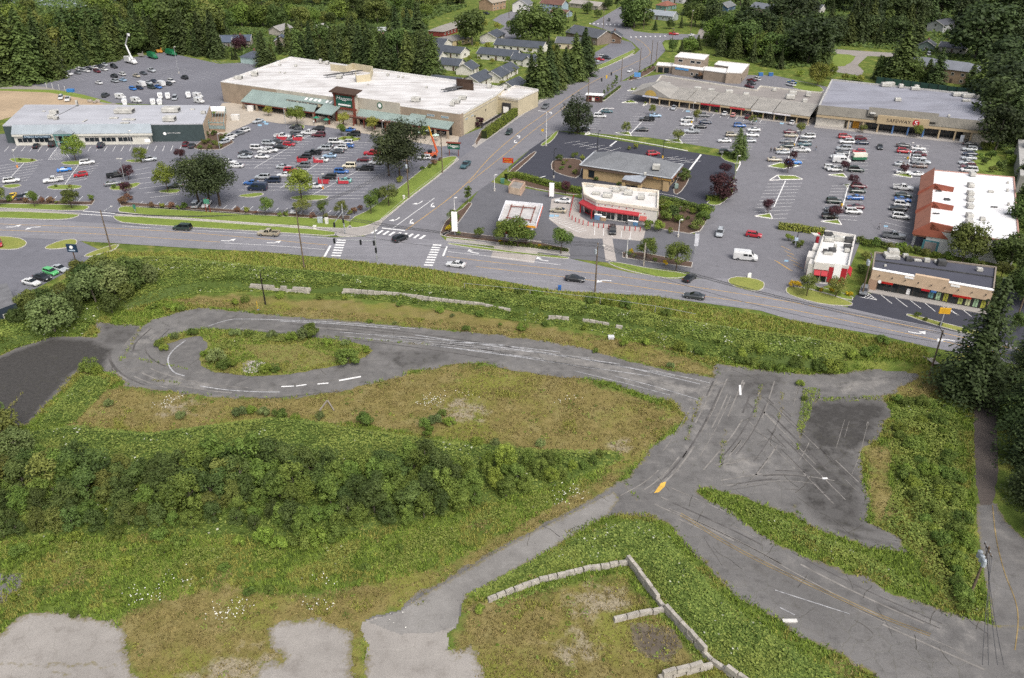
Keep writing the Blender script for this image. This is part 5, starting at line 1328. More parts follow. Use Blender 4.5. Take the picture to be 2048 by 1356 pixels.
# ---------------------------------------------------------------- 10 white roof with terracotta mansard
def terracotta():
    z=6.0
    q=pxz([(1858,456),(2038,487),(2027.5,355),(1868.4,341)],z)
    root=empty('retail_building',(q[0].x,q[0].y,0),'large retail box with white roof and terracotta tiled side mansard','store')
    TC=M('terracotta_tiles','#a4705c',.85,.1,.5,fine=.25);TD=M('dark_terracotta','#955746',.85,.08);WW=M('white_block_wall','#c3c2c1',.9,.05)
    WR=roofmat('brilliant_white_roof','#dddcdc','#c6c2be',R(80),.25)
    MB().prism(q,0,z-.02,cap=False).build('wall',WW,root)
    MB().poly(q,z).build('roof',WR,root)
    MB().kerb([q[0],q[1],q[2],q[3]],.35,z-.1,z+.22).build('roof_edge',M('pinkish_edge','#b08a7d',.8),root)
    s=FR(q[3],q[0]);L_=s.L
    o0,o1=(P(1843,341,4.0)-q[3]).dot(s.n),(P(1828,460,4.0)-q[0]).dot(s.n);d=(o0+o1)/2
    MB().hexa([s.pt(0,d,3.4),s.pt(L_,d,3.4),s.pt(L_,.02,3.4),s.pt(0,.02,3.4)],[s.pt(0,d,4.0),s.pt(L_,d,4.0),s.pt(L_,.02,z+.9),s.pt(0,.02,z+.9)]).build('mansard',TC,root)
    for a in (.36,.68,.998):
        m_=MB();m_.hexa([s.pt(L_*a,d+.25,3.9),s.pt(L_*a+.5,d+.25,3.9),s.pt(L_*a+.5,-5,3.9),s.pt(L_*a,-5,3.9)],[s.pt(L_*a,d+.25,4.7),s.pt(L_*a+.5,d+.25,4.7),s.pt(L_*a+.5,-.2,z+1.7),s.pt(L_*a,-.2,z+1.7)])
        m_.hexa([s.pt(L_*a,-.21,z-.3),s.pt(L_*a+.5,-.21,z-.3),s.pt(L_*a+.5,-5.2,z-.3),s.pt(L_*a,-5.2,z-.3)],[s.pt(L_*a,-.21,z+1.68),s.pt(L_*a+.5,-.21,z+1.68),s.pt(L_*a+.5,-5.2,z+1.3),s.pt(L_*a,-5.2,z+1.3)])
        m_.build('mansard_fin',TD,root)
    for i in range(7):
        a0=L_*(.03+.138*i);window(root,s,a0,a0+L_*.11,.2,3.0,.02,DTRIM,GLASS2,'shop_window',.15,3)
    for i in range(6):part(root,'column',WW,s,L_*i/5.3,L_*i/5.3+.6,d-.9,d-.3,0,3.39)
    f=FR(q[0],q[1])
    dr=part(root,'doorway',M('teal_door_frame','#4d7f88',.6),f,-.5,3.2,.02,.1,0,2.9);part(dr,'door',M('grey_door','#8d8583',.8),f,.0,2.7,.11,.16,0,2.5)
    part(root,'wall_sign',M('pale_yellow_sign','#d6d09a',.7),f,f.L*.8,f.L*.97,.02,.1,3.8,4.8)
    for i,y in enumerate((352,374,390,402,416,435,447,464)):runit(root,(1944-i*.6-(i>0)*3,y),z+.01,1.5,1.9,1.2,rz=R(-8))
    for px,sz in [((1981,385),(1.4,.8,.6)),((1894,400),(1.4,1.2,.4)),((1964,441),(1.2,1.2,.9)),((1988,415),(1.6,.4,.3)),((1877,383),(1.6,.4,.3)),((1872,428),(1.6,.4,.3)),((2014,383),(.5,.5,.8)),((2016,411),(.5,.5,.8)),((2015,367),(.5,.5,.6)),((2018,429),(2.4,.4,.2))]:
        runit(root,px,z+.01,*sz,rz=R(-8),mat=UNITD if sz[2]<.5 else UNIT)
terracotta()

# ---------------------------------------------------------------- 11 small strip mall
def strip_small():
    z=4.6
    FL_,FR_,BR_,BL_=P(1745,540,z),P(1986,583,z),P(1991.5,536,z),P(1750,506,z)
    root=empty('strip_mall',(FL_.x,FL_.y,0),'small strip mall with dark roof, beige fascia and yellow posters in its windows','shops')
    DR=asphalt('dark_built_up_roof','#4c4d56',.12);BEI=M('beige_fascia','#c3ab90',.85,.06)
    MB().prism([FL_,FR_,BR_,BL_],0,z-.02,cap=False).build('wall',M('strip_back_wall','#8a7a6a',.9),root)
    MB().poly([FL_,FR_,BR_,BL_],z).build('roof',DR,root)
    MB().kerb([FR_,BR_,BL_,FL_],.3,z-.2,z+.35).build('parapet',M('weathered_coping','#8d8377',.9),root)
    f=FR(FL_,FR_);L_=f.L
    for s0,s1,dz in ((0,.36,0),(.36,.64,.55),(.64,1,0)):
        part(root,'fascia',BEI,f,L_*s0,L_*s1-.01,.02,.9,2.7,z+.5+dz)
        if not dz:part(root,'white_coping',LETTER,f,L_*s0,L_*s1-.02,.0,.95,z+.51,z+.66)
    for s in (.28,.66):part(root,'coping_sign',LETTER,f,L_*s,L_*(s+.075),.91,1.0,z-.1,z+.35)
    for i in range(9):part(root,'wall_lamp',DTRIM,f,L_*(.07+.11*i),L_*(.07+.11*i)+.12,.91,1.2,3.8,4.1)
    part(root,'end_pier',M('pier_stone','#a98b74',.9,fine=.3),f,-.2,1.6,-.6,.9,0,2.69)
    PO=[M('poster_'+c[1:],c,.7,.25,2.0) for c in ('#c9cf9a','#c4cf74','#d6d8a8','#a9c7a0','#b8b84e')]
    n=15
    for i in range(n):
        a0=1.8+(L_-2)*i/n;a1=1.8+(L_-2)*(i+1)/n
        w_=window(root,f,a0,a1-.1,.15,2.6,.03,DTRIM,GLASS2,'shop_window',.12,1)
        if i>=8 and i not in (10,):part(w_,'poster',PO[i%5],f,a0+.25,a1-.35,.07,.1,.35,2.2)
        if i==7:part(w_,'poster',M('poster_teal','#6fa0a0',.7,.3,2),f,a0+.2,a1-.3,.07,.1,.5,2.1)
        if i in (4,):part(w_,'poster',LETTER,f,a0+.2,a1-.6,.07,.1,.3,1.7)
    for s0,s1,cc in ((.1,.2,'#b3261e'),(.44,.51,'#b0202a'),(.52,.565,'#3e6aa8'),(.7,.85,'#b3261e')):part(root,'shop_sign',M('shopsign_'+cc[1:],cc,.5),f,L_*s0,L_*s1,.92,1.0,2.25,2.69)
    disc(root,'round_sign',LETTER,f,L_*.085,.92,2.5,.4)
    part(root,'walkway',WALK,f,-.2,L_,.02,2.4,.03,.17)
    MB().kerb(pxz([(1748,522),(1990,556)],z),.12,z+.01,z+.3).build('roof_curb',UNITD,root)
    for px,sz in [((1785,511),(2.4,1.8,1.6)),((1784,517),(3.2,1.4,.8)),((1771,512),(1,1,1)),((1810,515),(1.2,1,.9)),((1817,521),(1.4,1.4,.8)),((1853,524),(1.2,1,.9)),((1882,530),(1.8,1.6,1.3)),((1878,526),(2.2,1,.6)),((1958,542),(1.2,1,.8)),((1770,533),(.5,.5,.5)),((1835,522),(1.6,.8,.4))]:
        runit(root,px,z+.01,*sz,rz=R(-10),mat=UNIT if rnd.random()<.75 else UNITD)
strip_small()

# ---------------------------------------------------------------- 12 showroom edge, kiosk, far-right roof
def showroom():
    q=pxz([(-60,640),(32,606),(14,566),(-80,585)],3.0)
    root=empty('showroom',(q[1].x,q[1].y,0),'corner of a dark navy showroom with a white stair at the left edge','building')
    MB().prism(q,-2.6,3.0,cap=False).build('wall',siding('navy_siding','#2d3742',.3),root)
    MB().poly(q,3.0).build('roof',DR_ if False else M('flat_grey_roof','#6e6e70',.9),root)
    f=FR(q[0],q[1]);window(root,f,f.L-3.2,f.L-1.8,.2,1.6,.02)
    st=MB();a=P(2,640,LOT);b=P(28,612,0)
    for i in range(9):
        t_=i/8;p=a.lerp(b,t_);st.box(p.x-.7,p.x+.7,p.y-.2,p.y+.2,p.z,p.z+.08)
    stair=st.build('stair',TRIM,root)
    for s in (-.7,.7):MB().tube(a+Vector((s,0,1)),b+Vector((s,0,1)),.06,n=6).build('handrail',LETTER,stair)
    for i in range(5):
        p=a.lerp(b,i/4)
        for s in (-.7,.7):MB().tube(p+Vector((s,0,0)),p+Vector((s,0,1)),.05,n=6).build('baluster',LETTER,stair)
showroom()
def kiosk():
    q=pxz([(1171,189),(1206,191),(1205,187),(1172,186)],3.0);c=cen(q)
    root=empty('coffee_kiosk',(c.x,c.y,0),'dark brown drive-up kiosk with white roof beside the side road','kiosk')
    e=FR(q[0],q[1]);L_=e.L
    FB(MB(),e,.3,L_-.3,-2.6,0,0,2.8).build('wall',BROWN,root);FB(MB(),e,0,L_,-3.0,.3,2.82,3.1).build('roof',LETTER,root)
    for a in (1,4.2):window(root,e,a,a+1.6,1,2.2,.02,REDP,GLASS)
    part(root,'menu_sign',M('kiosk_sign','#d9d3c9',.6),e,2.8,4.0,.1,.2,.5,1.9)
kiosk()
def far_right():
    q=pxz([(2040,352),(2110,362),(2110,290),(2036,280)],5);root=empty('shed',(q[0].x,q[0].y,0),'grey-roofed building cut by the right edge beside the conifers','building')
    MB().prism(q,0,5,cap=False).build('wall',M('shed_wall','#8f8c88',.9),root);MB().prism(q,5.01,5.3).build('roof',M('shed_roof','#a9a7a3',.8),root)
    window(root,FR(q[0],q[1]),1,2.5,1,2.4)
far_right()

# ---------------------------------------------------------------- houses
HN={}
def house(px,L_,W_,d,wh,rh,wallc,roofc,label,cat='house',hip=False,chim=False,group=None,nwin=3,storeys=1,porch=False,name='house'):
    """gabled or hipped house: long axis along image direction d at ground mark px"""
    c=P(*px,0);e=P(px[0]+d[0],px[1]+d[1],0)-c;e.normalize()
    n_=Vector((e.y,-e.x,0))
    if n_.y>0:n_=-n_;
    if Vector((e.y,-e.x,0)).y>0:e=-e
    root=empty(name,c,label,cat,group)
    wm=siding('siding_'+wallc[1:],wallc,.22,True,.2) if 'siding_'+wallc[1:] not in MATS else MATS['siding_'+wallc[1:]]
    rm=MATS.get('shingle_'+roofc[1:]) or shingle('shingle_'+roofc[1:],roofc)
    a,b=L_/2,W_/2
    def T(x,y,z):return c+e*x+n_*y+Vector((0,0,z))
    MB().hexa([T(-a,b,0),T(a,b,0),T(a,-b,0),T(-a,-b,0)],[T(-a,b,wh),T(a,b,wh),T(a,-b,wh),T(-a,-b,wh)]).build('wall',wm,root)
    ov=.5;A,B_=a+ov,b+ov;zl=wh-rh*ov/b*.6;th=.18
    if hip:
        v=[T(-A,B_,zl),T(A,B_,zl),T(A,-B_,zl),T(-A,-B_,zl),T(-A+B_,0,wh+rh),T(A-B_,0,wh+rh)]
        m_=MB().add(v,[(0,1,5,4),(1,2,5),(2,3,4,5),(3,0,4),(3,2,1,0)])
    else:
        m_=MB()
        for s in (1,-1):
            lo=[T(-A,s*B_,zl),T(A,s*B_,zl),T(A,0,wh+rh),T(-A,0,wh+rh)]
            if s<0:lo=lo[::-1]
            m_.hexa(lo,[p+Vector((0,0,th)) for p in lo])
        for s in (-1,1):MB().add([T(s*a,b,wh),T(s*a,-b,wh),T(s*a,0,wh+rh*.98)],[(0,2,1) if s<0 else (0,1,2)]).build('gable_wall',wm,root)
        for s in (1,-1):MB().hexa([T(s*A,B_,zl+th),T(s*(A+.12),B_,zl+th),T(s*(A+.12),0,wh+rh+th),T(s*A,0,wh+rh+th)],[T(s*A,B_,zl-.1),T(s*(A+.12),B_,zl-.1),T(s*(A+.12),0,wh+rh-.1),T(s*A,0,wh+rh-.1)]).build('barge_board',TRIM,root)
    roof=m_.build('roof',rm,root)
    if chim:p=T(a*.3,0,wh+rh-.3);MB().box(p.x-.4,p.x+.4,p.y-.4,p.y+.4,p.z,p.z+1.3).build('chimney',M('chimney_brick','#7d5a4c',.9),roof)
    f=FR(T(-a,b,0),T(a,b,0))
    for st in range(storeys):
        for i in range(nwin):
            x=L_*(i+.5)/nwin
            if i==nwin//2 and st==0 and nwin>1:part(root,'door',M('door_brown','#5a4a42',.7),f,x-.5,x+.5,.01,.08,0,2.1);continue
            window(root,f,x-.7,x+.7,.9+2.7*st,2.1+2.7*st,.01)
    g=FR(T(a,b,0),T(a,-b,0)) if T(a,0,0).x<0 else FR(T(-a,-b,0),T(-a,b,0))
    for st in range(storeys):window(root,g,W_/2-.8,W_/2+.8,.9+2.7*st,2.2+2.7*st,.01)
    return root
DK,WHT='#4b5058','#d3cfc6'
condo=[((896,176),15,8,(1,.12)),((905,138),11,8,(1,.10)),((862,122),14,9,(1,.10)),((905,112),16,9,(1,.12)),((880,96),10,9,(1,.1)),((935,146),10,8,(1,-.6)),((955,168),15,9,(1,-.45)),((992,160),11,9,(1,-.55)),((1012,150),11,8,(1,-.5)),
         ((1000,118),22,9,(1,.1)),((1045,128),9,8,(1,.1)),((1042,100),28,9,(1,.08)),((985,80),14,10,(1,-.45)),((1025,182),12,9,(1,-.45)),((1062,132),7,6,(1,-.4))]
for i,(px,l,w_,d) in enumerate(condo):
    where=['right behind the white supermarket roof','with a white awning, beside a round bush','at the left end of the estate','with a stepped roof line in the second row','half hidden by the conifers','with gable facing the supermarket','behind the brown plant screen','with a pale porch gable','beside two round bushes',
             'in the third row behind the palm-like bush','at the right end of the third row','longest one, along the back row','with slanting roof towards the big leafy tree','nearest the loading wing','small one beside the tall conifers'][i]
    house(px,l,w_,d,2.7,2.4,WHT,DK,'white estate cottage with slate grey roof, '+where,'cottage',group='cottages of the grey-roofed estate',nwin=max(2,int(l/4)),name='cottage')
HS=[((905,62),42,10,(1,-.33),3,2.2,'#7b3a34','#8a867f','long low dark red row house with grey roof',True),((900,88),22,12,(1,-.18),2.8,1.8,'#b9a884','#7f7c78','beige low house with faded grey hip roof by the lawn',True),((868,92),14,10,(1,-.2),2.6,1.8,WHT,'#77777a','pale house end with grey hip roof beside the conifers',True),
      ((985,18),16,12,(1,-.2),5.2,3,'#a0866f','#9a8f80','two-storey tan brick house with pale roof at the top',False),((1045,22),13,11,(1,-.5),5,3.4,'#cfcdc8','#6f7174','white two-storey house with steep grey gable at the top',False),((1108,22),18,9,(1,.1),5,2.6,'#93a4b0','#6c4f46','pale blue house with maroon-brown roof',False),
      ((1122,32),13,8,(1,.1),2.6,1.6,'#8a98a4','#6b5047','low annex with brown roof before the pale blue house',False),((1176,16),26,10,(1,.12),2.8,2,'#a39a90','#9b958e','long low house with pale grey roof at the top',False),((1180,82),26,14,(1,.2),4,3.2,'#7d7167','#54575d','brown lodge with big slate roof and white gables by the roundabout',False),
      ((1140,95),14,10,(1,.05),3,2.4,'#c9bba2','#5c5e63','cream house with grey gable roof between tall conifers',False),((1228,84),9,8,(-.5,1),3.6,2.4,'#6e5a4b','#4f5257','dark porch wing of the brown lodge',False),((1320,38),22,9,(1,.1),3,2.4,'#9aa0a0','#8f959b','bluish grey roofed house behind the cross street',False),
      ((1332,18),12,9,(1,-.15),3,2.4,'#6f8f86','#85594b','green house with red-brown hip roof at the top',True),((1350,4),18,9,(1,.1),4,2.4,'#b0aeb0','#8a8c90','grey roofed house at the top edge',False),((1450,22),14,9,(1,-.3),3.4,2.6,'#456076','#6f7273','dark blue house with white framed gable',False),
      ((1532,26),20,11,(1,.15),3.4,2.6,'#c2b39a','#6d7178','cream house with blue-grey roof among trees',False),((1625,24),14,9,(1,.1),3,2.2,'#b9b6b0','#5d5f66','grey-roofed house peeking between the right-hand trees',False),((1755,20),14,10,(1,-.2),3.2,2.2,'#c6bda0','#70717a','cream house with purple-grey roof among dark trees',False),
      ((1880,62),15,10,(1,-.2),4.6,2.2,'#a3a5a5','#4e5056','house with white balcony rail high in the right woods',False),((1852,100),8,8,(-.5,1),3,2.2,'#6b7a74','#5f6266','small gabled cabin with a white van before it',False),((1905,104),13,8,(1,.1),2.8,2.0,'#b5b0a4','#5f6167','low grey-roofed bungalow in the right woods',False),
      ((475,92),16,9,(1,-.02),3.4,2.4,'#8b8478','#4c5564','slate-roofed house behind the purple tree',False),((457,94),5,6,(1,0),3.2,2.2,'#8b8a84','#566070','small slate-roofed garage left of the purple tree',False),((508,124),10,8,(1,-.25),3.2,2.2,'#a9bdb8','#4f5560','pale green house with slate hip roof near the rear car park',True),
      ((562,68),13,8,(1,-.3),3,2.2,'#a09a92','#8f8c8a','faded grey roof half hidden among conifers',False),((565,92),7,7,(-.4,1),3.4,2.4,'#7d7468','#525a68','steep slate gable peeking between conifers',False),((638,66),8,7,(1,-.2),3,2,'#a09a92','#93918e','small pale roof beside the dark purple tree',False),((760,72),18,8,(1,-.05),3,1.8,'#8a6a5c','#9a9d9c','low pale-roofed house behind the supermarket conifers',False),
      ((100,96),9,7,(1,-.1),3,1.8,'#c3a488','#6b6a70','small tan shed behind the rear car park',False)]
for px,l,w_,d,wh,rh,wc,rc,lb,hip in HS:house(px,l,w_,d,wh,rh,wc,rc,lb,hip=hip,chim=rnd.random()<.4,nwin=max(2,int(l/4)),storeys=2 if wh>4.5 else 1)
ap=house((1900,160),26,14,(1,.14),6,2.6,'#9c8570','#75787f','two-storey brick apartment block behind the grey-roofed supermarket','apartments',True,nwin=6,storeys=2,name='apartment_block')
house((1842,148),18,12,(1,.12),5.6,2.2,'#8f8272','#6c7076','apartment wing with grey hip roof behind the conifers','apartments',True,nwin=4,storeys=2,name='apartment_block')
# ================================================================ VEHICLES
TYRE=M('tyre_rubber','#1c1c1d',.9,.1);RIM=M('wheel_rim','#8f9194',.35,.1,2,.6);CGL=M('car_glass','#171c20',.08,.1,.5,spec=.7)
LAMP_W=M('headlight_lens','#d7dadb',.15,.05);LAMP_R=M('taillight_lens','#8c1a1a',.25,.1);BLK=M('black_plastic','#222324',.7,.1)
CARP={}
def paint(hexc):
    if hexc not in CARP:
        m,t,b=newmat('car_paint_'+hexc[1:])
        b.inputs['Base Color'].default_value=(*S(hexc),1)
        pos=node(t,'NewGeometry').outputs['Position']
        t.links.new(mixc(t,ramp(t,noisen(t,.8,3,pos),.3,.7),tuple(v*.85 for v in S(hexc)),tuple(min(1,v*1.05) for v in S(hexc))),b.inputs['Base Color'])
        b.inputs['Roughness'].default_value=.3;b.inputs['Specular IOR Level'].default_value=.5;b.inputs['Coat Weight'].default_value=.5;b.inputs['Coat Roughness'].default_value=.1
        CARP[hexc]=m
    return CARP[hexc]
def loft(m_,secs,mi=0):
    """secs: (x, half width low, half width shoulder, half width top, z bottom, z shoulder, z top)"""
    rings=[]
    for x,wl,ws,wt,zb,zs,zt in secs:
        rings.append([(x,wl,zb),(x,ws,zb+(zs-zb)*.45),(x,ws,zs),(x,wt,zt),(x,-wt,zt),(x,-ws,zs),(x,-ws,zb+(zs-zb)*.45),(x,-wl,zb)])
    vs=[p for r_ in rings for p in r_];fs=[]
    for i in range(len(rings)-1):
        for j in range(8):fs.append((i*8+j,i*8+(j+1)%8,(i+1)*8+(j+1)%8,(i+1)*8+j))
    fs.append(tuple(range(7,-1,-1)));k=(len(rings)-1)*8;fs.append(tuple(range(k,k+8)))
    return m_.add(vs,[f[::-1] for f in fs],mi)
def cab(m_,g,x0,x1,x2,x3,wb,wt,zb,zt,roofm):
    """greenhouse: windscreen foot x0, roof x1..x2, tail foot x3; returns glass in g and roof skin with pillars in m_"""
    lo=[(x0,-wb,zb),(x3,-wb,zb),(x3,wb,zb),(x0,wb,zb)];hi=[(x1,-wt,zt),(x2,-wt,zt),(x2,wt,zt),(x1,wt,zt)]
    g.hexa(lo,hi)
    m_.hexa([(x1-.05,-wt-.02,zt+.003),(x2+.05,-wt-.02,zt+.003),(x2+.05,wt+.02,zt+.003),(x1-.05,wt+.02,zt+.003)],[(x1+.12,-wt+.1,zt+.07),(x2-.12,-wt+.1,zt+.07),(x2-.12,wt-.1,zt+.07),(x1+.12,wt-.1,zt+.07)])
    for s in (-1,1):                              # pillars
        for xa,xb in ((x0,x1),(x3,x2),((x0+x3)/2,(x1+x2)/2)):
            d=.09 if xa!=x3 else .2;sg=1 if xa==x0 else -1
            q=[(xa,s*(wb+.012),zb),(xa+sg*d,s*(wb+.012),zb),(xb+sg*d,s*(wt+.012),zt),(xb,s*(wt+.012),zt)]
            m_.add(q,[(0,1,2,3)])
CAR={}
def car_proto(kind):
    """meshes of one kind of vehicle; front points to -x, wheels on the ground at z=0"""
    if kind in CAR:return CAR[kind]
    b,g,x=MB(),MB(),MB()
    Lw={'sedan':(4.75,1.82),'hatch':(4.2,1.76),'suv':(4.7,1.9),'bigsuv':(5.1,2.0),'pickup':(5.8,1.98),'minivan':(5.1,1.98),'van':(5.9,2.05),'coupe':(4.4,1.8),'postal':(4.5,1.95),'jeep':(4.5,1.9)}[kind]
    L_,W_=Lw;a,w_=L_/2,W_/2;zb=.28;wr=.34
    if kind in ('suv','bigsuv','pickup','jeep'):zb=.38;wr=.39
    if kind=='van':wr=.36
    hl,tl=.66,.78
    if kind in ('sedan','coupe'):
        r_=1.42 if kind=='sedan' else 1.28
        loft(b,[(-a,w_*.62,w_*.7,w_*.6,.4,.55,.66),(-a+.12,w_*.85,w_*.9,w_*.7,zb,.6,.74),(-a+.7,w_*.95,w_,w_*.82,zb,.68,.86),(-a*.38,w_*.95,w_,w_*.86,zb,.8,.96),(a*.5,w_*.95,w_,w_*.86,zb,.84,1.0),(a-.5,w_*.95,w_*.98,w_*.82,zb,.82,1.0),(a-.1,w_*.85,w_*.88,w_*.74,zb+.05,.76,.96),(a,w_*.7,w_*.75,w_*.66,.45,.66,.86)])
        cab(b,g,-a*.42,-a*.04,a*.36,a*.76,w_*.84,w_*.64,.95,r_,True)
    elif kind in ('hatch','suv','bigsuv','minivan','jeep'):
        r_={'hatch':1.48,'suv':1.66,'bigsuv':1.82,'minivan':1.76,'jeep':1.78}[kind];sh=.95 if kind=='hatch' else 1.05
        if kind=='minivan':sh=1.0
        loft(b,[(-a,w_*.66,w_*.74,w_*.66,.45,.62,.74),(-a+.12,w_*.86,w_*.92,w_*.74,zb,.68,.86),(-a+.75,w_*.95,w_,w_*.84,zb,.8,sh-.07),(-a*.45,w_*.95,w_,w_*.88,zb,.88,sh),(a*.6,w_*.95,w_,w_*.88,zb,.9,sh+.02),(a-.15,w_*.93,w_*.97,w_*.86,zb+.05,.9,sh+.02),(a,w_*.8,w_*.86,w_*.76,.5,.85,sh-.05)])
        rear=a*.97 if kind!='hatch' else a*.95
        cab(b,g,-a*(.62 if kind=='minivan' else .48),-a*(.2 if kind!='jeep' else .4),rear-(.28 if kind!='jeep' else .06),rear,w_*.86,w_*.7,sh-.01,r_,True)
        if kind in ('bigsuv','suv'):
            for s in (-1,1):x.box(-a*.1,a*.7,s*w_*.62-.03,s*w_*.62+.03,r_+.1,r_+.15)
    elif kind=='pickup':
        loft(b,[(-a,w_*.72,w_*.8,w_*.7,.5,.75,.95),(-a+.1,w_*.9,w_*.95,w_*.8,zb,.82,1.05),(-a+1.0,w_*.96,w_,w_*.88,zb,.92,1.13),(-a*.36,w_*.96,w_,w_*.9,zb,.95,1.15),(a*.2,w_*.96,w_,w_*.95,zb,.8,.86),(a-.05,w_*.96,w_*.98,w_*.94,zb+.12,.8,.86),(a,w_*.9,w_*.94,w_*.9,.55,.78,.84)])
        b.box(-a*.38,a*.24,-w_*.97,w_*.97,.8,1.15)
        cab(b,g,-a*.4,-a*.18,a*.18,a*.23,w_*.88,w_*.74,1.14,1.82,True)
        for s in (-1,1):b.box(a*.24,a-.02,s*w_*.96-.06,s*w_*.96+.06,.84,1.3)
        b.box(a-.12,a-.02,-w_*.92,w_*.92,.84,1.3)
        x.box(a*.25,a-.13,-w_*.88,w_*.88,.87,.92)
    elif kind=='van':
        loft(b,[(-a,w_*.75,w_*.82,w_*.7,.5,.75,.95),(-a+.15,w_*.92,w_*.96,w_*.82,.35,.9,1.1),(-a+.9,w_*.97,w_,w_*.9,.32,1.1,1.35),(-a+1.15,w_*.97,w_,w_*.88,.32,1.3,1.6),(-a+1.75,w_*.97,w_,w_*.84,.32,1.75,2.25),(-a+2.3,w_*.97,w_,w_*.82,.32,1.9,2.4),(a-.2,w_*.97,w_,w_*.82,.32,1.9,2.4),(a,w_*.94,w_*.97,w_*.8,.4,1.85,2.32)])
        g.hexa([(-a+.98,-w_*.8,1.42),(-a+.98,w_*.8,1.42),(-a+1.1,w_*.86,1.42),(-a+1.1,-w_*.86,1.42)],[(-a+1.66,-w_*.72,2.18),(-a+1.66,w_*.72,2.18),(-a+1.9,w_*.8,2.18),(-a+1.9,-w_*.8,2.18)])
        for s in (-1,1):
            for x0,x1 in ((-a+1.5,-a+2.3),(-a+2.5,-a+3.5)):g.box(x0,x1,s*w_*1.0-.02,s*w_*1.0+.02,1.3,1.85)
    elif kind=='postal':
        loft(b,[(-a,w_*.7,w_*.78,w_*.7,.45,.7,.9),(-a+.15,w_*.85,w_*.9,w_*.8,.32,.8,1.02),(-a+1.0,w_*.95,w_*.97,w_*.88,.32,.95,1.15),(-a+1.15,w_*.97,w_,w_*.9,.32,1.5,1.7),(-a+1.5,w_*.97,w_,w_*.9,.32,2.0,2.2),(a-.1,w_*.97,w_,w_*.92,.32,2.0,2.2),(a,w_*.96,w_*.98,w_*.9,.36,1.98,2.15)])
        g.hexa([(-a+1.02,-w_*.78,1.25),(-a+1.02,w_*.78,1.25),(-a+1.12,w_*.8,1.25),(-a+1.12,-w_*.8,1.25)],[(-a+1.24,-w_*.74,1.95),(-a+1.24,w_*.74,1.95),(-a+1.5,w_*.76,1.95),(-a+1.5,-w_*.76,1.95)])
        for s in (-1,1):g.box(-a+1.6,-a+2.4,s*w_-.02,s*w_+.02,1.2,1.85)
        hl,tl=.75,.8
    wm=MB();wm.tube((0,-.11,0),(0,.11,0),wr,n=12);
    for s in (-1,1):wm.tube((0,s*.112,0),(0,s*.125,0),wr*.62,n=10,mi=1)
    hm=MB().box(-.06,.06,-.17,.17,-.07,.07)
    b.box(-a+.3,a-.3,-w_*.8,w_*.8,zb-.1,zb+.02,1)        # underbody
    res={'body':b.mesh('body_'+kind,[paint('#ffffff'),BLK]),'glass':g.mesh('windows',[CGL]),'wheel':wm.mesh('wheel',[TYRE,RIM]),'lampw':hm.mesh('headlight',[LAMP_W]),'lampr':hm.mesh('taillight',[LAMP_R]),
           'extra':x.mesh('trim',[BLK]) if x.v else None,'L':L_,'W':W_,'wr':wr,'hl':hl+.06,'tl':tl+(.1 if zb>.3 else 0),'wx':(-a*.62,a*.6 if kind!='pickup' else a*.6)}
    CAR[kind]=res
    return res
COL={'white':'#cfcfce','silver':'#a7abae','grey':'#6b6e71','dark grey':'#3d4043','black':'#1f2123','navy':'#1f2a3f','blue':'#2f5f9e','bright blue':'#2f78c4','pale blue':'#8fa9c0','red':'#a8202c','maroon':'#5b1d26','teal':'#3d5c63','turquoise':'#6fa8a0',
       'dark green':'#26352e','green':'#3f8f4d','tan':'#a39a86','cream':'#d8cfb4','yellow':'#d9b21f','pink':'#c48a84','brown':'#5e4b42','orange':'#c95a2c','lime green':'#56b06a'}
NAMEK={'sedan':'sedan','hatch':'hatchback','suv':'SUV','bigsuv':'large SUV','pickup':'pickup truck','minivan':'minivan','van':'high-roof van','coupe':'sports car','postal':'boxy mail van','jeep':'square off-roader'}
OBJN={'sedan':'parked_car','hatch':'parked_car','suv':'parked_suv','bigsuv':'parked_suv','pickup':'pickup_truck','minivan':'minivan','van':'van','coupe':'sports_car','postal':'mail_van','jeep':'off_roader'}
CATN={'sedan':'car','hatch':'car','suv':'SUV','bigsuv':'SUV','pickup':'pickup','minivan':'minivan','van':'van','coupe':'car','postal':'mail van','jeep':'off-roader'}
def car(px,kind,colour,d,label,group=None,moving=False,z=.035):
    p=car_proto(kind);c=P(*px,0);e=P(px[0]+d[0],px[1]+d[1],0)-c
    c=P(px[0],px[1]+3.0,0)                  # marks sit at mid-height of the vehicle
    root=empty(('car' if OBJN[kind]=='parked_car' else OBJN[kind].replace('parked_','')) if moving else OBJN[kind],(c.x,c.y,z),label,CATN[kind],group,math.atan2(e.y,e.x)+math.pi)
    inst('body',p['body'],root,mat=paint(COL[colour]));inst('windows',p['glass'],root)
    if p['extra']:inst('bed_liner' if kind=='pickup' else 'roof_rack',p['extra'],root)
    for wx in p['wx']:
        for s in (-1,1):inst('wheel',p['wheel'],root,(wx,s*(p['W']/2-.1),p['wr']))
    if px[1]>240:
        for s in (-1,1):
            inst('headlight',p['lampw'],root,(-p['L']/2+.07,s*p['W']*.31,p['hl']));inst('taillight',p['lampr'],root,(p['L']/2-.05,s*p['W']*.34,p['tl']+.05))
    return root
K={'s':'sedan','h':'hatch','u':'suv','U':'bigsuv','p':'pickup','m':'minivan','v':'van','c':'coupe','l':'postal','j':'jeep'}
CC={'w':'white','i':'silver','g':'grey','d':'dark grey','k':'black','n':'navy','b':'blue','B':'bright blue','P':'pale blue','r':'red','M':'maroon','t':'teal','T':'turquoise','G':'dark green','f':'lime green','a':'tan','c':'cream','y':'yellow','q':'pink','o':'brown'}
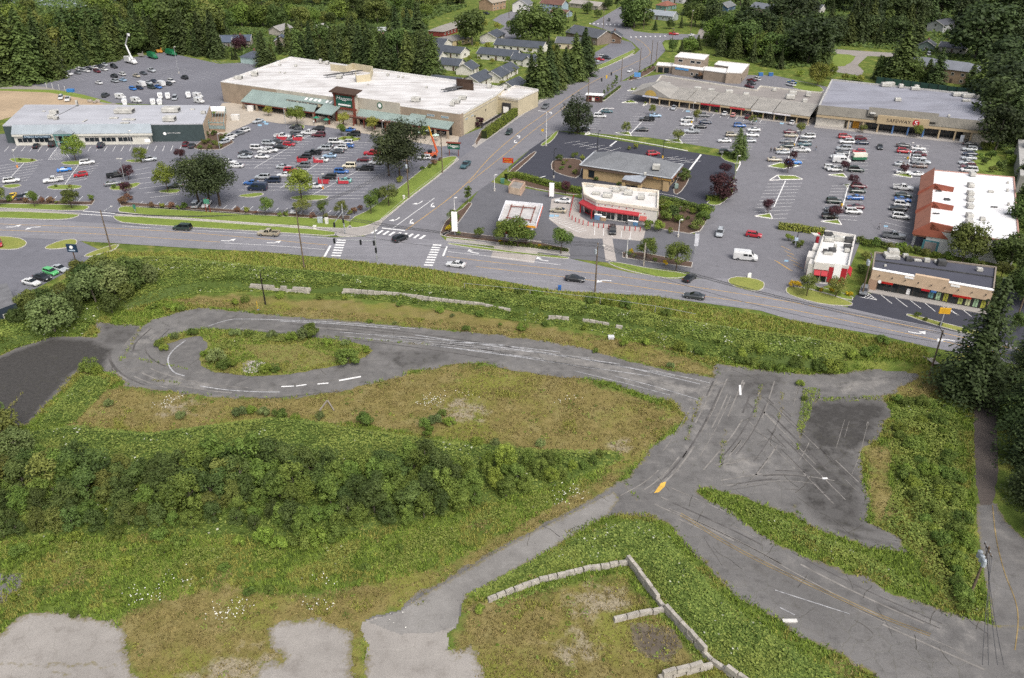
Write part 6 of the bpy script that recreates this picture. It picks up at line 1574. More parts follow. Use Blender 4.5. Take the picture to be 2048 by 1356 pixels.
def row(where,end,d,spec,group,flip=.5):
    """spec: 'x,y,kind colour' marks in order from `end`"""
    L_=spec.split()
    for i,s in enumerate(L_):
        x,y,kc=s.split(',');sg=-1 if rnd.random()<flip else 1
        car((float(x),float(y)),K[kc[0]],CC[kc[1]],(d[0]*sg,d[1]*sg),'%s %s, %s from %s in %s'%(CC[kc[1]],NAMEK[K[kc[0]]],nth(i),end,where),group)
HL='cars in the white-roofed supermarket lot'
row('the slanted row by the pale walk','the far end',(1,-.28),'516.7,242,si 488.7,262,uw 477.6,267,sg 462,273,uw 456,279,sw 449,284,hi',HL)
row('the white supermarket lot\'s first row','the store',(1,.02),'592,254,sk 637.6,258,uk 594,262,ug 618.5,266,pw 565,273,pw 637.6,270.5,UM 584,271,sd 597,276,hw 552,283,sd 581.6,284,sd 538,287,ui 578.6,289,hr 561.7,294,sk 514.5,296.5,jw 543,301,uw 530,303,sw 491.6,306,sd 490,313.6,si 524.8,313.6,sw 459,324,sw 474,332,sw',HL)
row('the white supermarket lot\'s middle row','the store',(1,.02),'698.7,260,sb 707.6,269,Uk 671.6,284,Uw 693.7,285.5,uw 695,292,sb 655,292,sg 649.4,297,ui 682,296.6,uw 675,303,sd 627,306,pk 659.8,312,sP 609.6,314.5,uk 643.5,320.5,sw 606.7,331,ug 567.6,334,si 581,340,hr 569.8,350.4,sw 525.5,354.9,ui 546,361.5,mn 503.4,366,sb 516,377,vn',HL)
row('the row nearest the side road','the store',(1,.02),'777,279,uw 766,296,sd 745,307,pr 728.7,319.5,sM 752,325,sw 848.7,316,uw 698.7,332.5,jc 730.3,337.4,pk 683.4,343.8,ub 658,355,uk 689,361.5,sT 631.7,372.6,sw',HL)
row('the auto-parts store lot','the left',(1,-.13),'24,362,uw 108,361,pw 129.5,339.7,cB 162.5,350,hr 175,325.7,uw 226,367.6,sg 233.6,351,pk 299.6,319.4,ui 350,372,sd 372,362,sg',HL)
row('the stalls along the street verge','the left',(1,-1.1),'25.4,393,cy 44.4,394,sd 57,390,si 393.6,409.5,mi 414,409,sw 591.4,421,uw',HL)
row('the auto-parts store front stalls','the left',(1,-1.15),'73.6,292,sk 106,289,Uk 202.6,291,un 372,289,hM 384.7,291.5,sd',HL)
RL='cars in the rear car park'
row('the rear car park\'s far-left row','the near end',(1,.3),'116.6,153,pa 128.7,151.5,sw 138.3,147,pw 156,144.8,sg 157.7,138,uw 166.5,140,mi 174,141,sw 177,137,sk 190,135,sw 194.7,142,uM 209,138,sw 201,132,sd 210,128.5,si 228.6,133,Uk',RL)
row('the rear car park\'s middle row','the left',(1,.28),'198,165,sw 228.6,152,uk 230,161.5,ui 244.7,148,uw 246,159.5,sP 273.7,151,sa 287.4,146,sd 303.5,140.5,pi 369.6,155,uk',RL)
row('the rear car park\'s near row','the left',(1,.3),'266.4,177,hB 280,175.5,hn 282.6,169.5,vw 297.9,164.5,si 303.5,174,mG 309,162,sn 317,173.5,sb 322,168.5,vw 337,167,sd 343,162,uw',RL)
car((211.7,190.7),'suv','dark grey',(1,-.5),'dark grey SUV parked alone beside the boulders',RL)
car((122.2,195),'suv','white',(-1,2.4),'white SUV standing on the bare dirt, left one',RL);car((136,198.5),'pickup','white',(-1,2.6),'white pickup truck on the bare dirt, right of the white SUV',RL)
for i,(px,d) in enumerate([((242.3,194.5),(1,.1)),((273.7,202),(1,.12)),((321.2,194),(.1,1)),((336.5,194),(.1,1)),((377.6,192),(.1,1)),((397,193),(1,.15)),((399.4,202.8),(1,.15)),((250.3,206.5),(.1,1)),((306.7,206.5),(.1,1)),((320.4,206.5),(.1,1))]):
    car(px,'postal','white',d,'white mail van behind the pale flat roof, '+['leftmost of them','second from the left, pointing right','first of the pair side by side','second of the pair side by side','standing behind the silver minivan','upper of the two by the lane','lower of the two by the lane','only its roof showing, at left','only its roof showing, left of a pair','only its roof showing, right of a pair'][i],'white mail vans behind the store')
car((350.2,196),'minivan','silver',(-.5,1),'silver minivan parked among the white mail vans',RL)
SL="cars in the grey-roofed supermarket lot"
row('the upper lot before the strip mall','the left',(1,.02),'1168,258,sd 1199.5,232,mw 1213.6,222.5,st 1284,259.5,sk 1293.6,239,pk 1310.3,231,sP 1372.7,248.5,sw 1374,240,mw 1383,263,pi 1400,253.5,sk 1407.8,231,ug 1410.5,244.5,sn 1448.8,281.5,sw 1451,305.5,uG 1463.4,270.5,ua 1479,251.5,ub 1498.6,281.5,si 1504.5,270,sw 1507,259.5,sw',SL)
row('the stalls along the strip mall front','the left',(1,-1.3),'1347,215.5,si 1449,227,sw 1465.8,230,hq 1494.9,233.5,sM 1583.7,245,sw',SL)
row('the lot behind the strip mall','the left',(1,.25),'1395.5,154,uk 1498.4,172,sM 1502.8,165.5,sd 1502.8,159.5,sM 1511.5,157.5,uw 1581,169,uw 1583,164.5,sb',SL)
row('the grey supermarket\'s second aisle','the store',(1,.02),'1580,264,sM 1581.4,271,sa 1615,273.5,Uw 1574,283,sg 1609.2,281.5,ug 1608.4,288.5,st 1574,292,sG 1563.8,299,sa 1602.6,300.6,pw 1566,305,si 1548.4,319.5,sa 1588,324.7,sB',SL)
row('the grey supermarket\'s third aisle','the store',(1,.04),'1689,274,ur 1721,277,hM 1692.7,284,Uw 1723.4,285.5,sn 1687.5,297,mi 1716.8,303.5,hr 1682.4,307,sd 1718.3,312,ug 1674.4,314,uw 1681.7,322,vw 1660,335,hw 1668.5,339.5,uw 1711,340.5,UG 1716.8,373.5,uM 1714,382.5,sG 1709.5,396,sb 1668,403.5,uG 1709.5,415,sM 1665.5,419,sd 1705.8,424,uw 1659.4,434,uk',SL)
row('the grey supermarket\'s fourth aisle','the store',(1,.06),'1806,291.5,sd 1835.9,297,sw 1806.8,303,ur 1838.4,304,si 1839.2,309.5,hM 1835.9,316.5,ui 1840.9,325,pi 1802.7,329,si 1838,332.5,so 1806,344.5,sw 1831.7,348.7,sw',SL)
row('the row along the terracotta store','the far end',(1,.1),'1805.2,376.5,pw 1806,391,sG 1804.3,400,sb 1802.7,410,uw 1795.4,418,sk 1800.3,434,uw 1786.5,473,pg',SL)
row('the far-right row by the shrubs','the store',(1,.06),'1938.8,288,sd 1938,299,ui 1938.8,308,sn 1937,316.4,si 1932,326,si 1935.5,334,uM 1937,340.5,mw',SL)
# lone vehicles and traffic
for px,k,cl,d,lb,mv in [((1759.5,294),'sedan','dark grey',(.05,1),'dark grey sedan driving towards the camera between two aisle rows',1),((1439,467),'suv','silver',(-.28,1),'silver SUV driving down beside the petrol station sign',1),((1507,470.5),'hatch','red',(1,.13),'bright red hatchback parked alone above the white van',0),((1490,516),'van','white',(1,.1),'white high-roof van standing in the driveway mouth',0),
        ((1379,557),'sedan','black',(1,-.75),'black sedan turning out beside the grass island',1),((1388,593.5),'sedan','dark grey',(-1,-.14),'dark grey sedan on the main road right of the black sedan',1),((1150,559),'sedan','black',(1,.1),'black sedan on the main road by the blue barrel',1),((912,530),'sedan','white',(-1,-.12),'white sedan on the main road right of the junction',1),
        ((801,478),'suv','black',(1,-.4),'black SUV turning through the junction',1),((538,468),'pickup','tan',(-1,-.06),'tan pickup truck on the main road left of the junction',1),((366,456.5),'minivan','dark green',(-1,-.06),'dark green estate car on the main road at left',1),((931,331),'pickup','teal',(-1,.9),'teal pickup truck coming down the side road',1),((1018,265),'suv','dark green',(-1,1.0),'dark green SUV coming down the side road',1),
        ((1091,213),'pickup','grey',(-1,.9),'grey pickup truck on the side road by the hedge',1),((1260,141),'coupe','white',(-1,.5),'white car on the side road by the kiosk trees',1),((1218,39),'suv','dark grey',(0,1),'dark SUV approaching the upper crossing',1),((1347,67),'pickup','red',(1,0),'red pickup truck on the cross street at the top',1),((1383,69),'sedan','white',(1,-.2),'white sedan at the gravel drive at the top',1),
        ((1306,308),'suv','red',(1,-.1),'red SUV parked behind the bank roof',0),((1225,462),'suv','black',(.02,1),'black SUV parked nose-out before the convenience store',0),((1126,402.5),'sedan','white',(-1,-.06),'white sedan beside the long red guard rail',0),((1117,421.5),'sedan','tan',(-1,-.1),'bronze tan sedan beside the long red guard rail',0),((1727,583),'hatch','grey',(-.35,1),'grey hatchback on the hatched bay of the small strip mall',0),
        ((64,566),'sedan','white',(1,.22),'white sedan parked at the left edge above the brambles',0),((86,556),'sedan','black',(1,.25),'black sedan between white and green cars at the left edge',0),((103,545),'hatch','lime green',(1,.3),'lime green car on the dealer lot',0),((121,538.5),'sedan','silver',(1,.3),'silver sedan on the dealer lot beside the lime green car',0),((-3,488),'suv','red',(.3,1),'red SUV cut by the left edge by the grass island',0),
        ((1190,121),'sedan','silver',(1,.1),'silver sedan in the lodge car park',0),((1200,118),'sedan','red',(1,.1),'red sedan in the lodge car park',0),((1205,113.5),'suv','white',(1,.15),'white SUV in the lodge car park',0),((1213,115),'suv','dark grey',(1,.15),'dark grey SUV in the lodge car park',0),((1857,108),'minivan','white',(0,1),'white minivan before the gabled cabin in the right woods',0),((973,26),'suv','black',(1,.1),'black SUV before the tan brick house at the top',0),
        ((1040,468),'sedan','silver',(1,.15),'silver car half hidden under the fuel canopy trees',0)]:
    car(px,K.get(k,k),cl,d,lb,'traffic on the streets' if mv else None,bool(mv))
# special vehicles
def bucket_truck():
    c=P(263,127,0);e=P(273,129.5,0)-c;ang=math.atan2(e.y,e.x)
    root=empty('bucket_truck',(c.x,c.y,.03),'white tree-service bucket truck with raised jointed boom by the conifers','truck',rz=ang)
    W=paint('#dcdcda')
    def bx(name,mat,*a):
        m_=MB().box(*a);o=bpy.data.objects.new(name,m_.mesh(name,[mat]));C.objects.link(o);o.parent=root;return o
    bx('chip_box',W,-4.6,.6,-1.2,1.2,.9,3.2);bx('chassis',BLK,-4.6,4.2,-.5,.5,.6,.9);bx('tool_box',W,.65,1.9,-1.2,1.2,.9,1.8)
    cb=MB();loft(cb,[(2.0,1.1,1.15,1.0,.6,1.6,2.6),(3.0,1.1,1.15,.95,.6,1.5,2.6),(3.3,1.1,1.15,.95,.6,1.3,1.6),(4.3,1.0,1.05,.9,.6,1.1,1.4)]);o=bpy.data.objects.new('cab',cb.mesh('cab',[W]));C.objects.link(o);o.parent=root
    bx('windscreen',CGL,2.3,3.12,-1.02,1.02,1.65,2.4)
    for x in (-3.0,-1.9,3.3):
        for s in (-1,1):m_=MB();m_.tube((x,s*1.0-.15,.5),(x,s*1.0+.15,.5),.5,n=12);o=bpy.data.objects.new('wheel',m_.mesh('wheel',[TYRE]));C.objects.link(o);o.parent=root
    def tb(name,a,b,r_):m_=MB();m_.tube(a,b,r_,r_*.85,n=6);o=bpy.data.objects.new(name,m_.mesh(name,[W]));C.objects.link(o);o.parent=root
    tb('turret',(1.3,0,1.8),(1.3,0,3.2),.5);tb('lower_boom',(1.3,0,3.0),(-1.8,0,9.0),.42);tb('upper_boom',(-1.8,0,9.0),(3.2,0,14.2),.33);bx('bucket',W,3.0,3.9,-.5,.5,13.6,14.8)
bucket_truck()
def work_truck(px,d,label,chipper):
    c=P(*px,0);e=P(px[0]+d[0],px[1]+d[1],0)-c;root=empty('chipper_truck',(c.x,c.y,.03),label,'truck','green tree-service trucks',math.atan2(e.y,e.x))
    Gn=paint('#1f6b45')
    def ob(name,m_,mat):o=bpy.data.objects.new(name,m_.mesh(name,[mat]));C.objects.link(o);o.parent=root
    ob('chip_box',MB().hexa([(-3.6,-1.2,.9),(1.4,-1.2,.9),(1.4,1.2,.9),(-3.6,1.2,.9)],[(-3.4,-1.0,3.2),(1.2,-1.0,3.2),(1.2,1.0,3.2),(-3.4,1.0,3.2)]),Gn)
    cb=MB();loft(cb,[(1.5,1.05,1.1,.95,.6,1.6,2.4),(2.5,1.05,1.1,.9,.6,1.5,2.4),(2.9,1.05,1.1,.9,.6,1.2,1.5),(3.8,.95,1.0,.85,.6,1.0,1.3)]);ob('cab',cb,Gn)
    ob('windscreen',MB().box(1.8,2.62,-.98,.98,1.5,2.2),CGL);ob('chassis',MB().box(-3.6,3.6,-.5,.5,.5,.89),BLK)
    for x in (-2.2,2.9):
        for s in (-1,1):m_=MB();m_.tube((x,s*.95-.15,.5),(x,s*.95+.15,.5),.5,n=12);ob('wheel',m_,TYRE)
    if chipper:
        p=P(*chipper[0],0);r2=empty('wood_chipper',p,chipper[1],'chipper');q=chipper[2]
        MB().hexa([(p.x-1.2,p.y-.7,.6),(p.x+1.2,p.y-.7,.6),(p.x+1.2,p.y+.7,.6),(p.x-1.2,p.y+.7,.6)],[(p.x-1.8,p.y-.9,1.9),(p.x+.8,p.y-.6,1.7),(p.x+.8,p.y+.6,1.7),(p.x-1.8,p.y+.9,1.9)]).build('hopper',q,r2)
        m_=MB();m_.tube((p.x+.5,p.y,1.7),(p.x+.9,p.y,2.9),.25,.2);m_.build('chute',q,r2)
        m_=MB();m_.tube((p.x,p.y-.8,.4),(p.x,p.y+.8,.4),.4,n=10);m_.build('wheel',TYRE,r2)
work_truck((306,117),(1,.25),'green tree-service truck with rounded chip box beside the bucket truck',((284,114),'grey wood chipper behind the green truck',paint('#8d8a80')))
work_truck((343,111),(1,.2),'darker green tree-service truck farthest right under the conifers',((321,106.5),'yellow-orange wood chipper between the green trucks',paint('#c98a3c')))
def boom_lift():
    c=P(862,314,0);root=empty('telescopic_lift',c,'orange telescopic lift with raised yellow boom at the supermarket corner','lift')
    Or=paint('#c95a2c');Ye=paint('#d99a2f')
    MB().hexa([(c.x-2.6,c.y-1.1,.7),(c.x+2.2,c.y-1.1,.7),(c.x+2.2,c.y+1.1,.7),(c.x-2.6,c.y+1.1,.7)],[(c.x-2.3,c.y-.9,1.5),(c.x+1.8,c.y-.9,1.7),(c.x+1.8,c.y+.9,1.7),(c.x-2.3,c.y+.9,1.5)]).build('chassis',Or,root)
    MB().box(c.x-.9,c.x+.5,c.y-.8,c.y,1.5,2.7).build('cab',CGL,root)
    for x in (-1.8,1.4):
        for s in (-1,1):m_=MB();m_.tube((c.x+x,c.y+s*1.0-.2,.6),(c.x+x,c.y+s*1.0+.2,.6),.6,n=12);m_.build('wheel',TYRE,root)
    a=Vector((c.x+2.2,c.y,1.6));b=Vector((c.x+.6,c.y,7.0));d=Vector((c.x-.3,c.y,10.5))
    m_=MB();m_.tube(a,b,.42,.36,n=6);m_.build('lower_boom',Or,root);m_=MB();m_.tube(b,d,.28,.25,n=6);m_.build('upper_boom',Ye,root)
boom_lift()
c_=P(1716,322,0)
it=empty('box_truck',c_,'small white and green ice truck in the third aisle row','truck',SL)
MB().box(c_.x-2.2,c_.x+2.4,c_.y-1.0,c_.y+1.0,.7,1.6).build('lower_body',paint('#2f6b4c'),it);MB().box(c_.x-2.0,c_.x+2.4,c_.y-1.02,c_.y+1.02,1.61,2.7).build('cargo_box',paint('#e2ddcc'),it)
for x in (-1.4,1.5):
    for s in (-1,1):m_=MB();m_.tube((c_.x+x,c_.y+s*.9-.12,.42),(c_.x+x,c_.y+s*.9+.12,.42),.4,n=10);m_.build('wheel',TYRE,it)
MB().box(c_.x-2.24,c_.x-2.19,c_.y-.85,c_.y+.85,1.2,1.58).build('windscreen',CGL,it)
# ================================================================ VEGETATION
RG=np.random.default_rng(11)
def region(px,z=LOT):return [(p.x,p.y) for p in LP(px,z)]
def scatter(poly,dens,rg=RG):
    xs=[p[0] for p in poly];ys=[p[1] for p in poly];A=(max(xs)-min(xs))*(max(ys)-min(ys));n=int(A*dens)
    x=rg.uniform(min(xs),max(xs),n);y=rg.uniform(min(ys),max(ys),n);k=inside(x,y,poly)
    return x[k],y[k]
def quads(c,n_,size,asp=1.0,rg=RG):
    """one leaf-shaped quad at every centre c, facing n_"""
    N=len(c);n_=n_/(np.linalg.norm(n_,axis=1,keepdims=True)+1e-9)
    r_=rg.normal(size=(N,3));u=np.cross(n_,r_);u/=(np.linalg.norm(u,axis=1,keepdims=True)+1e-9);v=np.cross(n_,u)
    u=u*(size*.5)[:,None];v=v*(size*.5*asp)[:,None]
    V=np.stack([c-u,c-v*.8,c+u,c+v*.8],1).reshape(-1,3)          # kite
    F=np.arange(4*N).reshape(-1,4)
    return V,F
def broad_crown(seed,R_=4.0,zc=6.5,hz_=3.6,nb=20,n=2600,leaf=.42,low=-.6):
    rg=np.random.default_rng(seed)
    th=rg.uniform(0,2*math.pi,nb);ph=np.arcsin(rg.uniform(low,1,nb));k=rg.uniform(.45,.8,nb)
    bc=np.stack([np.cos(th)*np.cos(ph)*R_*k,np.sin(th)*np.cos(ph)*R_*k,zc+np.sin(ph)*hz_*k],1)
    br=rg.uniform(.26,.44,nb)*R_
    i=rg.integers(0,nb,n);d=rg.normal(size=(n,3));d[:,2]=d[:,2]*.8+.25;d/=np.linalg.norm(d,axis=1,keepdims=True)
    c=bc[i]+d*(br[i]*rg.uniform(.55,1.08,n)**.6)[:,None]
    V,F=quads(c,d+rg.normal(size=(n,3))*.45+np.array([0,0,.5]),leaf*rg.uniform(.6,1.3,n),.8,rg)
    tone=rg.uniform(0,1,nb)[i]*.5+rg.uniform(0,.5,n)
    return V,F,np.repeat(tone,4)
def conifer_crown(seed,H=20.0,R_=4.0,lev=30,leaf=.75,base=.08,droop=.35,ragged_=.3,pw=.85):
    rg=np.random.default_rng(seed);C_,N_,S_,T_=[],[],[],[]
    for l in range(lev):
        t=base+(1-base)*(l/lev)**.95;z=H*t;r_=R_*(1-t)**pw*rg.uniform(1-ragged_,1.1)+.15
        nb=int(5+6*(1-t));a0=rg.uniform(0,6.28);tone=rg.uniform(0,.5)
        for b in range(nb):
            a=a0+6.283*b/nb+rg.normal()*.15;rr=r_*rg.uniform(.7,1.12);k=max(2,int(rr/.5))
            for j in range(k):
                f=(j+.7)/k
                for s in (-1,0,1):
                    w_=s*.28*rr*(1-f*.55)*rg.uniform(.5,1)
                    x=math.cos(a)*rr*f-math.sin(a)*w_;y=math.sin(a)*rr*f+math.cos(a)*w_
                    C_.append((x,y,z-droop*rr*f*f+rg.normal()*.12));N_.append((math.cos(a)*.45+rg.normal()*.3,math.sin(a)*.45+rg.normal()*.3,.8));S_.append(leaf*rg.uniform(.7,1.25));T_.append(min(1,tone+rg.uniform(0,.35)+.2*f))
    C_.append((0,0,H));N_.append((1,0,.2));S_.append(.6);T_.append(.5)
    V,F=quads(np.array(C_),np.array(N_),np.array(S_),.7,rg)
    return V,F,np.repeat(np.array(T_),4)
def trunk_mesh(name,h,r0,r1,limbs,seed,mat):
    rg=random.Random(seed);m_=MB();p=Vector((0,0,-.2));k=4
    for i in range(k):
        q=Vector((rg.uniform(-.15,.15)*h*.1,rg.uniform(-.15,.15)*h*.1,h*(i+1)/k));m_.tube(p,q,r0+(r1-r0)*i/k,r0+(r1-r0)*(i+1)/k,n=7,cap=i==k-1);p=q
    for i in range(limbs):
        a=6.28*i/max(1,limbs)+rg.uniform(-.4,.4);z=h*rg.uniform(.45,.85);l=h*rg.uniform(.25,.42)
        m_.tube((0,0,z),(math.cos(a)*l,math.sin(a)*l,z+l*.8),r1*.9,r1*.3,n=5)
    return m_.mesh(name,[mat])
BARK=M('bark_brown','#4d4138',.95,.2,2.0,fine=.3);BARKG=M('bark_grey','#6b645a',.95,.2,2.0,fine=.3)
FOL={'deep':foliage('deep_green_leaves','#232e18','#4a5830',.15),'fir':foliage('fir_needles','#273319','#4d5c33',.12),'cedar':foliage('cedar_sprays','#313e1e','#5e6c37',.12),'pine':foliage('pine_needles','#252e1a','#454f2e',.1),'leaf':foliage('green_leaves','#435722','#7a8d41',.28),'dark':foliage('dark_leaves','#374721','#62743b',.25),
       'bright':foliage('bright_leaves','#4d6220','#8a9b42',.28),'yellow':foliage('yellow_green_leaves','#656f2c','#9c9d4a',.28),'purple':foliage('purple_leaves','#2e1c1f','#563338',.12),'willow':foliage('willow_leaves','#4b5a2e','#83925a',.25),'olive':foliage('olive_leaves','#4a5326','#7c8342',.25),'gold':foliage('golden_leaves','#a08a1c','#d6bb2a',.2),'rust':foliage('reddish_leaves','#5f4a38','#8a6a50',.15)}
TM={}
def proto(kind):
    if kind in TM:return TM[kind]
    out=[]
    for k in range(4):
        sd_=hash_(kind)+k*17
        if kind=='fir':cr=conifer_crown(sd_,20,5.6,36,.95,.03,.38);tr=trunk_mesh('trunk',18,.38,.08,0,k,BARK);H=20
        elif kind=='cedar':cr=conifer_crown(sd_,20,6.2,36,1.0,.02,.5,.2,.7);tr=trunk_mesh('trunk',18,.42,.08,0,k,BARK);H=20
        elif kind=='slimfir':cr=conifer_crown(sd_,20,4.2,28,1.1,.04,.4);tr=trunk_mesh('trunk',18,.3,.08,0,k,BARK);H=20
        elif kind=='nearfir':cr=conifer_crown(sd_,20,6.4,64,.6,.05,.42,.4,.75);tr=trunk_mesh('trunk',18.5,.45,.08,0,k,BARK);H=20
        elif kind=='cone':cr=conifer_crown(sd_,10,4.4,26,.6,.02,.25,.15,.55);tr=trunk_mesh('trunk',8,.3,.08,0,k,BARK);H=10
        elif kind=='broad':cr=broad_crown(sd_,6.2,7.4,6.0,30,3000,.85,-.9);tr=trunk_mesh('trunk',9,.35,.12,6,k,BARKG);H=13
        elif kind=='round':cr=broad_crown(sd_,2.9,4.4,2.6,18,2600,.34,-.8);tr=trunk_mesh('trunk',4.4,.16,.06,6,k,BARK);H=7
        elif kind=='maple':cr=broad_crown(sd_,3.1,5.0,3.9,26,3800,.34,-.85);tr=trunk_mesh('trunk',6,.18,.06,6,k,BARK);H=9
        elif kind=='pinebig':cr=broad_crown(sd_,5.4,8.6,6.6,40,5200,.46,-.9);tr=trunk_mesh('trunk',10,.35,.1,8,k,BARK);H=15
        elif kind=='dome':cr=broad_crown(sd_,5.2,6.0,6.2,44,6000,.5,-1);tr=trunk_mesh('trunk',9,.35,.1,6,k,BARK);H=12.5
        elif kind=='column':cr=broad_crown(sd_,1.2,3.4,3.2,16,1300,.3,-.9);tr=trunk_mesh('trunk',3,.1,.05,0,k,BARK);H=6.6
        elif kind=='shrub':cr=broad_crown(sd_,1.0,.8,.8,10,900,.2,-.5);tr=trunk_mesh('trunk',.9,.06,.03,4,k,BARK);H=1.6
        elif kind=='sapling':cr=broad_crown(sd_,1.65,2.75,2.9,30,3200,.25,-.95);tr=trunk_mesh('trunk',3.2,.09,.04,5,k,BARKG);H=5
        elif kind=='weedbush':cr=broad_crown(sd_,1.25,.85,1.0,14,1500,.2,-.4);tr=trunk_mesh('trunk',1.0,.05,.02,5,k,BARKG);H=2
        V,F,T=cr
        out.append((npmesh('crown_'+kind,V,F,FOL['leaf'],v=T),tr,H))
    TM[kind]=out
    return out
def hash_(s):return sum(ord(c)*(i+3) for i,c in enumerate(s))
NT={'fir':('conifer','conifer'),'cedar':('conifer','conifer'),'slimfir':('conifer','conifer'),'nearfir':('conifer','conifer'),'cone':('conifer','conifer'),'dome':('conifer','conifer'),'broad':('broadleaf_tree','tree'),'round':('small_tree','tree'),'maple':('maple_tree','tree'),'pinebig':('pine_tree','tree'),'column':('columnar_tree','tree'),'shrub':('shrub','shrub'),'sapling':('sapling','sapling'),'weedbush':('bush','bush')}
VC={}
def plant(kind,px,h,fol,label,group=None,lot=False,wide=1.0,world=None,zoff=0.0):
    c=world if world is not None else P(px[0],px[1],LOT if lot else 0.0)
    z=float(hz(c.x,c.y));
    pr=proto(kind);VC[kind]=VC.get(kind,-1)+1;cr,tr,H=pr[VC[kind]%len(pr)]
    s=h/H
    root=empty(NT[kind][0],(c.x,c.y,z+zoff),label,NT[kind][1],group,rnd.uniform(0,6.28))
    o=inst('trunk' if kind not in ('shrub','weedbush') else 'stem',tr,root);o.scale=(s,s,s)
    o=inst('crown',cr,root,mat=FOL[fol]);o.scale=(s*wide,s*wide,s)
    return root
WORD={'fir':'tall dark fir','cedar':'broad dark cedar','slimfir':'slim dark fir','nearfir':'tall shaggy conifer','cone':'squat conifer','broad':'leafy broadleaf tree','round':'small round tree','maple':'leafy maple','pinebig':'big dark pine','column':'columnar tree','shrub':'clipped shrub','sapling':'bushy sapling','weedbush':'wild bush'}
KEEP=[(545,60,585,98),(70,8,188,40),(1430,12,1476,72),(1512,16,1562,72),(1860,50,1902,104),(1886,96,1932,140),(1660,92,1792,150),(1840,92,1864,130),(930,0,1250,44),(1290,0,1370,62),(1610,16,1640,50),(1745,10,1770,44),(745,62,780,88)]     # sight lines to houses, paths and lake
VIEW=[(64,190,21),(448,500,97),(486,528,127),(548,580,72),(1432,1474,30),(1514,1560,36),(1862,1900,68),(1890,1930,108),(1880,1925,172)]
def cap(x,y,h):
    for a,b,yb in VIEW:
        if a<=x<=b and y>yb-4:h=min(h,(y-yb)/(.01056*(y+246)))
    return h
def grove(where,end,kinds,hr,marks=None,line=None,n=0,jit=(0,0),group=None,lot=False,wide=(.85,1.4),foll=None):
    if marks is None:
        marks=[]
        for i in range(n):
            t=i/max(1,n-1);marks.append((line[0]+(line[2]-line[0])*t+rnd.uniform(-jit[0],jit[0]),line[1]+(line[3]-line[1])*t+rnd.uniform(-jit[1],jit[1])))
        marks.sort()
    marks=[m_ for m_ in marks if not any(a<=m_[0]<=c and b<=m_[1]<=d for a,b,c,d in KEEP)] if n else marks
    for i,m_ in enumerate(marks):
        k=kinds[i%len(kinds)] if foll is None else kinds[0]
        kk,ff=k if isinstance(k,tuple) else (k,{'fir':'fir','cedar':'cedar','slimfir':'fir','nearfir':'fir','cone':'cedar','broad':'leaf','round':'leaf','maple':'bright','pinebig':'pine','column':'leaf','shrub':'leaf','sapling':'dark','weedbush':'leaf'}[k])
        h=m_[2] if len(m_)>2 else rnd.uniform(hr[0]*.8,hr[1]*1.1)
        h=cap(m_[0],m_[1],h)
        if h<2.2:continue
        w_=WORD[kk]
        if ff=='purple':w_=w_.replace('leafy ','').replace('small ','small purple ') if 'small' in w_ else 'purple-leaved '+w_
        plant(kk,m_,h,ff,'%s %s, %s from %s'%(w_,where,nth(i),end),group,lot,rnd.uniform(*wide))
def G(c):return c
MIX=['fir',('broad','dark'),'cedar',('broad','leaf'),'fir',('broad','olive')]
grove('at the dirt yard, left edge','the left',['cedar','fir'],(24,33),line=(-70,172,112,156),n=9,jit=(6,4),group='conifers at the left edge',wide=(1.0,1.25))
grove('along the rear car park','the left',['cedar','fir','cedar'],(14,22),line=(122,138,246,114),n=11,jit=(4,3),group='conifers along the rear car park',wide=(1.0,1.3))
grove('behind the bucket truck','the left',['fir','cedar'],(17,25),line=(258,106,335,99),n=7,jit=(4,2),group='conifers behind the bucket truck')
grove('right of the green trucks','the left',['cedar','slimfir','fir'],(15,25),line=(348,103,475,119),n=12,jit=(4,3),group='conifers right of the green trucks')
grove('in the second upper-left belt','the left',['fir',('broad','dark'),'cedar','fir',('broad','olive')],(15,25),line=(-60,125,450,86),n=26,jit=(8,9),group='trees of the second upper-left belt')
grove('in the third upper-left belt','the left',[('broad','dark'),('broad','leaf'),('broad','olive'),'cedar'],(12,20),line=(-60,84,470,60),n=26,jit=(8,8),group='trees of the third upper-left belt')
grove('in the far wood below the lake','the left',[('broad','dark'),('broad','olive'),'fir',('broad','leaf')],(11,18),line=(-40,46,470,40),n=28,jit=(8,7),group='trees of the far upper-left wood')
grove('on the slope beyond the white supermarket','the left',[('broad','leaf'),('broad','olive'),('broad','dark'),'fir'],(9,15),line=(480,52,860,30),n=30,jit=(8,12),group='trees on the top slope')
grove('at the very top edge, left half','the left',[('broad','dark'),('broad','olive')],(8,14),line=(190,18,940,10),n=34,jit=(8,6),group='trees at the top edge')
grove('right behind the white supermarket','the left',['cedar','fir','slimfir'],(15,21),line=(592,128,868,166),n=16,jit=(5,4),group='conifers behind the white supermarket',wide=(1.0,1.35))
grove('in the back belt behind the white supermarket','the left',['fir','cedar',('broad','dark')],(14,20),line=(560,104,850,128),n=18,jit=(6,6),group='trees behind the white supermarket')
grove('between the slate-roofed houses','the left',['cedar','fir'],(12,17),marks=[(545,128),(530,132),(440,104),(520,104,10),(600,90),(655,95),(700,92),(735,88)],group='conifers between the slate-roofed houses')
grove('towering over the dark red row house','the left',['fir'],(30,36),marks=[(795,108),(818,112),(838,104,26)],group='tallest firs')
plant('broad',(482,104),9,'purple','dark purple tree before the slate-roofed house');plant('broad',(648,92),11,'purple','dark purple tree among the supermarket conifers')
plant('broad',(944,90),19,'dark','big leafy tree standing alone on the estate lawn',wide=1.2)
grove('in the leafy pair on the estate','the left',[('broad','dark')],(17,20),marks=[(1062,92),(1098,88),(1035,80,13)],wide=(1.1,1.25),group='leafy estate trees')
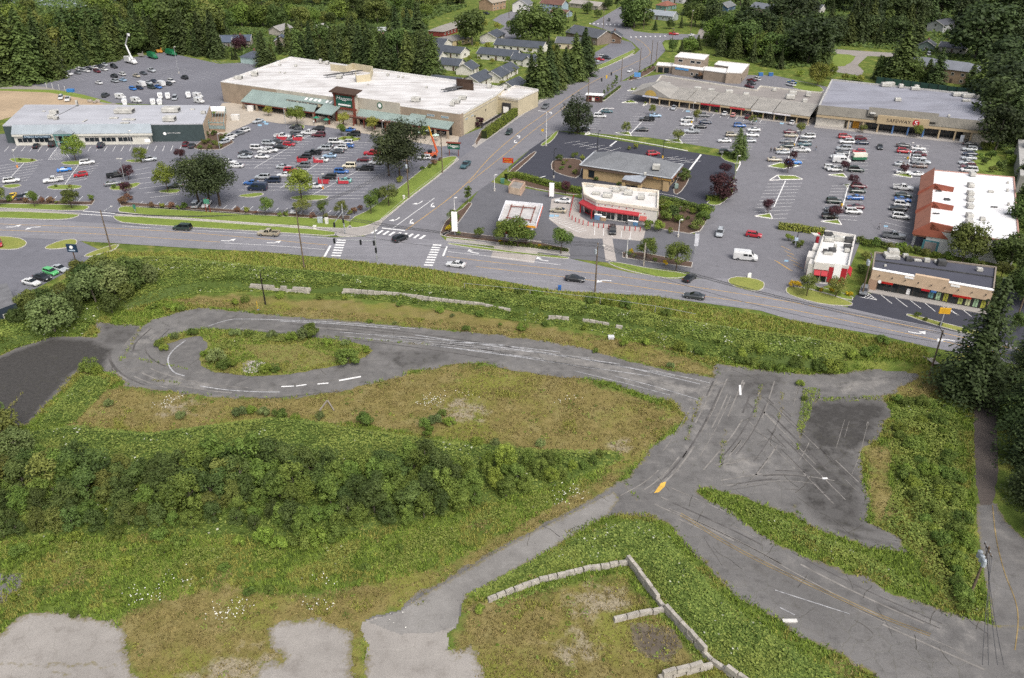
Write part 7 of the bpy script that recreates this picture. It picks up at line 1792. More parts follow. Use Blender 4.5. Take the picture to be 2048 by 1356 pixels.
grove('beside the side road behind the loading wing','the left',['fir','cedar'],(16,22),marks=[(1062,188,17),(1080,192,21),(1098,186,22),(1112,176,19),(1130,166,16),(1150,160,21),(1168,152,22),(1176,140,16),(1165,125,15)],group='side-road conifers',wide=(1.05,1.3))
grove('between the estate cottages','the left',[('round','leaf'),('round','yellow')],(3,5),marks=[(916,148),(958,122),(1030,138),(1026,150),(980,160,3),(1005,172,3),(870,108),(975,102),(1012,100,3),(1060,105),(850,60,7),(935,70,6),(890,150,3),(930,165,3),(960,140,3.5),(985,128,3),(1015,128,4),(870,140,4),(850,112,5),(940,122,3),(1005,92,4),(1040,112,3.5),(1070,118,4),(955,98,4),(920,96,4),(995,62,6),(1020,60,6),(965,60,7),(1120,60,7),(1110,110,6),(1130,120,5),(1150,70,7)],group='small estate trees')
grove('round the upper junction','the left',['fir',('broad','dark')],(12,22),marks=[(1256,52,22),(1268,56,20),(1275,40,20),(1292,50,9),(1310,60,6),(1340,58,6),(1362,56,8),(1390,52,14),(1375,30,16),(1400,28,18),(1410,20,20),(1175,28,8),(1150,42,6),(1195,36,6),(1130,45,6),(1215,20,8),(1235,8,9)],group='trees round the upper junction')
grove('along the top edge in the middle','the left',[('broad','dark'),'fir',('broad','olive')],(9,15),line=(900,8,1420,4),n=24,jit=(8,5),group='top edge trees in the middle')
grove('behind the clinic','the left',[('broad','dark'),'fir',('broad','leaf'),'cedar'],(11,20),marks=[(1345,104,7),(1362,106,7),(1378,104,8),(1395,100,8),(1412,92,7),(1440,112,16),(1452,100,18),(1470,116,14),(1488,108,17),(1505,124,12),(1520,118,13),(1535,132,11),(1548,120,14),(1560,138,10),(1430,88,14)],group='trees behind the clinic')
plant('broad',(1512,112),13,'purple','dark purple tree behind the clinic');plant('broad',(1552,92),11,'purple','dark purple tree in the upper right wood');plant('round',(1398,158),3.2,'rust','round reddish bush before the clinic')
grove('in the first belt of the right wood','the left',['cedar',('broad','deep'),'fir','slimfir'],(13,22),line=(1440,84,1660,128),n=18,jit=(8,12),group='right wood, first belt')
grove('in the second belt of the right wood','the left',['fir',('broad','deep'),'slimfir'],(13,22),line=(1420,48,1700,78),n=22,jit=(8,10),group='right wood, second belt')
grove('in the upper middle of the right wood','the left',['fir',('broad','deep'),'cedar','fir'],(14,24),line=(1660,84,1860,92),n=16,jit=(8,8),group='right wood, upper middle')
grove('at the top edge of the right wood','the left',[('broad','deep'),'fir','fir','cedar'],(12,22),line=(1440,20,2080,30),n=34,jit=(8,14),group='right wood, top edge')
grove('in the upper-right corner wood','the left',['fir','cedar',('broad','deep')],(16,26),line=(1700,60,2080,66),n=24,jit=(8,10),group='upper right corner wood')
grove('on the slope right of the grey supermarket','the top',[('cedar','fir'),'fir',('broad','deep')],(17,26),marks=[(1930,84),(1960,92),(1992,88),(2025,95),(2060,100),(1950,118),(1980,124),(2010,120),(2045,128),(2075,136),(1968,150),(1995,160),(2030,158),(2062,170),(1990,190),(2018,198),(2050,205),(2000,226),(2030,238),(2062,250),(1992,262,20),(2018,280,18),(2052,292,20),(1990,300,15),(2070,330,18)],group='right slope trees',wide=(1.1,1.4))
grove('behind the grey supermarket roof','the left',['fir',('broad','dark'),'cedar'],(14,26),marks=[(1752,158,11),(1765,160,11),(1795,166,26),(1812,164,13),(1822,170,12),(1850,172,12),(1868,178,18),(1880,176,10),(1935,186,13),(1955,188,16),(1975,194,15)],group='trees behind the grey supermarket')
plant('broad',(1634,172),10,'yellow','yellowish green round tree behind the strip mall',wide=1.05);plant('broad',(1660,158),7,'bright','light green tree beside the grey supermarket roof')
grove('shrub row behind the lots','the left',[('shrub','yellow'),('shrub','bright')],(2,3),marks=[(1570,150),(1600,152),(1690,160),(1705,161),(1720,163),(1738,165),(1540,147)],group='shrubs behind the lots')
# --- parking lot trees
grove('in the left parking lot','the left',[('maple','bright')],(8,9),marks=[(152,322,9.3),(283,325,5.6),(336,384,9.5),(603,398,10.5)],wide=(1.15,1.3),group='maples of the left lot')
grove('on the street side of the left lot','the left',['pinebig'],(14,16),marks=[(398,412,15.5),(440,412,17),(420,406,15)],group='street-side pines',wide=(1.1,1.25))
grove('by the side-road verge','the left',['pinebig'],(14,17),marks=[(778,352,16),(815,345,18.5),(800,358,15)],group='side-road pines',wide=(1.1,1.3))
grove('along the street verge','the left',[('round','olive'),('round','leaf')],(4.5,6),marks=[(0,412,7),(70,414,5),(144,417,6),(533,431,5.5),(607,432,5.5),(648,432,5),(683,434,5),(742,428,6),(778,412,7),(752,410,5)],group='pollarded trees along the verge')
grove('before the white supermarket','the left',[('round','yellow'),('round','bright')],(5,6.5),marks=[(538,232,4),(595,250,7.5),(688,253,6),(684,272,4.5),(745,262,5.5),(798,270,5),(790,296,6),(850,278,5)],group='small trees before the white supermarket')
grove('plum in the left lot','the left',[('round','purple')],(4,5),marks=[(258,360,5),(254,392,4.5),(362,322,5)],group='plum trees of the left lot')
grove('plum in the grey supermarket lot','the left',[('round','purple')],(3.6,4.6),marks=[(1535,428,4.6),(1575,345,4.8),(1585,322,3.5),(1668,440,4.8),(1686,345,4),(1703,374,4.2),(1807,348,3.6)],wide=(1.05,1.25),group='plum trees of the grey supermarket lot')
plant('broad',(1440,402),8.6,'purple','big dark purple tree at the bank lot corner',wide=1.0);plant('round',(1448,352),5,'purple','slim dark purple tree behind the big one at the bank');plant('round',(1131,388),4.2,'purple','small dark purple tree in the petrol station hedge')
plant('column',(958,255),4.5,'purple','dark purple shrub at the end of the long hedge',wide=2.6)
grove('in the upper lot','the left',[('round','olive')],(3.5,5),marks=[(1252,269,4.8),(1303,230,4.4),(1356,284,5),(1393,243,4.8),(1505,250,4),(1601,268,4.4),(1725,266,3.5),(1832,276,5)],wide=(.95,1.15),group='small upper lot trees')
plant('dome',(1155,266),14.5,'pine','broad dark conifer at the upper lot corner',wide=1.05);plant('cone',(1474,318),10.5,'dark','dark conifer at the corner of the bank lot',wide=.8);plant('cone',(1484,316),8,'dark','shorter conifer leaning on the bank-lot conifer',wide=.8)
grove('on the kerb strip by the kiosk','the left',['column'],(4,5.5),marks=[(1208,192),(1216,186),(1224,179),(1231,172)],group='kiosk kerb trees')
grove('at the petrol station street edge','the left',[('round','leaf')],(6,8),marks=[(1008,491,7),(1036,494,8.5),(1052,494,6),(1122,508,7),(1292,522,6.5),(1352,542,7.5),(958,478,3.6),(906,452,4.6)],wide=(1.0,1.2),group='petrol station trees')
plant('column',(935,408),6.4,'leaf','cone-shaped tree at the petrol station drive',wide=1.1)
grove('before the red and white restaurant','the left',[('round','olive')],(4.5,5.2),marks=[(1613,592,5.4),(1671,594,5.2)],wide=(1.0,1.1),group='restaurant trees')
plant('broad',(1925,522),10.5,'olive','olive round tree before the white side wall',wide=.95);grove('right of the terracotta-edged store','the top',['cedar',('broad','dark')],(9,14),marks=[(2040,430,12),(2046,480,12),(2052,520,12),(2015,540,9),(2035,575,9),(2060,610,10),(2046,372,12)],group='trees right of the terracotta-edged store')
grove('beside the small strip mall','the left',[('broad','dark'),('round','olive')],(4,6),marks=[(1985,600,5),(2000,560,5.5),(2030,660,4)],group='strip mall trees')
# --- right edge of the vacant lot
plant('nearfir',(1936,792),25,'fir','lone tall conifer at the track, right of the vacant lot',lot=True,wide=1.12)
grove('at the right edge beside the track','the top',['nearfir'],(14,22),marks=[(2050,790,20),(2058,860,22),(2066,930,21),(2070,1000,19),(2110,1080,16),(2045,745,12)],group='conifers at the right edge',lot=True,wide=(.95,1.1))
# undergrowth of the woods: one leafy mass
def undergrowth():
    rg=np.random.default_rng(77);cs=[]
    for px,z in (([(-200,168),(110,150),(250,112),(340,100),(500,118),(560,110),(600,120),(860,160),(850,100),(860,40),(940,12),(600,-10),(-200,-10)],0),([(1400,50),(1440,110),(1560,140),(1660,130),(1680,92),(1790,100),(1830,130),(1990,190),(1995,300),(2120,360),(2120,-10),(1400,-10)],0),([(1040,190),(1075,200),(1180,142),(1170,125),(1140,150),(1090,175)],0)):
        pw=region(px,z);x,y=scatter(pw,.55,rg);cs.append(np.stack([x,y,rg.uniform(.2,2.4,len(x))*fbm(x/9,y/9,5)],1))
    c=np.concatenate(cs);V,F=quads(c,np.tile([[0,-.2,1.]],(len(c),1))+rg.normal(size=c.shape)*.4,rg.uniform(1.2,2.6,len(c)),.8,rg)
    me=npmesh('undergrowth',V,F,FOL['dark'],v=np.repeat(rg.uniform(0,.8,len(c)),4));o=bpy.data.objects.new('undergrowth',me);C.objects.link(o);tag(o,'leafy undergrowth on the floor of the woods',kind='stuff')
undergrowth()
# --- shrubs, clipped
def shrubs(where,fol,marks,hr=(1.0,1.8),group=None,kind='shrub'):
    marks=sorted(marks)
    for i,m_ in enumerate(marks):
        ff=fol[i%len(fol)];w_={'gold':'golden','rust':'reddish','yellow':'yellow-green','purple':'purple'}.get(ff,'green')
        plant(kind,m_,m_[2] if len(m_)>2 else rnd.uniform(*hr),ff,'%s %s, %s from the left %s'%(w_,'shrub' if kind=='shrub' else 'bush',nth(i),where),group)
shrubs('in the street bed of the left lot',['leaf','rust','rust','rust','yellow','rust'],[(20,403),(53,405),(83,405),(103,406),(114,408,1),(131,407),(181,402,2),(248,408,2.4),(258,400,2)],(1.5,2.0),'street bed shrubs, left')
shrubs('in the street bed before the pines',['rust','yellow','rust','leaf','leaf'],[(303,415),(324,417),(344,416),(357,419,1.3),(369,418),(474,424),(495,425),(512,428,1),(560,433),(574,432),(625,436),(652,438)],(1.5,2.1),'street bed shrubs, right')
shrubs('on the verge by the side road',['olive','rust','rust','yellow','leaf'],[(709,428),(700,430),(720,420),(800,365),(845,340),(858,336,1.6),(869,330,2),(880,322,1.2)],(1.4,2.0),'side-road verge shrubs')
shrubs('round the auto store corner',['leaf','olive','dark'],[(408,290),(418,286),(430,290),(445,284),(400,298),(420,298),(438,296),(412,275),(455,278),(430,272)],(1.5,2.5),'shrubs at the auto store corner')
shrubs('in the bank beds',['dark','leaf','olive','yellow'],[(1118,322,2.2),(1127,330,1.5),(1150,316,2),(1163,320,1.8),(1124,340,1.4),(1150,348,1.8),(1140,336,1),(1134,324,.9),(1370,350,2.4),(1364,362,3),(1374,358,2),(1192,362,1.4),(1238,372,1.4),(1270,298,2),(1258,300,1.4)],(1.2,2),'bank bed shrubs')
shrubs('in the long bark bed',['leaf','bright','olive','dark'],[(1322,418,3),(1335,424,3.5),(1350,424,3),(1330,440,3.5),(1345,438,4),(1358,446,2.5),(1370,424,2),(1385,428,2),(1400,430,2.6),(1412,435,4),(1405,450,4),(1395,460,3),(1375,440,1.2),(1380,455,1),(1318,462,3),(1300,460,3),(1340,466,1.5),(1325,405,2)],(1.5,3),'bark bed shrubs')
shrubs('by the drive-through bed',['bright','dark','leaf'],[(1577,482,2),(1590,490,1.4),(1600,497,1.6),(1602,490,1.4)],(1.4,2),'drive-through shrubs')
shrubs('before the red and white restaurant',['gold','gold','leaf'],[(1633,582),(1641,583),(1662,585),(1677,590),(1692,591),(1700,592),(1597,573,1.2),(1587,575,1.8)],(.9,1.3),'restaurant front shrubs')
shrubs('at the petrol station sign',['gold','yellow','leaf'],[(898,463,1.8),(903,455,1.6),(916,470,1.2),(1000,484,1),(1020,487,1),(1060,492,1),(1080,496,1.1),(1100,500,1.1),(1256,512,1.4),(1270,516,1.2),(1262,506,1.3),(1310,524,1.2),(1330,530,1.2)],(1,1.4),'petrol station shrubs')
shrubs('behind the small strip mall',['leaf','dark','olive','bright'],[(1722,488),(1735,492),(1750,494),(1765,496),(1780,500),(1800,502),(1815,506),(1830,508),(1850,512),(1870,516),(1895,520),(1940,530),(1960,534),(1730,520),(1725,545)],(1.6,2.8),'shrubs behind the small strip mall')
shrubs('at the right-hand verge',['leaf','olive','dark','bright'],[(1965,300,3),(1980,320,3.4),(1965,330,2.4),(2000,340,3.5),(1985,345,2.5),(2020,330,3.6),(1960,318,2),(1850,642,1),(1835,634,1.2),(1880,652,.9),(1930,664,1),(1975,300,3)],(2,3),'right-hand verge shrubs')
shrubs('on the upper islands',['leaf','yellow'],[(1264,180,1),(1272,179,.9),(1255,205,.9),(1290,208,1),(705,277,1),(690,279,1.2),(718,280,1),(40,321,.9),(65,322,.9),(285,321,1.2),(112,375,1),(140,375,1),(228,377,1.4),(245,372,1.2),(1432,225,1.2),(1520,236,1.6),(1553,240,1.3)],(.9,1.2),'island shrubs')
shrubs('beside the clinic sign',['bright','leaf'],[(1270,154,1.6),(1280,148,1.6),(1290,143,1.6),(1300,138,1.6),(1262,158,1.4),(1305,133,1.4)],(1.4,1.8),'clinic sign shrubs')
# --- hedges
def hedge(px,h,wd,fol,label,z=0.0,leaf=.3,dens=34):
    pts=LP(px,z);rg=np.random.default_rng(len(label));root=empty('hedge',(pts[0].x,pts[0].y,z),label,'hedge')
    MB().kerb(pts,wd*.86,z,z+h*.93).build('core',M('hedge_twigs','#2c3318',.95,.2,2),root)
    Vs=[];Ns=[]
    for a,b in zip(pts[:-1],pts[1:]):
        L_=(b-a).length;e=(b-a).normalized();n_=Vector((-e.y,e.x,0));N=int(L_*(2*h+wd)*dens)
        t=rg.uniform(0,L_,N);s=rg.uniform(0,2*h+wd,N)
        off=np.where(s<h,-wd/2,np.where(s<h+wd,s-h-wd/2,wd/2));zz=np.where(s<h,s,np.where(s<h+wd,h,s-h-wd))
        zz=zz+.12*h*(vnoise(t/1.5,off,3)-.5);nn=np.where((s<h)[:,None],[[-n_.x,-n_.y,.3]],np.where((s<h+wd)[:,None],[[0,0,1]],[[n_.x,n_.y,.3]]))
        c=np.stack([a.x+e.x*t+n_.x*off,a.y+e.y*t+n_.y*off,z+zz],1)+rg.normal(size=(N,3))*.1
        Vs.append(c);Ns.append(nn+rg.normal(size=(N,3))*.4)
    c=np.concatenate(Vs);c[:,0]-=pts[0].x;c[:,1]-=pts[0].y;c[:,2]-=z
    V,F=quads(c,np.concatenate(Ns),leaf*rg.uniform(.7,1.3,len(c)),.8,rg)
    inst('leaves',npmesh('leaves',V,F,FOL[fol],v=np.repeat(rg.uniform(0,1,len(c)),4)),root)
hedge([(968,278),(990,262),(1030,232),(1072,203)],3.0,2.2,'bright','tall clipped hedge along the loading drive')
hedge([(1556,457),(1600,462),(1648,470)],1.6,1.8,'yellow','yellow-green clipped hedge above the restaurant')
hedge([(1012,358),(1030,354),(1060,362),(1095,372),(1130,380),(1163,388)],1.7,1.8,'bright','hedge between bank and petrol station')
hedge([(1412,400),(1440,400),(1460,384)],1.2,2.0,'bright','low hedge under the big purple tree')
hedge([(1446,308),(1480,318)],1.2,1.6,'bright','low hedge under the bank-lot conifer')
hedge([(1208,200),(1240,175)],.9,.8,'leaf','thin hedge on the kiosk kerb')
hedge([(1000,489),(1060,494),(1136,503)],.7,.8,'leaf','low hedge along the petrol station sidewalk')
hedge([(1320,402),(1360,410),(1400,422)],1.5,1.6,'leaf','hedge on the right boundary of the bank drive')
# --- vacant lot: saplings, wild bushes, brambles, grass
THICK=[(-40,965),(60,945),(200,950),(450,938),(700,942),(900,938),(1080,934),(1200,916),(1235,918),(1150,962),(1000,1000),(820,1048),(600,1078),(480,1060),(300,1062),(0,1078),(-40,1070)]
tp=region(THICK);done=[]
tx,ty=scatter(tp,.6,np.random.default_rng(4))
for x,y in zip(tx,ty):
    if all((x-a)**2+(y-b)**2>1.85**2 for a,b,_ in done):done.append((x,y,0))
random.Random(3).shuffle(done);done=done[:210]
def pxof(x,y,z):
    Z=z-CAM_H;dep=y*_c-Z*_s;return (1024+CAM_F*x/dep,678-CAM_F*(y*_s+Z*_c)/dep)
done.sort(key=lambda d:pxof(d[0],d[1],LOT)[0])
for i,(x,y,_) in enumerate(done):
    u,v=pxof(x,y,LOT);edge=np.clip((1290-u)/250,.5,1)*(.72 if v>1040 else 1)
    h=(rnd.uniform(3.8,7.2) if u<900 else rnd.uniform(3.0,5.4))*edge
    f=rnd.choice(('olive','leaf','dark','dark')) if u<480 else rnd.choice(('leaf','dark','leaf','dark')) if u<900 else rnd.choice(('leaf','leaf','bright'))
    plant('sapling',None,h,f,'bushy %s in the dark thicket, %s from the left'%('sapling' if f!='olive' else 'olive-green sapling',nth(i)),'saplings of the dark thicket',world=Vector((x,y,LOT)),wide=rnd.uniform(.95,1.25))
def wild(where,marks,fols,hr,group,kind='weedbush',lot=True,wide=(1,1.3)):
    for i,m_ in enumerate(sorted(marks)):
        plant(kind,m_,m_[2] if len(m_)>2 else rnd.uniform(*hr),fols[i%len(fols)],'wild %s %s, %s from the left'%('bush' if kind=='weedbush' else 'tree',where,nth(i)),group,lot,rnd.uniform(*wide))
wild('on the oval island of the old track',[(697,728,3.4),(435,722,3.2),(448,738,2.4),(462,735,2),(530,745,2.2),(550,742,1.6),(610,678,2.6),(625,672,3.2),(585,680,2.2),(655,690,1.8),(690,690,1.5),(545,675,1.8),(500,672,1.6),(470,672,1.8),(385,672,1.8),(350,678,1.6),(320,692,1.5),(330,700,1.5),(735,705,1.6),(410,712,1.4)],['leaf','bright','willow'],(1.5,2.5),'bushes on the oval island')
wild('on the dry grass',[(182,742,3),(195,748,2),(728,850,2.6),(220,812,1.6),(362,836,1.6),(505,826,1.8),(480,832,2),(530,830,1.8),(560,836,2.2),(590,842,1.6),(640,838,1.5),(850,856,2),(870,848,2),(885,830,1.3),(900,850,1.6),(860,872,2.2),(955,890,1.6),(990,892,1.4),(1080,892,1.5),(932,662,1.4),(1046,660,1.8),(1248,694,1.8),(905,635,1),(1190,705,1),(1340,735,1.2),(1480,726,1.6),(1000,652,.8),(740,645,.9),(790,648,.8),(470,610,1.6),(490,604,1.6),(345,620,1.8),(365,622,1.6),(310,618,1.5)],['leaf','bright','willow'],(1.2,2),'bushes on the dry grass')
wild('at the head of the old junction',[(1500,730,1.8),(1530,738,2),(1560,742,1.8),(1590,735,2.2),(1640,740,2.6),(1660,742,2.8),(1680,738,2),(1610,728,2),(1700,728,2),(1730,724,2),(1745,718,1.6),(1480,716,2.2),(1450,712,1.8),(1520,715,2.2),(1760,705,1.8),(1600,770,1.2),(1608,800,1)],['leaf','bright'],(1.5,2.4),'bushes at the old junction')
rr_=random.Random(5);mk=[]
while len(mk)<46:
    v=rr_.uniform(800,1225);u=rr_.uniform(1790 if v<900 else 1800 if v<1010 else 1830+(v-1010)*.5,1905 if v<1000 else 1925)
    if u<1955 and all(math.hypot(u-a[0],(v-a[1])*1.4)>17 for a in mk):mk.append((u,v,rr_.uniform(1.4,2.5)))
wild('between the dark pavement and the track',mk,['leaf','bright','leaf'],(1.4,2.4),'bushes beside the track')
wild('on the left bank',[(112,668,9.5),(68,645,6),(150,648,7),(196,622,9),(236,606,9),(272,594,8.5),(300,584,6),(215,580,7),(178,600,7),(40,662,4),(130,622,5),(160,620,5),(225,628,5),(255,612,5),(95,630,5),(165,575,5),(12,895,7),(-20,880,8),(44,918,6)],['willow','olive','dark'],(3,5),'trees on the left bank','broad',wide=(.95,1.15))
wild('on the embankment brambles',[(1000,600,1.8),(1040,606,2),(1075,608,1.8),(1180,622,2),(1215,628,2.2),(1250,632,2),(1330,648,2),(1170,660,1.6),(1090,652,1.4),(880,625,1.5),(960,632,1.6),(800,612,1.4),(640,598,1.5),(560,596,1.5),(690,600,1.3),(1290,690,1.6),(1360,700,2),(1400,708,1.8)],['bright','leaf'],(1.0,1.6),'bushes on the embankment')
wild('in the bottom weeds',[(150,1080,1.6),(230,1075,2),(320,1078,2.2),(360,1090,1.8),(255,1130,1.6),(330,1110,1.7),(480,1090,1.8),(560,1100,2.4),(600,1090,2.6),(640,1085,2.6),(670,1075,2.6),(530,1080,2.4),(40,1110,1.8),(70,1120,1.5),(100,1090,1.7),(500,1190,1.3),(540,1185,1.1),(730,1140,1.2),(760,1160,1.2),(720,1170,1.0),(958,1225,1.5),(120,1225,.9),(150,1232,1),(30,1200,1.2),(80,1190,1.1),(800,1100,1.0),(180,1150,1.1),(400,1150,1.1),(450,1140,1.2)],['bright','leaf'],(1.2,2),'bushes in the bottom weeds')

BRAM=colattr('bramble_leaves',.65,.2)
def blend(a,b,t):return a[None,:]*(1-t[:,None])+b[None,:]*t[:,None]
g1,g2,g3,wf=np.array(S('#4a5d27')),np.array(S('#7a8b42')),np.array(S('#90994d')),np.array(S('#c9cbb4'))
def bramble(name,polys,height,dens,leaf,flower,label,seed,tone=1.0,z=LOT,patch=0,olive=0):
    """mass of overlapping leaves on an uneven mound, with a dark twiggy body underneath"""
    rg=np.random.default_rng(seed);Vs,Cs=[],[];core=MB()
    for poly in polys:
        pw=region(poly,z)
        x,y=scatter(pw,dens,rg)
        if patch:kp=fbm(x/3.5,y/3.5,seed+30)+rg.normal(size=len(x))*.05>patch;x,y=x[kp],y[kp]
        dist=seg_dist(x,y,[Vector((*p,0)) for p in pw+pw[:1]]);edge=np.clip((dist-.25)/2.0,.08,1)
        m_=height*edge*(.35+.9*fbm(x/3.2,y/3.2,seed,3))
        zz=hz(x,y)+m_*rg.uniform(.72,1.0,len(x))+.06
        e_=.5;gx=(fbm((x+e_)/3.2,y/3.2,seed)-fbm((x-e_)/3.2,y/3.2,seed))*height*.9;gy=(fbm(x/3.2,(y+e_)/3.2,seed)-fbm(x/3.2,(y-e_)/3.2,seed))*height*.9
        n_=np.stack([-gx,-gy,np.ones(len(x))],1)+rg.normal(size=(len(x),3))*.24
        V,F=quads(np.stack([x,y,zz],1),n_,1.25*leaf*rg.uniform(.6,1.35,len(x)),.85,rg)
        t=np.clip(fbm(x/2.2,y/2.2,seed+5)*.9+rg.uniform(-.3,.4,len(x)),0,1);pt=np.clip((fbm(x/6,y/6,seed+15)-.42)*4,0,1)
        c=blend(g1,g2,t);c=c*(1-.45*pt[:,None])+.45*pt[:,None]*np.array(S('#8a8f45'));k=rg.uniform(0,1,len(x))<.22;c[k]=blend(g2,g3,rg.uniform(0,1,k.sum()))
        fl=(fbm(x/4,y/4,seed+8)>.58)&(rg.uniform(0,1,len(x))<flower*.4);c[fl]=wf*rg.uniform(.75,1.0,fl.sum())[:,None]
        c=c*(1-olive)+olive*np.array(S('#7f7c40'))*rg.uniform(.7,1.3,len(x))[:,None];Vs.append(V);Cs.append(np.repeat(c*tone,4,0))
        if patch:continue
        # body
        xs=np.arange(min(p[0] for p in pw),max(p[0] for p in pw),1.0);ys=np.arange(min(p[1] for p in pw),max(p[1] for p in pw),1.0)
        X,Y=np.meshgrid(xs,ys);ins=inside(X,Y,pw);D=seg_dist(X,Y,[Vector((*p,0)) for p in pw+pw[:1]])
        Z=hz(X,Y)+np.where(ins,height*np.clip((D-.25)/2.0,0,1)*(.35+.9*fbm(X/3.2,Y/3.2,seed,3))*.8,-.3)
        ny,nx=X.shape;i0=sum(len(v) for v in Vs)
        vv=np.stack([X.ravel(),Y.ravel(),Z.ravel()],1);fi=[]
        for r_ in range(ny-1):
            for q in range(nx-1):
                if ins[r_,q] or ins[r_+1,q+1] or ins[r_,q+1] or ins[r_+1,q]:fi.append((r_*nx+q,r_*nx+q+1,(r_+1)*nx+q+1,(r_+1)*nx+q))
        Vs.append((vv,fi));Cs.append(np.tile(np.array(S('#4d5e28')),(len(vv),1)))
    VV,FF,off=[],[],0
    for v in Vs:
        if isinstance(v,tuple):VV.append(v[0]);FF.append(np.array(v[1]).reshape(-1,4)+off);off+=len(v[0])
        else:VV.append(v);FF.append(np.arange(len(v)).reshape(-1,4)+off);off+=len(v)
    me=npmesh(name,np.concatenate(VV),np.concatenate(FF),BRAM,col=np.concatenate(Cs))
    o=bpy.data.objects.new(name,me);C.objects.link(o);tag(o,label,kind='stuff')
    return o
BR_EMB=[(205,530),(330,520),(500,536),(700,554),(900,578),(1100,600),(1300,632),(1480,665),(1600,680),(1700,696),(1735,716),(1620,735),(1480,718),(1380,700),(1310,680),(1180,652),(1000,630),(860,606),(700,586),(505,575),(400,578),(330,592),(240,615),(205,600)]
bramble('brambles',[BR_EMB],1.5,26,.34,.10,'bramble thicket with white blossom covering the street embankment',21,z=-1.4)
bramble('brambles',[[(-60,690),(0,640),(60,605),(150,560),(205,540),(220,610),(170,660),(100,668),(20,692),(-60,730)]],1.6,24,.34,.10,'bramble bank below the dealer lot at the left',22,z=-1.6)
bramble('brambles',[[(200,748),(230,765),(150,845),(90,862),(70,852),(95,815),(125,790),(160,748)]],.9,26,.3,.03,'bramble strip beside the dark pavement at left',23)
bramble('brambles',[[(-60,880),(60,862),(150,850),(300,866),(420,850),(560,832),(700,852),(900,882),(1080,898),(1240,902),(1250,918),(1150,965),(1000,1003),(820,1052),(600,1085),(300,1070),(-60,1085)]],1.5,17,.34,.07,'pale bramble growth round the dark thicket',24,tone=.95)
bramble('brambles',[[(930,1190),(1056,1125),(1130,1085),(1230,1040),(1300,1040),(1350,1085),(1400,1140),(1480,1220),(1600,1300),(1720,1380),(1508,1380),(1420,1312),(1338,1228),(1262,1122),(1180,1133),(1085,1156),(985,1197)]],1.1,34,.3,.06,'bramble mound behind the concrete block walls',25)
bramble('brambles',[[(1785,800),(1860,792),(1925,812),(1930,1000),(1945,1080),(1985,1235),(1960,1240),(1900,1205),(1825,1110),(1760,1050),(1790,960),(1775,880)]],.9,24,.3,.01,'green undergrowth beside the gravel track',26,patch=.42,olive=.1)
bramble('brambles',[[(1410,981),(1490,1003),(1590,1040),(1640,1066),(1724,1100),(1800,1150),(1895,1205),(1880,1212),(1700,1132),(1560,1078),(1440,1003)]],.6,30,.26,.02,'leafy median between the two old roadways',27,patch=.38)
bramble('brambles',[[(395,668),(480,662),(600,670),(700,686),(690,700),(600,700),(500,700),(430,720),(405,715),(425,690)]],.6,24,.28,.02,'leafy weeds on the oval island',28,patch=.45,olive=.25)
bramble('brambles',[[(-60,1080),(150,1075),(300,1072),(600,1090),(760,1075),(900,1040),(1050,990),(1150,968),(1180,975),(1060,1035),(900,1105),(800,1150),(640,1150),(500,1140),(300,1150),(100,1170),(30,1215),(-60,1230)]],.45,22,.24,.03,'weedy growth in front of the dark thicket',29,patch=.5,olive=.35)
bramble('brambles',[[(985,1203),(1085,1168),(1180,1147),(1255,1136),(1262,1148),(1180,1160),(1090,1182),(1000,1214)],[(1262,1150),(1345,1250),(1400,1318),(1392,1322),(1335,1258),(1256,1158)]],.7,26,.26,0,'weeds along the foot of the block walls',41,patch=.42)
bramble('brambles',[[(1606,776),(1634,776),(1620,832),(1602,872),(1590,868),(1600,822)],[(1640,796),(1700,792),(1760,790),(1765,802),(1690,803),(1640,803)]],.6,24,.26,0,'weeds grown into the seams of the old junction',42,patch=.4)
bramble('brambles',[[(505,577),(700,589),(870,607),(1020,630),(1110,644),(1240,664),(1240,671),(1110,651),(1020,636),(870,613),(700,595),(505,583)]],.8,24,.26,.02,'weeds along the foot of the embankment wall',43,patch=.47)
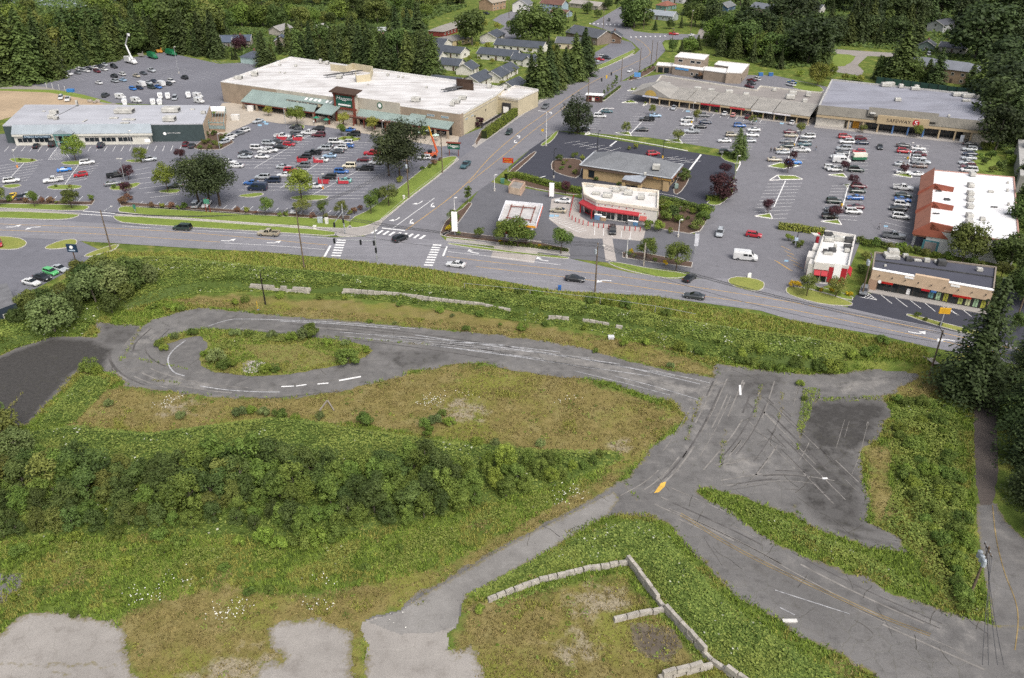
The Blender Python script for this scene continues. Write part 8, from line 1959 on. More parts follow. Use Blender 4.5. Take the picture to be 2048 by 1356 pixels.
# grass
def grass():
    rg=np.random.default_rng(31);V,Cc=[],[]
    zones=[([(-60,690),(200,600),(330,590),(1400,690),(1860,735),(1948,760),(1948,1080),(1990,1260),(1990,1400),(-60,1400)],10.0,LOT),([(205,508),(520,508),(843,540),(1107,586),(1305,597),(1587,646),(1850,700),(1870,728),(1700,700),(1300,640),(900,580),(500,540),(205,535)],11.0,-.6)]
    paved=[[(p.x,p.y) for p in LP(OLD_PAVE)]]+[region(p) for p in PADS];isl=region(ISLAND)
    dryp=[region(p) for p in DRY];barep=[region(p) for p in BARE]
    e1,e2,d1,d2,o1=[np.array(S(h)) for h in ('#546a26','#80913c','#70683c','#8a7c52','#85873f')]
    for poly,dens,z in zones:
        pw=region(poly,z);x,y=scatter(pw,dens,rg)
        k=np.ones(len(x),bool)
        for p in paved:k&=~inside(x,y,p)
        k|=inside(x,y,isl)
        for p in paved:
            ii=np.nonzero(inside(x,y,p)&~k)[0];d=seg_dist(x[ii],y[ii],[Vector((*q,0)) for q in p+p[:1]]);k[ii[d<rg.uniform(0,1,len(ii))**2*.9]]=True
        if z<-1:
            for s in SEAMS:
                q=LP(s)
                for a,b in zip(q[:-1],q[1:]):
                    n=int((b-a).length*2.2);t=rg.uniform(0,1,n);x=np.append(x,a.x+(b.x-a.x)*t+rg.normal(size=n)*.16);y=np.append(y,a.y+(b.y-a.y)*t+rg.normal(size=n)*.16);k=np.append(k,np.ones(n,bool))
        k&=~inside(x,y,region(JOIN));x,y=x[k],y[k]
        dry=np.zeros(len(x))
        for p in dryp:dry[inside(x,y,p)]=1
        for p in barep:dry[inside(x,y,p)]=1.4
        dry=dry+(fbm(x/5,y/5,44)-.5)*2.0;keep=rg.uniform(0,1,len(x))<np.where(dry>.9,.45,1);x,y,dry=x[keep],y[keep],dry[keep]
        N=len(x);nb=3;gz=hz(x,y)
        hgt=np.where(dry>.5,rg.uniform(.12,.3,N),rg.uniform(.22,.55,N))*(1.1 if z>-1 else 1)
        t=rg.uniform(0,1,N);c=np.where((dry>.5)[:,None],blend(d1,d2,t),np.where((dry>.15)[:,None],blend(o1,d1,t*.5),blend(e1,e2,t)))
        if z>-1:c=np.where((t>.45)[:,None],blend(o1,d2,t*.4)*1.15,blend(e2,o1,t))
        for b in range(nb):
            a=rg.uniform(0,6.283,N);w_=rg.uniform(.05,.12,N);ln=hgt*rg.uniform(.3,.9,N)
            px_,py_=x+rg.normal(size=N)*.15,y+rg.normal(size=N)*.15
            p0=np.stack([px_-np.sin(a)*w_,py_+np.cos(a)*w_,gz],1);p1=np.stack([px_+np.sin(a)*w_,py_-np.cos(a)*w_,gz],1);p2=np.stack([px_+np.cos(a)*ln,py_+np.sin(a)*ln,gz+hgt],1)
            V.append(np.stack([p0,p1,p2],1).reshape(-1,3));Cc.append(np.repeat(c*rg.uniform(.75,1.25,N)[:,None],3,0))
    V=np.concatenate(V);me=npmesh('grass',V,np.arange(len(V)).reshape(-1,3),colattr('grass_blades',.8,.15),col=np.concatenate(Cc))
    o=bpy.data.objects.new('grass',me);C.objects.link(o);tag(o,'rough dry and green grass of the vacant lot',kind='stuff')
grass()
def weeds():
    rg=np.random.default_rng(63);pw=region([(-60,690),(200,600),(330,590),(1400,690),(1860,735),(1948,760),(1948,1080),(1990,1260),(1990,1400),(-60,1400)]);x,y=scatter(pw,.22,rg);k=np.ones(len(x),bool)
    for p in [[(q.x,q.y) for q in LP(OLD_PAVE)]]+[region(p) for p in PADS]:k&=~inside(x,y,p)
    k|=inside(x,y,region(ISLAND));k&=fbm(x/6,y/6,91)>.44;x,y=x[k],y[k];n=16;N=len(x);r_=np.repeat(rg.uniform(.2,.75,N),n);d=rg.normal(size=(N*n,3));d/=np.linalg.norm(d,axis=1,keepdims=True);d[:,2]=np.abs(d[:,2])
    c=np.stack([np.repeat(x,n),np.repeat(y,n),np.repeat(hz(x,y),n)],1)+d*r_[:,None]*np.array([1,1,.9]);V,F=quads(c,d+[0,0,.7],rg.uniform(.14,.34,N*n),.7,rg)
    cl=[np.array(S(h)) for h in ('#5f7428','#7f9140','#8d8f42','#4f6226','#8a7d4c')];ci=np.array(cl)[rg.integers(0,5,N)];col=np.repeat(ci,n,0)*rg.uniform(.75,1.25,N*n)[:,None]
    me=npmesh('weeds',V,F,MATS['bramble_leaves'],col=np.repeat(col,4,0));o=bpy.data.objects.new('weeds',me);C.objects.link(o);tag(o,'low weed clumps dotted over the vacant lot',kind='stuff')
weeds()
# daisies: white flecks in the weeds
def daisies():
    rg=np.random.default_rng(8);cs=[]
    for u,v,n in [(460,1225,60),(265,1190,14),(300,1195,20),(640,1205,24),(1150,988,26),(1115,1005,16),(345,800,26),(330,808,20),(865,800,40),(855,812,24),(930,790,10),(1130,800,10),(390,1160,10),(650,1160,10),(1195,1075,12),(350,1145,8),(800,1240,6)]:
        p=P(u,v,LOT);cs.append(np.stack([p.x+rg.normal(size=n)*1.2,p.y+rg.normal(size=n)*.9,np.full(n,LOT+.3)+rg.uniform(0,.25,n)],1))
    c=np.concatenate(cs);V,F=quads(c,np.tile([[0,-.3,1.]],(len(c),1))+rg.normal(size=(len(c),3))*.3,rg.uniform(.12,.26,len(c)),.9,rg)
    me=npmesh('white_flowers',V,F,M('daisy_white','#dedcd2',.8));o=bpy.data.objects.new('white_flowers',me);C.objects.link(o);tag(o,'white wild flowers dotted through the weeds',kind='stuff')
daisies()
# ================================================================ STREET FURNITURE AND SMALL THINGS
def hof(x,y,yt,z=0.0):
    p=P(x,y,z);lo,hi=0.0,60.0
    for _ in range(40):
        m_=(lo+hi)/2
        if pxof(p.x,p.y,z+m_)[1]>yt:lo=m_
        else:hi=m_
    return lo
WOOD=M('pole_wood','#6f6152',.95,.2,1.5);GALV=M('galvanised_pole','#a6a8aa',.5,.1,1,.3);WPOLE=M('white_pole','#d8d6d2',.6);BLKM=M('black_metal','#26282a',.6);TRAN=M('transformer_grey','#a9b0b6',.5);BLOCKM=M('block_concrete','#a8a298',.95,.32,1.1,fine=.5)
TOPS={}
def upole(px,yt,label,trans=0,arms=1,lamp=None,z=0.0,mat=WOOD,key=None,arm_dir=(1,.1)):
    p=P(*px,z);p.z=float(hz(p.x,p.y)) if z==0 else z;h=hof(px[0],px[1],yt,p.z)
    root=empty('utility_pole',p,label,'pole','utility poles')
    m_=MB();m_.tube(p,p+Vector((0,0,h)),.19,.13,n=8);m_.build('shaft',mat,root)
    e=P(px[0]+arm_dir[0],px[1]+arm_dir[1],p.z)-P(*px,p.z);e.normalize();n_=Vector((-e.y,e.x,0))
    if not arms:n_=e
    for k in range(arms):
        zz=p.z+h-.6-k*1.2;MB().kerb([Vector((p.x,p.y,0))-n_*1.3,Vector((p.x,p.y,0))+n_*1.3],.12,zz,zz+.14).build('crossarm',mat,root)
        for s in (-1.2,-.5,.5,1.2):q=Vector((p.x,p.y,zz+.14))+n_*s;m_=MB();m_.tube(q,q+Vector((0,0,.22)),.05,n=6);m_.build('insulator',TRAN,root)
    for k in range(trans):
        q=Vector((p.x,p.y,p.z+h-2.6))+n_*(k-(trans-1)/2)*.8-e*.35;m_=MB();m_.tube(q,q+Vector((0,0,1.0)),.32,n=10);m_.tube(q+Vector((0,0,1.0)),q+Vector((0,0,1.15)),.3,.1,n=10);m_.build('transformer',TRAN,root)
    if lamp:
        q=Vector((p.x,p.y,p.z+h*.93));r_=q+Vector((*lamp,.7));m_=MB();m_.tube(q,r_,.06,n=6);m_.build('lamp_arm',GALV,root);MB().box(r_.x-.25,r_.x+.25,r_.y-.15,r_.y+.15,r_.z-.08,r_.z+.1).build('lamp_head',TRIM,root)
    TOPS[key or px[0]]=[Vector((p.x,p.y,p.z+h-.35))+n_*s for s in (-1.2,-.5,.5,1.2)]+[Vector((p.x,p.y,p.z+h*.74))]
upole((222,500),420,'leaning wooden pole with a lamp arm beside the dealer driveway',lamp=(1.6,2.6),arms=0)
upole((608,532),413,'tall wooden pole on the embankment left of the junction')
upole((1190,584),486,'wooden pole with lamp on the embankment right of the junction',lamp=(1.2,-1),trans=1)
upole((1865,730),640,'wooden pole at the footpath near the lone conifer')
upole((818,396),318,'wooden pole with crossarm on the side-road verge',trans=1,arm_dir=(1,-.9))
upole((885,346),262,'wooden pole on the verge below the green store sign',arm_dir=(1,-.9))
upole((1242,163),115,'slim wooden pole left of the clinic sign',arms=0);upole((1279,141),95,'bare wooden pole above the clinic sign',arms=0)
upole((1302,128),80,'dark wooden pole at the clinic, left of two',arms=0);upole((1312,124),84,'wooden pole with white lamp at the clinic, right of two',arms=0,lamp=(1,0))
upole((1206,60),20,'wooden pole at the upper crossing by the lodge');upole((1287,59),24,'wooden pole in front of the upper junction trees',arms=0,lamp=(.8,0));upole((1381,66),20,'wooden pole with crossarm at the gravel drive',lamp=(.6,.6));upole((1345,78),56,'short pole on the lawn by the cross street')
upole((1018,36),0,'wooden pole before the white two-storey house');upole((1137,45),6,'wooden pole with lamp before the pale blue house',lamp=(.7,0))
upole((1938,1195),1094,'pole with three grey transformers beside the gravel track',trans=3,z=LOT);upole((1724,590),508,'pole with transformers right of the restaurant',trans=2)
upole((1176,204),156,'dark pole beside the brown kiosk',arms=0);upole((2032,642),588,'pole behind the small strip mall lot',arms=0);upole((1287,532),486,'pole between the two petrol station trees',arms=0,mat=M('pale_pole','#a59c90',.8));upole((1730,84),52,'whitish pole in the right woods',arms=0,mat=GALV)
upole((531,609),546,'short black post in the vacant lot under the embankment',arms=0,z=LOT,mat=M('tarred_wood','#2a2622',.9))
WIRE=M('wire','#4a4a4c',.7)
def wire(a,b,ia,ib,sag,label):
    p,q=TOPS[a][ia],TOPS[b][ib];m_=MB();pts=[]
    for i in range(13):
        t=i/12;v=p.lerp(q,t);v.z-=sag*4*t*(1-t);pts.append(v)
    for u,v in zip(pts[:-1],pts[1:]):m_.tube(u,v,.04,n=4,cap=False)
    m_.build('power_line',WIRE,None,label=label,cat='cable',group='overhead power lines')
for a,b,w_ in ((222,608,'left street poles'),(608,1190,'street poles across the junction'),(1190,1865,'right street poles'),(818,885,'two verge poles')):
    for i in range(5):wire(a,b,i,i,1.2+.2*i,'overhead line between the %s, %s'%(w_,['front phase','second phase','third phase','rear phase','lower cable'][i]))
for i in range(4):wire(608,818,i,i,1.5,'overhead line from junction pole to verge pole, %s strand'%ORD[i])
b_=P(1945,1420,LOT);TOPS['off']=[Vector((b_.x+s,b_.y,8+LOT)) for s in (-1.2,-.5,.5,1.2)]+[Vector((b_.x,b_.y,6))]
for i in range(4):wire(1938,'off',i,i,.6,'overhead line running out at the bottom right, %s strand'%ORD[i])
# --- lamps
def lamp(px,yt,label,mat=GALV,two=False,arm=None,base=None):
    p=P(*px,0);h=hof(px[0],px[1],yt);root=empty('street_lamp',p,label,'lamp','lamp posts')
    m_=MB();m_.tube(p,p+Vector((0,0,h)),.12,.08,n=8);m_.build('post',mat,root)
    m_=MB();m_.tube(p,p+Vector((0,0,.8)),.28,n=10);m_.build('footing',base or KERB,root)
    t=p+Vector((0,0,h))
    for s in ((-1,1) if two else (1,)):
        d=Vector(arm) if arm else Vector((.5*s,0,.1));m_=MB();m_.tube(t,t+d,.06,n=6);m_.build('arm',mat,root);q=t+d
        MB().box(q.x-.35,q.x+.35,q.y-.2,q.y+.2,q.z-.1,q.z+.08).build('lamp_head',mat if mat is not GALV else TRIM,root)
YB=M('yellow_footing','#d3a92c',.7)
for px,yt,lb,kw in [((1092,292),224,'curved street lamp beside the side road at the bank',dict(mat=WPOLE,arm=(-2.6,0,.4))),((127,144),120,'lamp post at the left row of the rear car park',{}),((358,147),94,'tall lamp post in the rear car park',{}),((387,100),64,'lamp post under the conifers of the rear car park',{}),((256,386),318,'tall lamp post in the left lot',dict(two=1)),((271,322),262,'lamp post before the grey metal awning',{}),
                       ((444,322),268,'lamp post near the auto store corner',{}),((576,282),216,'lamp post before the left awnings',{}),((646,378),348,'lamp post with orange footing among red corrals',dict(base=M('orange_footing','#d08a4a',.7))),((766,269),242,'lamp post before the round badge',{}),((35,335),300,'lamp post with orange footing at left',dict(base=MATS['orange_footing'])),((909,424),396,'white lamp beside the petrol station drive',dict(mat=WPOLE)),((989,382),350,'white lamp at the upper forecourt corner',dict(mat=WPOLE)),((1253,516),479,'white lamp at the street edge of the forecourt',dict(mat=WPOLE)),((1356,474),440,'white lamp in the bark bed',dict(mat=WPOLE)),
                       ((1107,356),298,'thin dark lamp at the bank corner bed',dict(mat=BLKM)),((1194,310),262,'dark lamp with yellow footing left behind the bank',dict(mat=BLKM,base=YB)),((1325,316),282,'dark lamp with yellow footing by the red SUV',dict(mat=BLKM,base=YB)),((1467,372),312,'lamp at the corner of the bank lot',{}),((1683,412),372,'lamp with yellow footing in the plum row',dict(base=YB)),((1588,292),262,'lamp with yellow footing in the second aisle',dict(base=YB)),((1815,318),286,'lamp with yellow footing in the fourth aisle',dict(base=YB)),((1383,246),205,'lamp with yellow footing in the upper lot',dict(base=YB)),((1592,246),232,'short twin lamp before the strip mall',dict(two=1)),((1593,485),465,'lamp by the drive-through hedge',dict(mat=BLKM))]:
    lamp(px,yt,lb,**kw)
# --- traffic signals
def signal(px,yt,arm_px,heads,label):
    p=P(*px,0);h=hof(px[0],px[1],yt);root=empty('traffic_signal',p,label,'traffic light','signals at the junction')
    m_=MB();m_.tube(p,p+Vector((0,0,h)),.18,.13,n=10);m_.build('pole',GALV,root)
    d=P(*arm_px,6.2)-Vector((p.x,p.y,6.2));a=Vector((p.x,p.y,6.2));m_=MB();m_.tube(a,a+d,.12,.07,n=8);m_.build('mast_arm',GALV,root)
    for f in heads:
        q=a+d*f if f>=0 else Vector((p.x,p.y,4.5))-Vector((0,.4,0));hd=MB().box(q.x-.22,q.x+.22,q.y-.18,q.y+.18,q.z-1.15,q.z+.1).build('signal_head',BLKM,root)
        for k,cc in enumerate(('#7a2320','#8a6a20','#2f5f40')):m_=MB();m_.tube((q.x,q.y+.18,q.z-.1-.36*k),(q.x,q.y+.22,q.z-.1-.36*k),.13,n=8);m_.build('lens',M('lens'+cc[1:],cc,.3),hd)
signal((755,529),453,(668,478),(.36,1,-1,.04),'galvanised traffic signal with long arm on the near side of the junction');signal((690,468),408,(668,446),(1,-1),'traffic signal at the corner of the left lot verge')
p=P(1203,156,0);root=empty('hanging_signal',p,'span-wire signals with a yellow sign over the side road','traffic light')
q0,q1=P(1178,205,0)+Vector((0,0,7)),P(1242,163,0)+Vector((0,0,7));m_=MB();m_.tube(q0,q1,.03,n=4);m_.build('span_wire',WIRE,root)
for i,t in enumerate((.35,.5,.65)):q=q0.lerp(q1,t);MB().box(q.x-.3,q.x+.3,q.y-.1,q.y+.1,q.z-1.4,q.z-.05).build('warning_sign' if i==1 else 'signal_head',M('sign_yellow','#d9b030',.6) if i==1 else BLKM,root)
# --- signs
def pylon(px,h,wd,board,mat,label,txt=None,tmat=None,posts=2,postm=GALV,d=(1,.06),z=0.0,th=.3):
    """board=(z0,z1)"""
    c=P(*px,z);e=P(px[0]+d[0],px[1]+d[1],z)-c;e.normalize();f=FR(c-e*wd/2,c+e*wd/2);root=empty('sign',c,label,'sign')
    for k in range(posts):a=wd/2 if posts==1 else wd*(.12+.76*k);FB(MB(),f,a-.1,a+.1,-.1,.1,z,h).build('post',postm,root)
    b=FB(MB(),f,0,wd,-th/2,th/2,board[0],board[1]).build('board',mat,root)
    if txt:
        n=len(txt)
        for i,s in enumerate(txt):hh=(board[1]-board[0])/n;text(b,s,f,wd*.1,th/2+.02,board[1]-hh*(i+.8),hh*.6,tmat,wd*.8)
    return root,f,b
r_,f,b=pylon((908,312),4.6,4.2,(2.4,4.4),SIGNG,'dark green store sign with wooden cap on the verge',['Haggen'],LETTER,postm=REDWOOD);FB(MB(),f,-.4,4.6,-.5,.5,4.41,4.7).build('cap',REDWOOD,r_)
pylon((1016,344),4.6,3.4,(3.0,4.6),M('bank_red','#b3261e',.5),'red bank sign with yellow letters beside the side road',['WELLS','FARGO'],M('bank_yellow','#e3b23c',.5),posts=1)
pylon((910,471),6.6,1.5,(1.2,6.6),LETTER,'tall white price pylon at the petrol station corner',posts=1)
r_,f,b=pylon((154,531),5.6,2.6,(3.6,5.6),M('sign_navy','#22384f',.5),'navy sign with white ring at the dealer driveway',posts=1,postm=M('rust_post','#5b4a40',.8));disc(b,'emblem',LETTER,f,1.3,.16,4.9,.42);part(b,'name_strip',M('strip_pale','#aebccb',.6),f,.5,2.1,.16,.2,3.9,4.2)
pylon((1880,654),4.4,2.2,(3.2,4.5),M('sign_amber','#d6a52e',.6),'amber sign on a post before the small strip mall',posts=1)
pylon((1274,160),3.4,3.0,(1.4,3.4),M('sign_blue_white','#5f95c9',.5),'blue and white clinic sign on the planted corner',posts=1);pylon((1103,396),4.6,1.4,(.5,4.6),LETTER,'white pylon in the hedge behind the forecourt',posts=1)
pylon((1390,508),5.5,1.0,(2.2,5.4),M('sign_pale','#cfd0d6',.5),'narrow pale sign at the right exit of the forecourt',posts=1);pylon((417,425),4.2,1.6,(2.6,4.0),M('teal_sign','#4d8a72',.6),'teal sign on timber posts under the street pines',postm=REDWOOD);pylon((271,424),2.2,.7,(1.0,2.2),M('teal_sign2','#3f7a66',.6),'small teal sign on the verge before the plum tree',posts=1)
pylon((1085,272),2.6,.9,(1.7,2.6),MATS['sign_yellow'],'yellow warning sign at the curved street lamp',posts=1);pylon((1432,68),3.0,1.2,(1.9,3.0),MATS['sign_yellow'],'yellow warning sign by the gravel drive',posts=1);pylon((1498,556),1.3,.8,(.2,1.3),LETTER,'white A-board on the sidewalk by the kidney island',posts=2);pylon((1590,493),2.4,.8,(1.6,2.4),M('sign_paleblue','#b6c6d6',.6),'pale small sign at the drive-through lane',posts=1)
# --- block walls
bm_={}
def block(parent,c,ang,z,l):
    k=round(l,1)
    if k not in bm_:
        m_=MB();a,b,h=k/2-.015,.3,.72;m_.hexa([(-a,-b,0),(a,-b,0),(a,b,0),(-a,b,0)],[(-a+.05,-b+.05,h),(a-.05,-b+.05,h),(a-.05,b-.05,h),(-a+.05,b-.05,h)]);bm_[k]=m_.mesh('block',[BLOCKM])
    o=inst('block',bm_[k],parent,(c.x-parent.location.x,c.y-parent.location.y,z-parent.location.z),ang);return o
def block_wall(pts,courses,label,l=1.5,skip=(),lean=0):
    pts=[Vector((p.x,p.y,0)) for p in pts];z0=float(hz(pts[0].x,pts[0].y-1));root=empty('block_wall',(pts[0].x,pts[0].y,z0),label,'wall');s=0.0;i=0
    for a,b in zip(pts[:-1],pts[1:]):
        L_=(b-a).length;e=(b-a).normalized();ang=math.atan2(e.y,e.x);t=s
        while t<L_:
            for c in range(courses):
                if rnd.random()<(.98 if c==0 else .84) and i not in skip:block(root,a+e*(t+(.5*l*.5 if c%2 else 0))+Vector((rnd.uniform(-.06,.06),rnd.uniform(-.08,.08),0)),ang+rnd.uniform(-.07,.07),z0+c*.73,l)
            t+=l;i+=1
        s=t-L_
def WL(a,b):return [P(x,y+1,LOT) for x,y in WALL if a<=x<=b]
block_wall(WL(500,640),2,'old concrete block wall under the embankment, short left stretch');block_wall([P(690,589,LOT)]+WL(700,1030),2,'long concrete block retaining wall under the bramble embankment');block_wall([P(1100,643,LOT)]+WL(1110,1245),2,'concrete block wall stretch at the right of the embankment',skip=(3,4,9));block_wall([P(1290,672,LOT),P(1316,677,LOT),P(1345,686,LOT)],1,'few half-buried concrete blocks at the right embankment end')
block_wall(MOUND_WALLS[0],1,'low concrete block wall at the back of the sunken yard',1.3);block_wall(MOUND_WALLS[1],2,'slanting concrete block wall along the bramble mound',1.6);block_wall([P(1240,1240,LOT),P(1325,1222,LOT)],1,'short concrete block stub inside the yard',1.8);block_wall([P(1330,1358,LOT),P(1415,1335,LOT)],2,'concrete block stub at the bottom edge',1.8);block_wall([P(250,611,LOT),P(290,598,LOT)],1,'low kerb of concrete blocks on the left bank',1.8)
# --- people
def person(px,label,shirt,trousers,d=(0,1),z=.03,stride=.2):
    c=P(*px,0);root=empty('person',(c.x,c.y,z),label,'person',rz=rnd.uniform(0,6.28));me=bpy.data.meshes.new('body')
    V=[(0,0,.95),(0,0,1.15),(0,0,1.4),(0,0,1.5),(0,.02,1.66),(.1,0,.9),(.11,stride,.48),(.11,stride*.9,.05),(.11,stride*.9+.16,.03),(-.1,0,.9),(-.11,-stride,.48),(-.11,-stride*1.3,.07),(-.11,-stride*1.3+.16,.03),(.2,0,1.38),(.25,-.08,1.1),(.23,.06,.86),(-.2,0,1.38),(-.25,.08,1.1),(-.23,.16,.88)]
    E_=[(0,1),(1,2),(2,3),(3,4),(0,5),(5,6),(6,7),(7,8),(0,9),(9,10),(10,11),(11,12),(2,13),(13,14),(14,15),(2,16),(16,17),(17,18)]
    rad=[.15,.14,.15,.055,.105,.1,.07,.05,.045,.1,.07,.05,.045,.065,.05,.04,.065,.05,.04]
    me.from_pydata(V,E_,[]);o=bpy.data.objects.new('body',me);C.objects.link(o);o.parent=root
    sk=o.modifiers.new('skin','SKIN');me.skin_vertices[0].data[0].use_root=True
    for i,r__ in enumerate(rad):me.skin_vertices[0].data[i].radius=(r__,r__)
    ss=o.modifiers.new('sub','SUBSURF');ss.levels=1;ss.render_levels=1
    nm='clothes_%s_%s'%(shirt[1:],trousers[1:]);m_,t,b=newmat(nm+str(len(MATS)));tc=node(t,'TexCoord').outputs['Object'];sp=node(t,'SeparateXYZ');t.links.new(tc,sp.inputs[0])
    gt=lambda v:mathn(t,'GREATER_THAN',sp.outputs['Z'],v);t.links.new(mixc(t,gt(1.48),mixc(t,gt(.93),mixc(t,gt(.1),S('#2a2624'),S(trousers)),S(shirt)),S('#b98d72')),b.inputs['Base Color']);me.materials.append(m_)
    h=MB();h.tube((0,-.01,1.7),(0,-.01,1.79),.115,.06,n=8);inst('hair',h.mesh('hair',[M('hair_brown','#3a2c22',.8)]),root)
for px,lb,s,t in [((1757,459),'person in a pale grey top walking across the lot above the restaurant','#b7b4b6','#2c2d33'),((1541,305),'left of two people in dark clothes walking in the aisle','#24252a','#202228'),((1547,305),'right of two people in dark clothes walking in the aisle','#3a3430','#26282e'),((1631,302),'person carrying a white bag beside the white pickup truck','#4a4640','#5a6a80'),((1623,273),'person in red pushing a cart by the strip mall end','#b0323a','#3a3a3e'),((181,287),'person in blue before the auto-parts windows','#2f4f8a','#23252a'),((192,287),'person in dark clothes before the auto-parts windows','#2c2c2e','#26262a'),((854,309),'person in black beside the orange lift','#1f2022','#1f2022'),((628,249),'person in white at the supermarket entrance','#d8d6d2','#3a3c44')]:person(px,lb,s,t)
# --- carts, umbrellas, bins, odds and ends
def corral(px,label):
    c=P(*px,0);root=empty('cart_corral',c,label,'cart corral','red cart corrals')
    MB().box(c.x-1.6,c.x+1.6,c.y-.06,c.y+.06,.3,1.25).build('side_panel',M('corral_red','#b33a44',.6),root);MB().box(c.x-1.6,c.x+1.6,c.y+1.5,c.y+1.62,.3,1.1).build('side_panel',MATS['corral_red'],root);MB().box(c.x-1.6,c.x-1.5,c.y+.07,c.y+1.49,.3,1.9).build('end_panel',MATS['corral_red'],root)
    for dx in (-1.5,1.5):MB().box(c.x+dx-.05,c.x+dx+.05,c.y+.7,c.y+.8,.03,1.0).build('post',GALV,root)
for i,px in enumerate([(563,282),(595,283),(604,326),(637,327),(647,369),(687,369)]):corral(px,'red cart corral, %s of six in the white supermarket lot'%ORD[i])
def brolly(px,col,label):
    c=P(*px,.06);root=empty('parasol',c,label,'parasol','parasols before the supermarket');m_=MB();m_.tube(c,c+Vector((0,0,2.5)),.04,n=6);m_.build('pole',GALV,root);m_=MB();m_.tube(c+Vector((0,0,2.1)),c+Vector((0,0,2.7)),1.3,.05,n=8);m_.build('canopy',M('parasol'+col[1:],col,.7),root)
for i,(px,cc) in enumerate([((634,246),'#2f7f66'),((654,250),'#2f7f66'),((838,277),'#b9cfc2'),((872,282),'#b9cfc2'),((858,272),'#cfd6d0')]):brolly(px,cc,['dark green parasol left of the entrance','dark green parasol right of the entrance','pale parasol left of the corner terrace','pale parasol right of the corner terrace','whitish parasol behind the corner terrace'][i])
def bx(name,px,sz,mat,label,cat,z=0.0,lid=None):
    c=P(*px,z);root=empty(name,c,label,cat);a,b,h=sz;MB().hexa([(c.x-a*.45,c.y-b*.45,z+.02),(c.x+a*.45,c.y-b*.45,z+.02),(c.x+a*.45,c.y+b*.45,z+.02),(c.x-a*.45,c.y+b*.45,z+.02)],[(c.x-a/2,c.y-b/2,z+h),(c.x+a/2,c.y-b/2,z+h),(c.x+a/2,c.y+b/2,z+h),(c.x-a/2,c.y+b/2,z+h)]).build('body',mat,root);MB().box(c.x-a/2-.05,c.x+a/2+.05,c.y-b/2-.05,c.y+b/2+.05,z+h+.003,z+h+.09).build('lid',lid or mat,root)
BB=M('bin_blue','#3f6fa8',.6);WT=M('crate_white','#d6d3cd',.7)
bx('dumpster',(1521,152),(2,1.4,1.4),BB,'blue dumpster behind the clinic, left one','dumpster');bx('dumpster',(1541,152),(2,1.4,1.4),BB,'blue dumpster behind the clinic, right one','dumpster');bx('dumpster',(2018,571),(3,1.5,1.5),M('bin_navy','#27497c',.6),'navy dumpster beside the small strip mall','dumpster',lid=LETTER);bx('tote',(142,184),(3,1.6,1.2),M('tarp_blue','#3d7fc0',.6),'blue tarp-covered crate by the white posts','crate');bx('storage_crate',(472,240),(3,2,2),WT,'white wrapped crate on the pale walk','crate');bx('storage_crate',(502,222),(2.4,1.6,2),WT,'white crate under the first awning','crate')
bx('barrel',(1119,580),(.7,.7,1.0),M('barrel_blue','#2f5fa0',.6),'small blue barrel on the road shoulder','barrel');bx('utility_cabinet',(641,446),(1.4,.7,1.6),TRAN,'grey signal cabinet on the verge, left of two','cabinet');bx('utility_cabinet',(654,448),(.9,.7,1.7),WT,'white cabinet on the verge, right of two','cabinet');bx('utility_cabinet',(630,458),(.8,.6,.9),WT,'small white box beside the sidewalk','cabinet');bx('utility_cabinet',(808,398),(.6,.5,1),WT,'pale meter box beside the verge pole','cabinet');bx('rubbish_bag',(1222,677),(1.2,1,.5),M('bag_white','#cfcfd0',.7),'white rubbish bag in the dry grass','bag',LOT);bx('concrete_beam',(1579,1244),(1.8,.4,.25),WT,'white concrete wheel stop on the old roadway','kerb',LOT);bx('electrical_box',(1005,366),(1.2,1,1.3),M('box_green','#4d7a68',.6),'green transformer box beside the bin enclosure','cabinet')
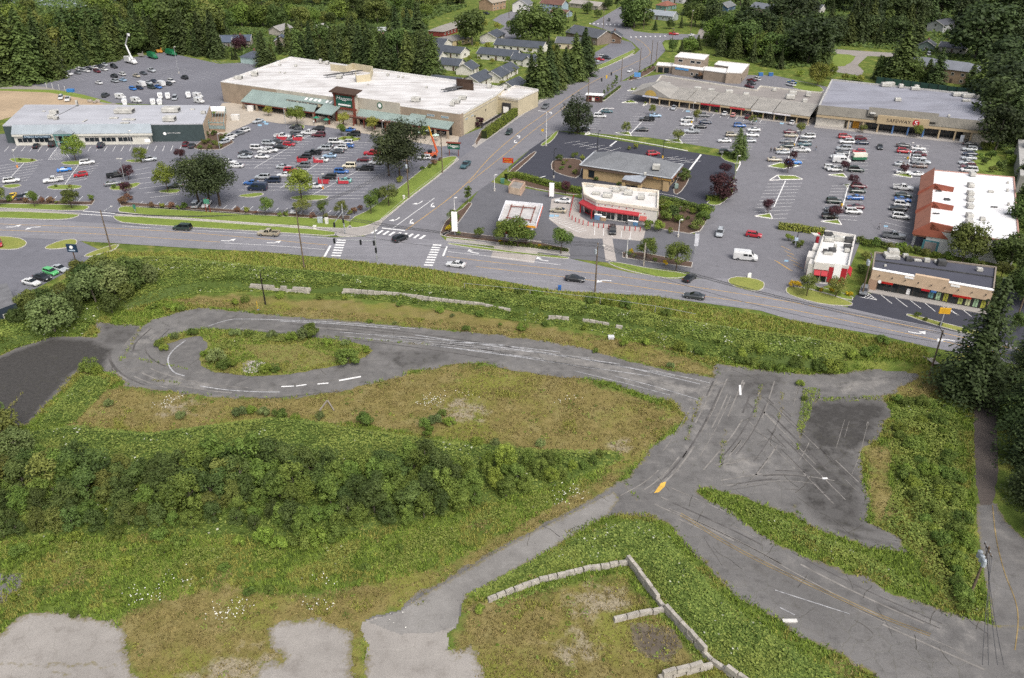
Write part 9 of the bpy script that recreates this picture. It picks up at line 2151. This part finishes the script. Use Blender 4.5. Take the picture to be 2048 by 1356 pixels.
for i,px in enumerate([(181,204),(196,204),(190,206)]):
    c=P(*px,.05);m_=bmesh.new();bmesh.ops.create_icosphere(m_,subdivisions=2,radius=1.1-.2*(i==2))
    for v in m_.verts:v.co*=1+.25*mnoise.noise(v.co*1.3+Vector((i*7,0,0)));v.co.z*=.7
    me=bpy.data.meshes.new('boulder');m_.to_mesh(me);m_.free();me.materials.append(M('boulder_rock','#9b9186',.95,.15,.9));o=bpy.data.objects.new('boulder',me);o.location=c+Vector((0,0,.4));C.objects.link(o);tag(o,'rounded boulder at the dirt yard, %s from the left'%ORD[(0,2,1)[i]],'boulder','boulders at the dirt yard')
for i,px in enumerate([(94,176),(106,177),(119,179),(131,183)]):
    c=P(*px,0);e=empty('post',c,'white marker post at the dirt yard, %s from the left'%ORD[i],'post','white marker posts');m_=MB();m_.tube(c,c+Vector((0,0,2.2)),.1,n=6);m_.build('shaft',WPOLE,e);m_=MB();m_.tube(c+Vector((0,0,2.2)),c+Vector((0,0,2.3)),.14,n=6);m_.build('cap',WPOLE,e)
fz=empty('fence',P(1745,172,0),'dark green mesh fence behind the grey supermarket','fence');a_,b_=P(1748,178,0),P(1965,208,0)
for i in range(12):
    u,v=a_.lerp(b_,i/12),a_.lerp(b_,(i+1)/12);MB().kerb([u,v],.08,.1,5.4).build('panel',M('fence_green','#2f4a44',.8),fz);MB().box(u.x-.08,u.x+.08,u.y-.2,u.y-.05,0,5.6).build('post',BLKM,fz)
rl_=empty('pipe_rail',P(929,575,-.8),'long white pipe rail along the top of the brambles','rail');pts=[P(x,y,-.3) for x,y in ((929,578),(1060,592),(1200,608),(1310,624),(1390,640))]
for u,v in zip(pts[:-1],pts[1:]):
    m_=MB();m_.tube(u+Vector((0,0,1.5)),v+Vector((0,0,1.5)),.035,n=6);m_.build('pipe',GALV,rl_);m_=MB();m_.tube(u+Vector((0,0,-1.2)),u+Vector((0,0,1.5)),.06,n=6);m_.build('post',GALV,rl_)
tb=empty('timber',P(655,818,LOT),'two weathered timbers leaning into an A on the dry grass','timber');TB=M('weathered_timber','#8d857a',.95)
for x in (640,668):a_,b_=P(x,822,LOT),P(655,802,LOT);MB().kerb([a_,b_],.22,LOT+.06,LOT+.28).build('beam',TB,tb)
pm=empty('marker_post',P(516,620,LOT),'thin yellow marker post in the vacant lot','post');c=P(516,620,LOT);m_=MB();m_.tube(c,c+Vector((0,0,2.2)),.06,n=6);m_.build('shaft',MATS['sign_yellow'],pm);MB().box(c.x-.2,c.x+.2,c.y-.2,c.y+.2,LOT,LOT+.12).build('foot',BB,pm)
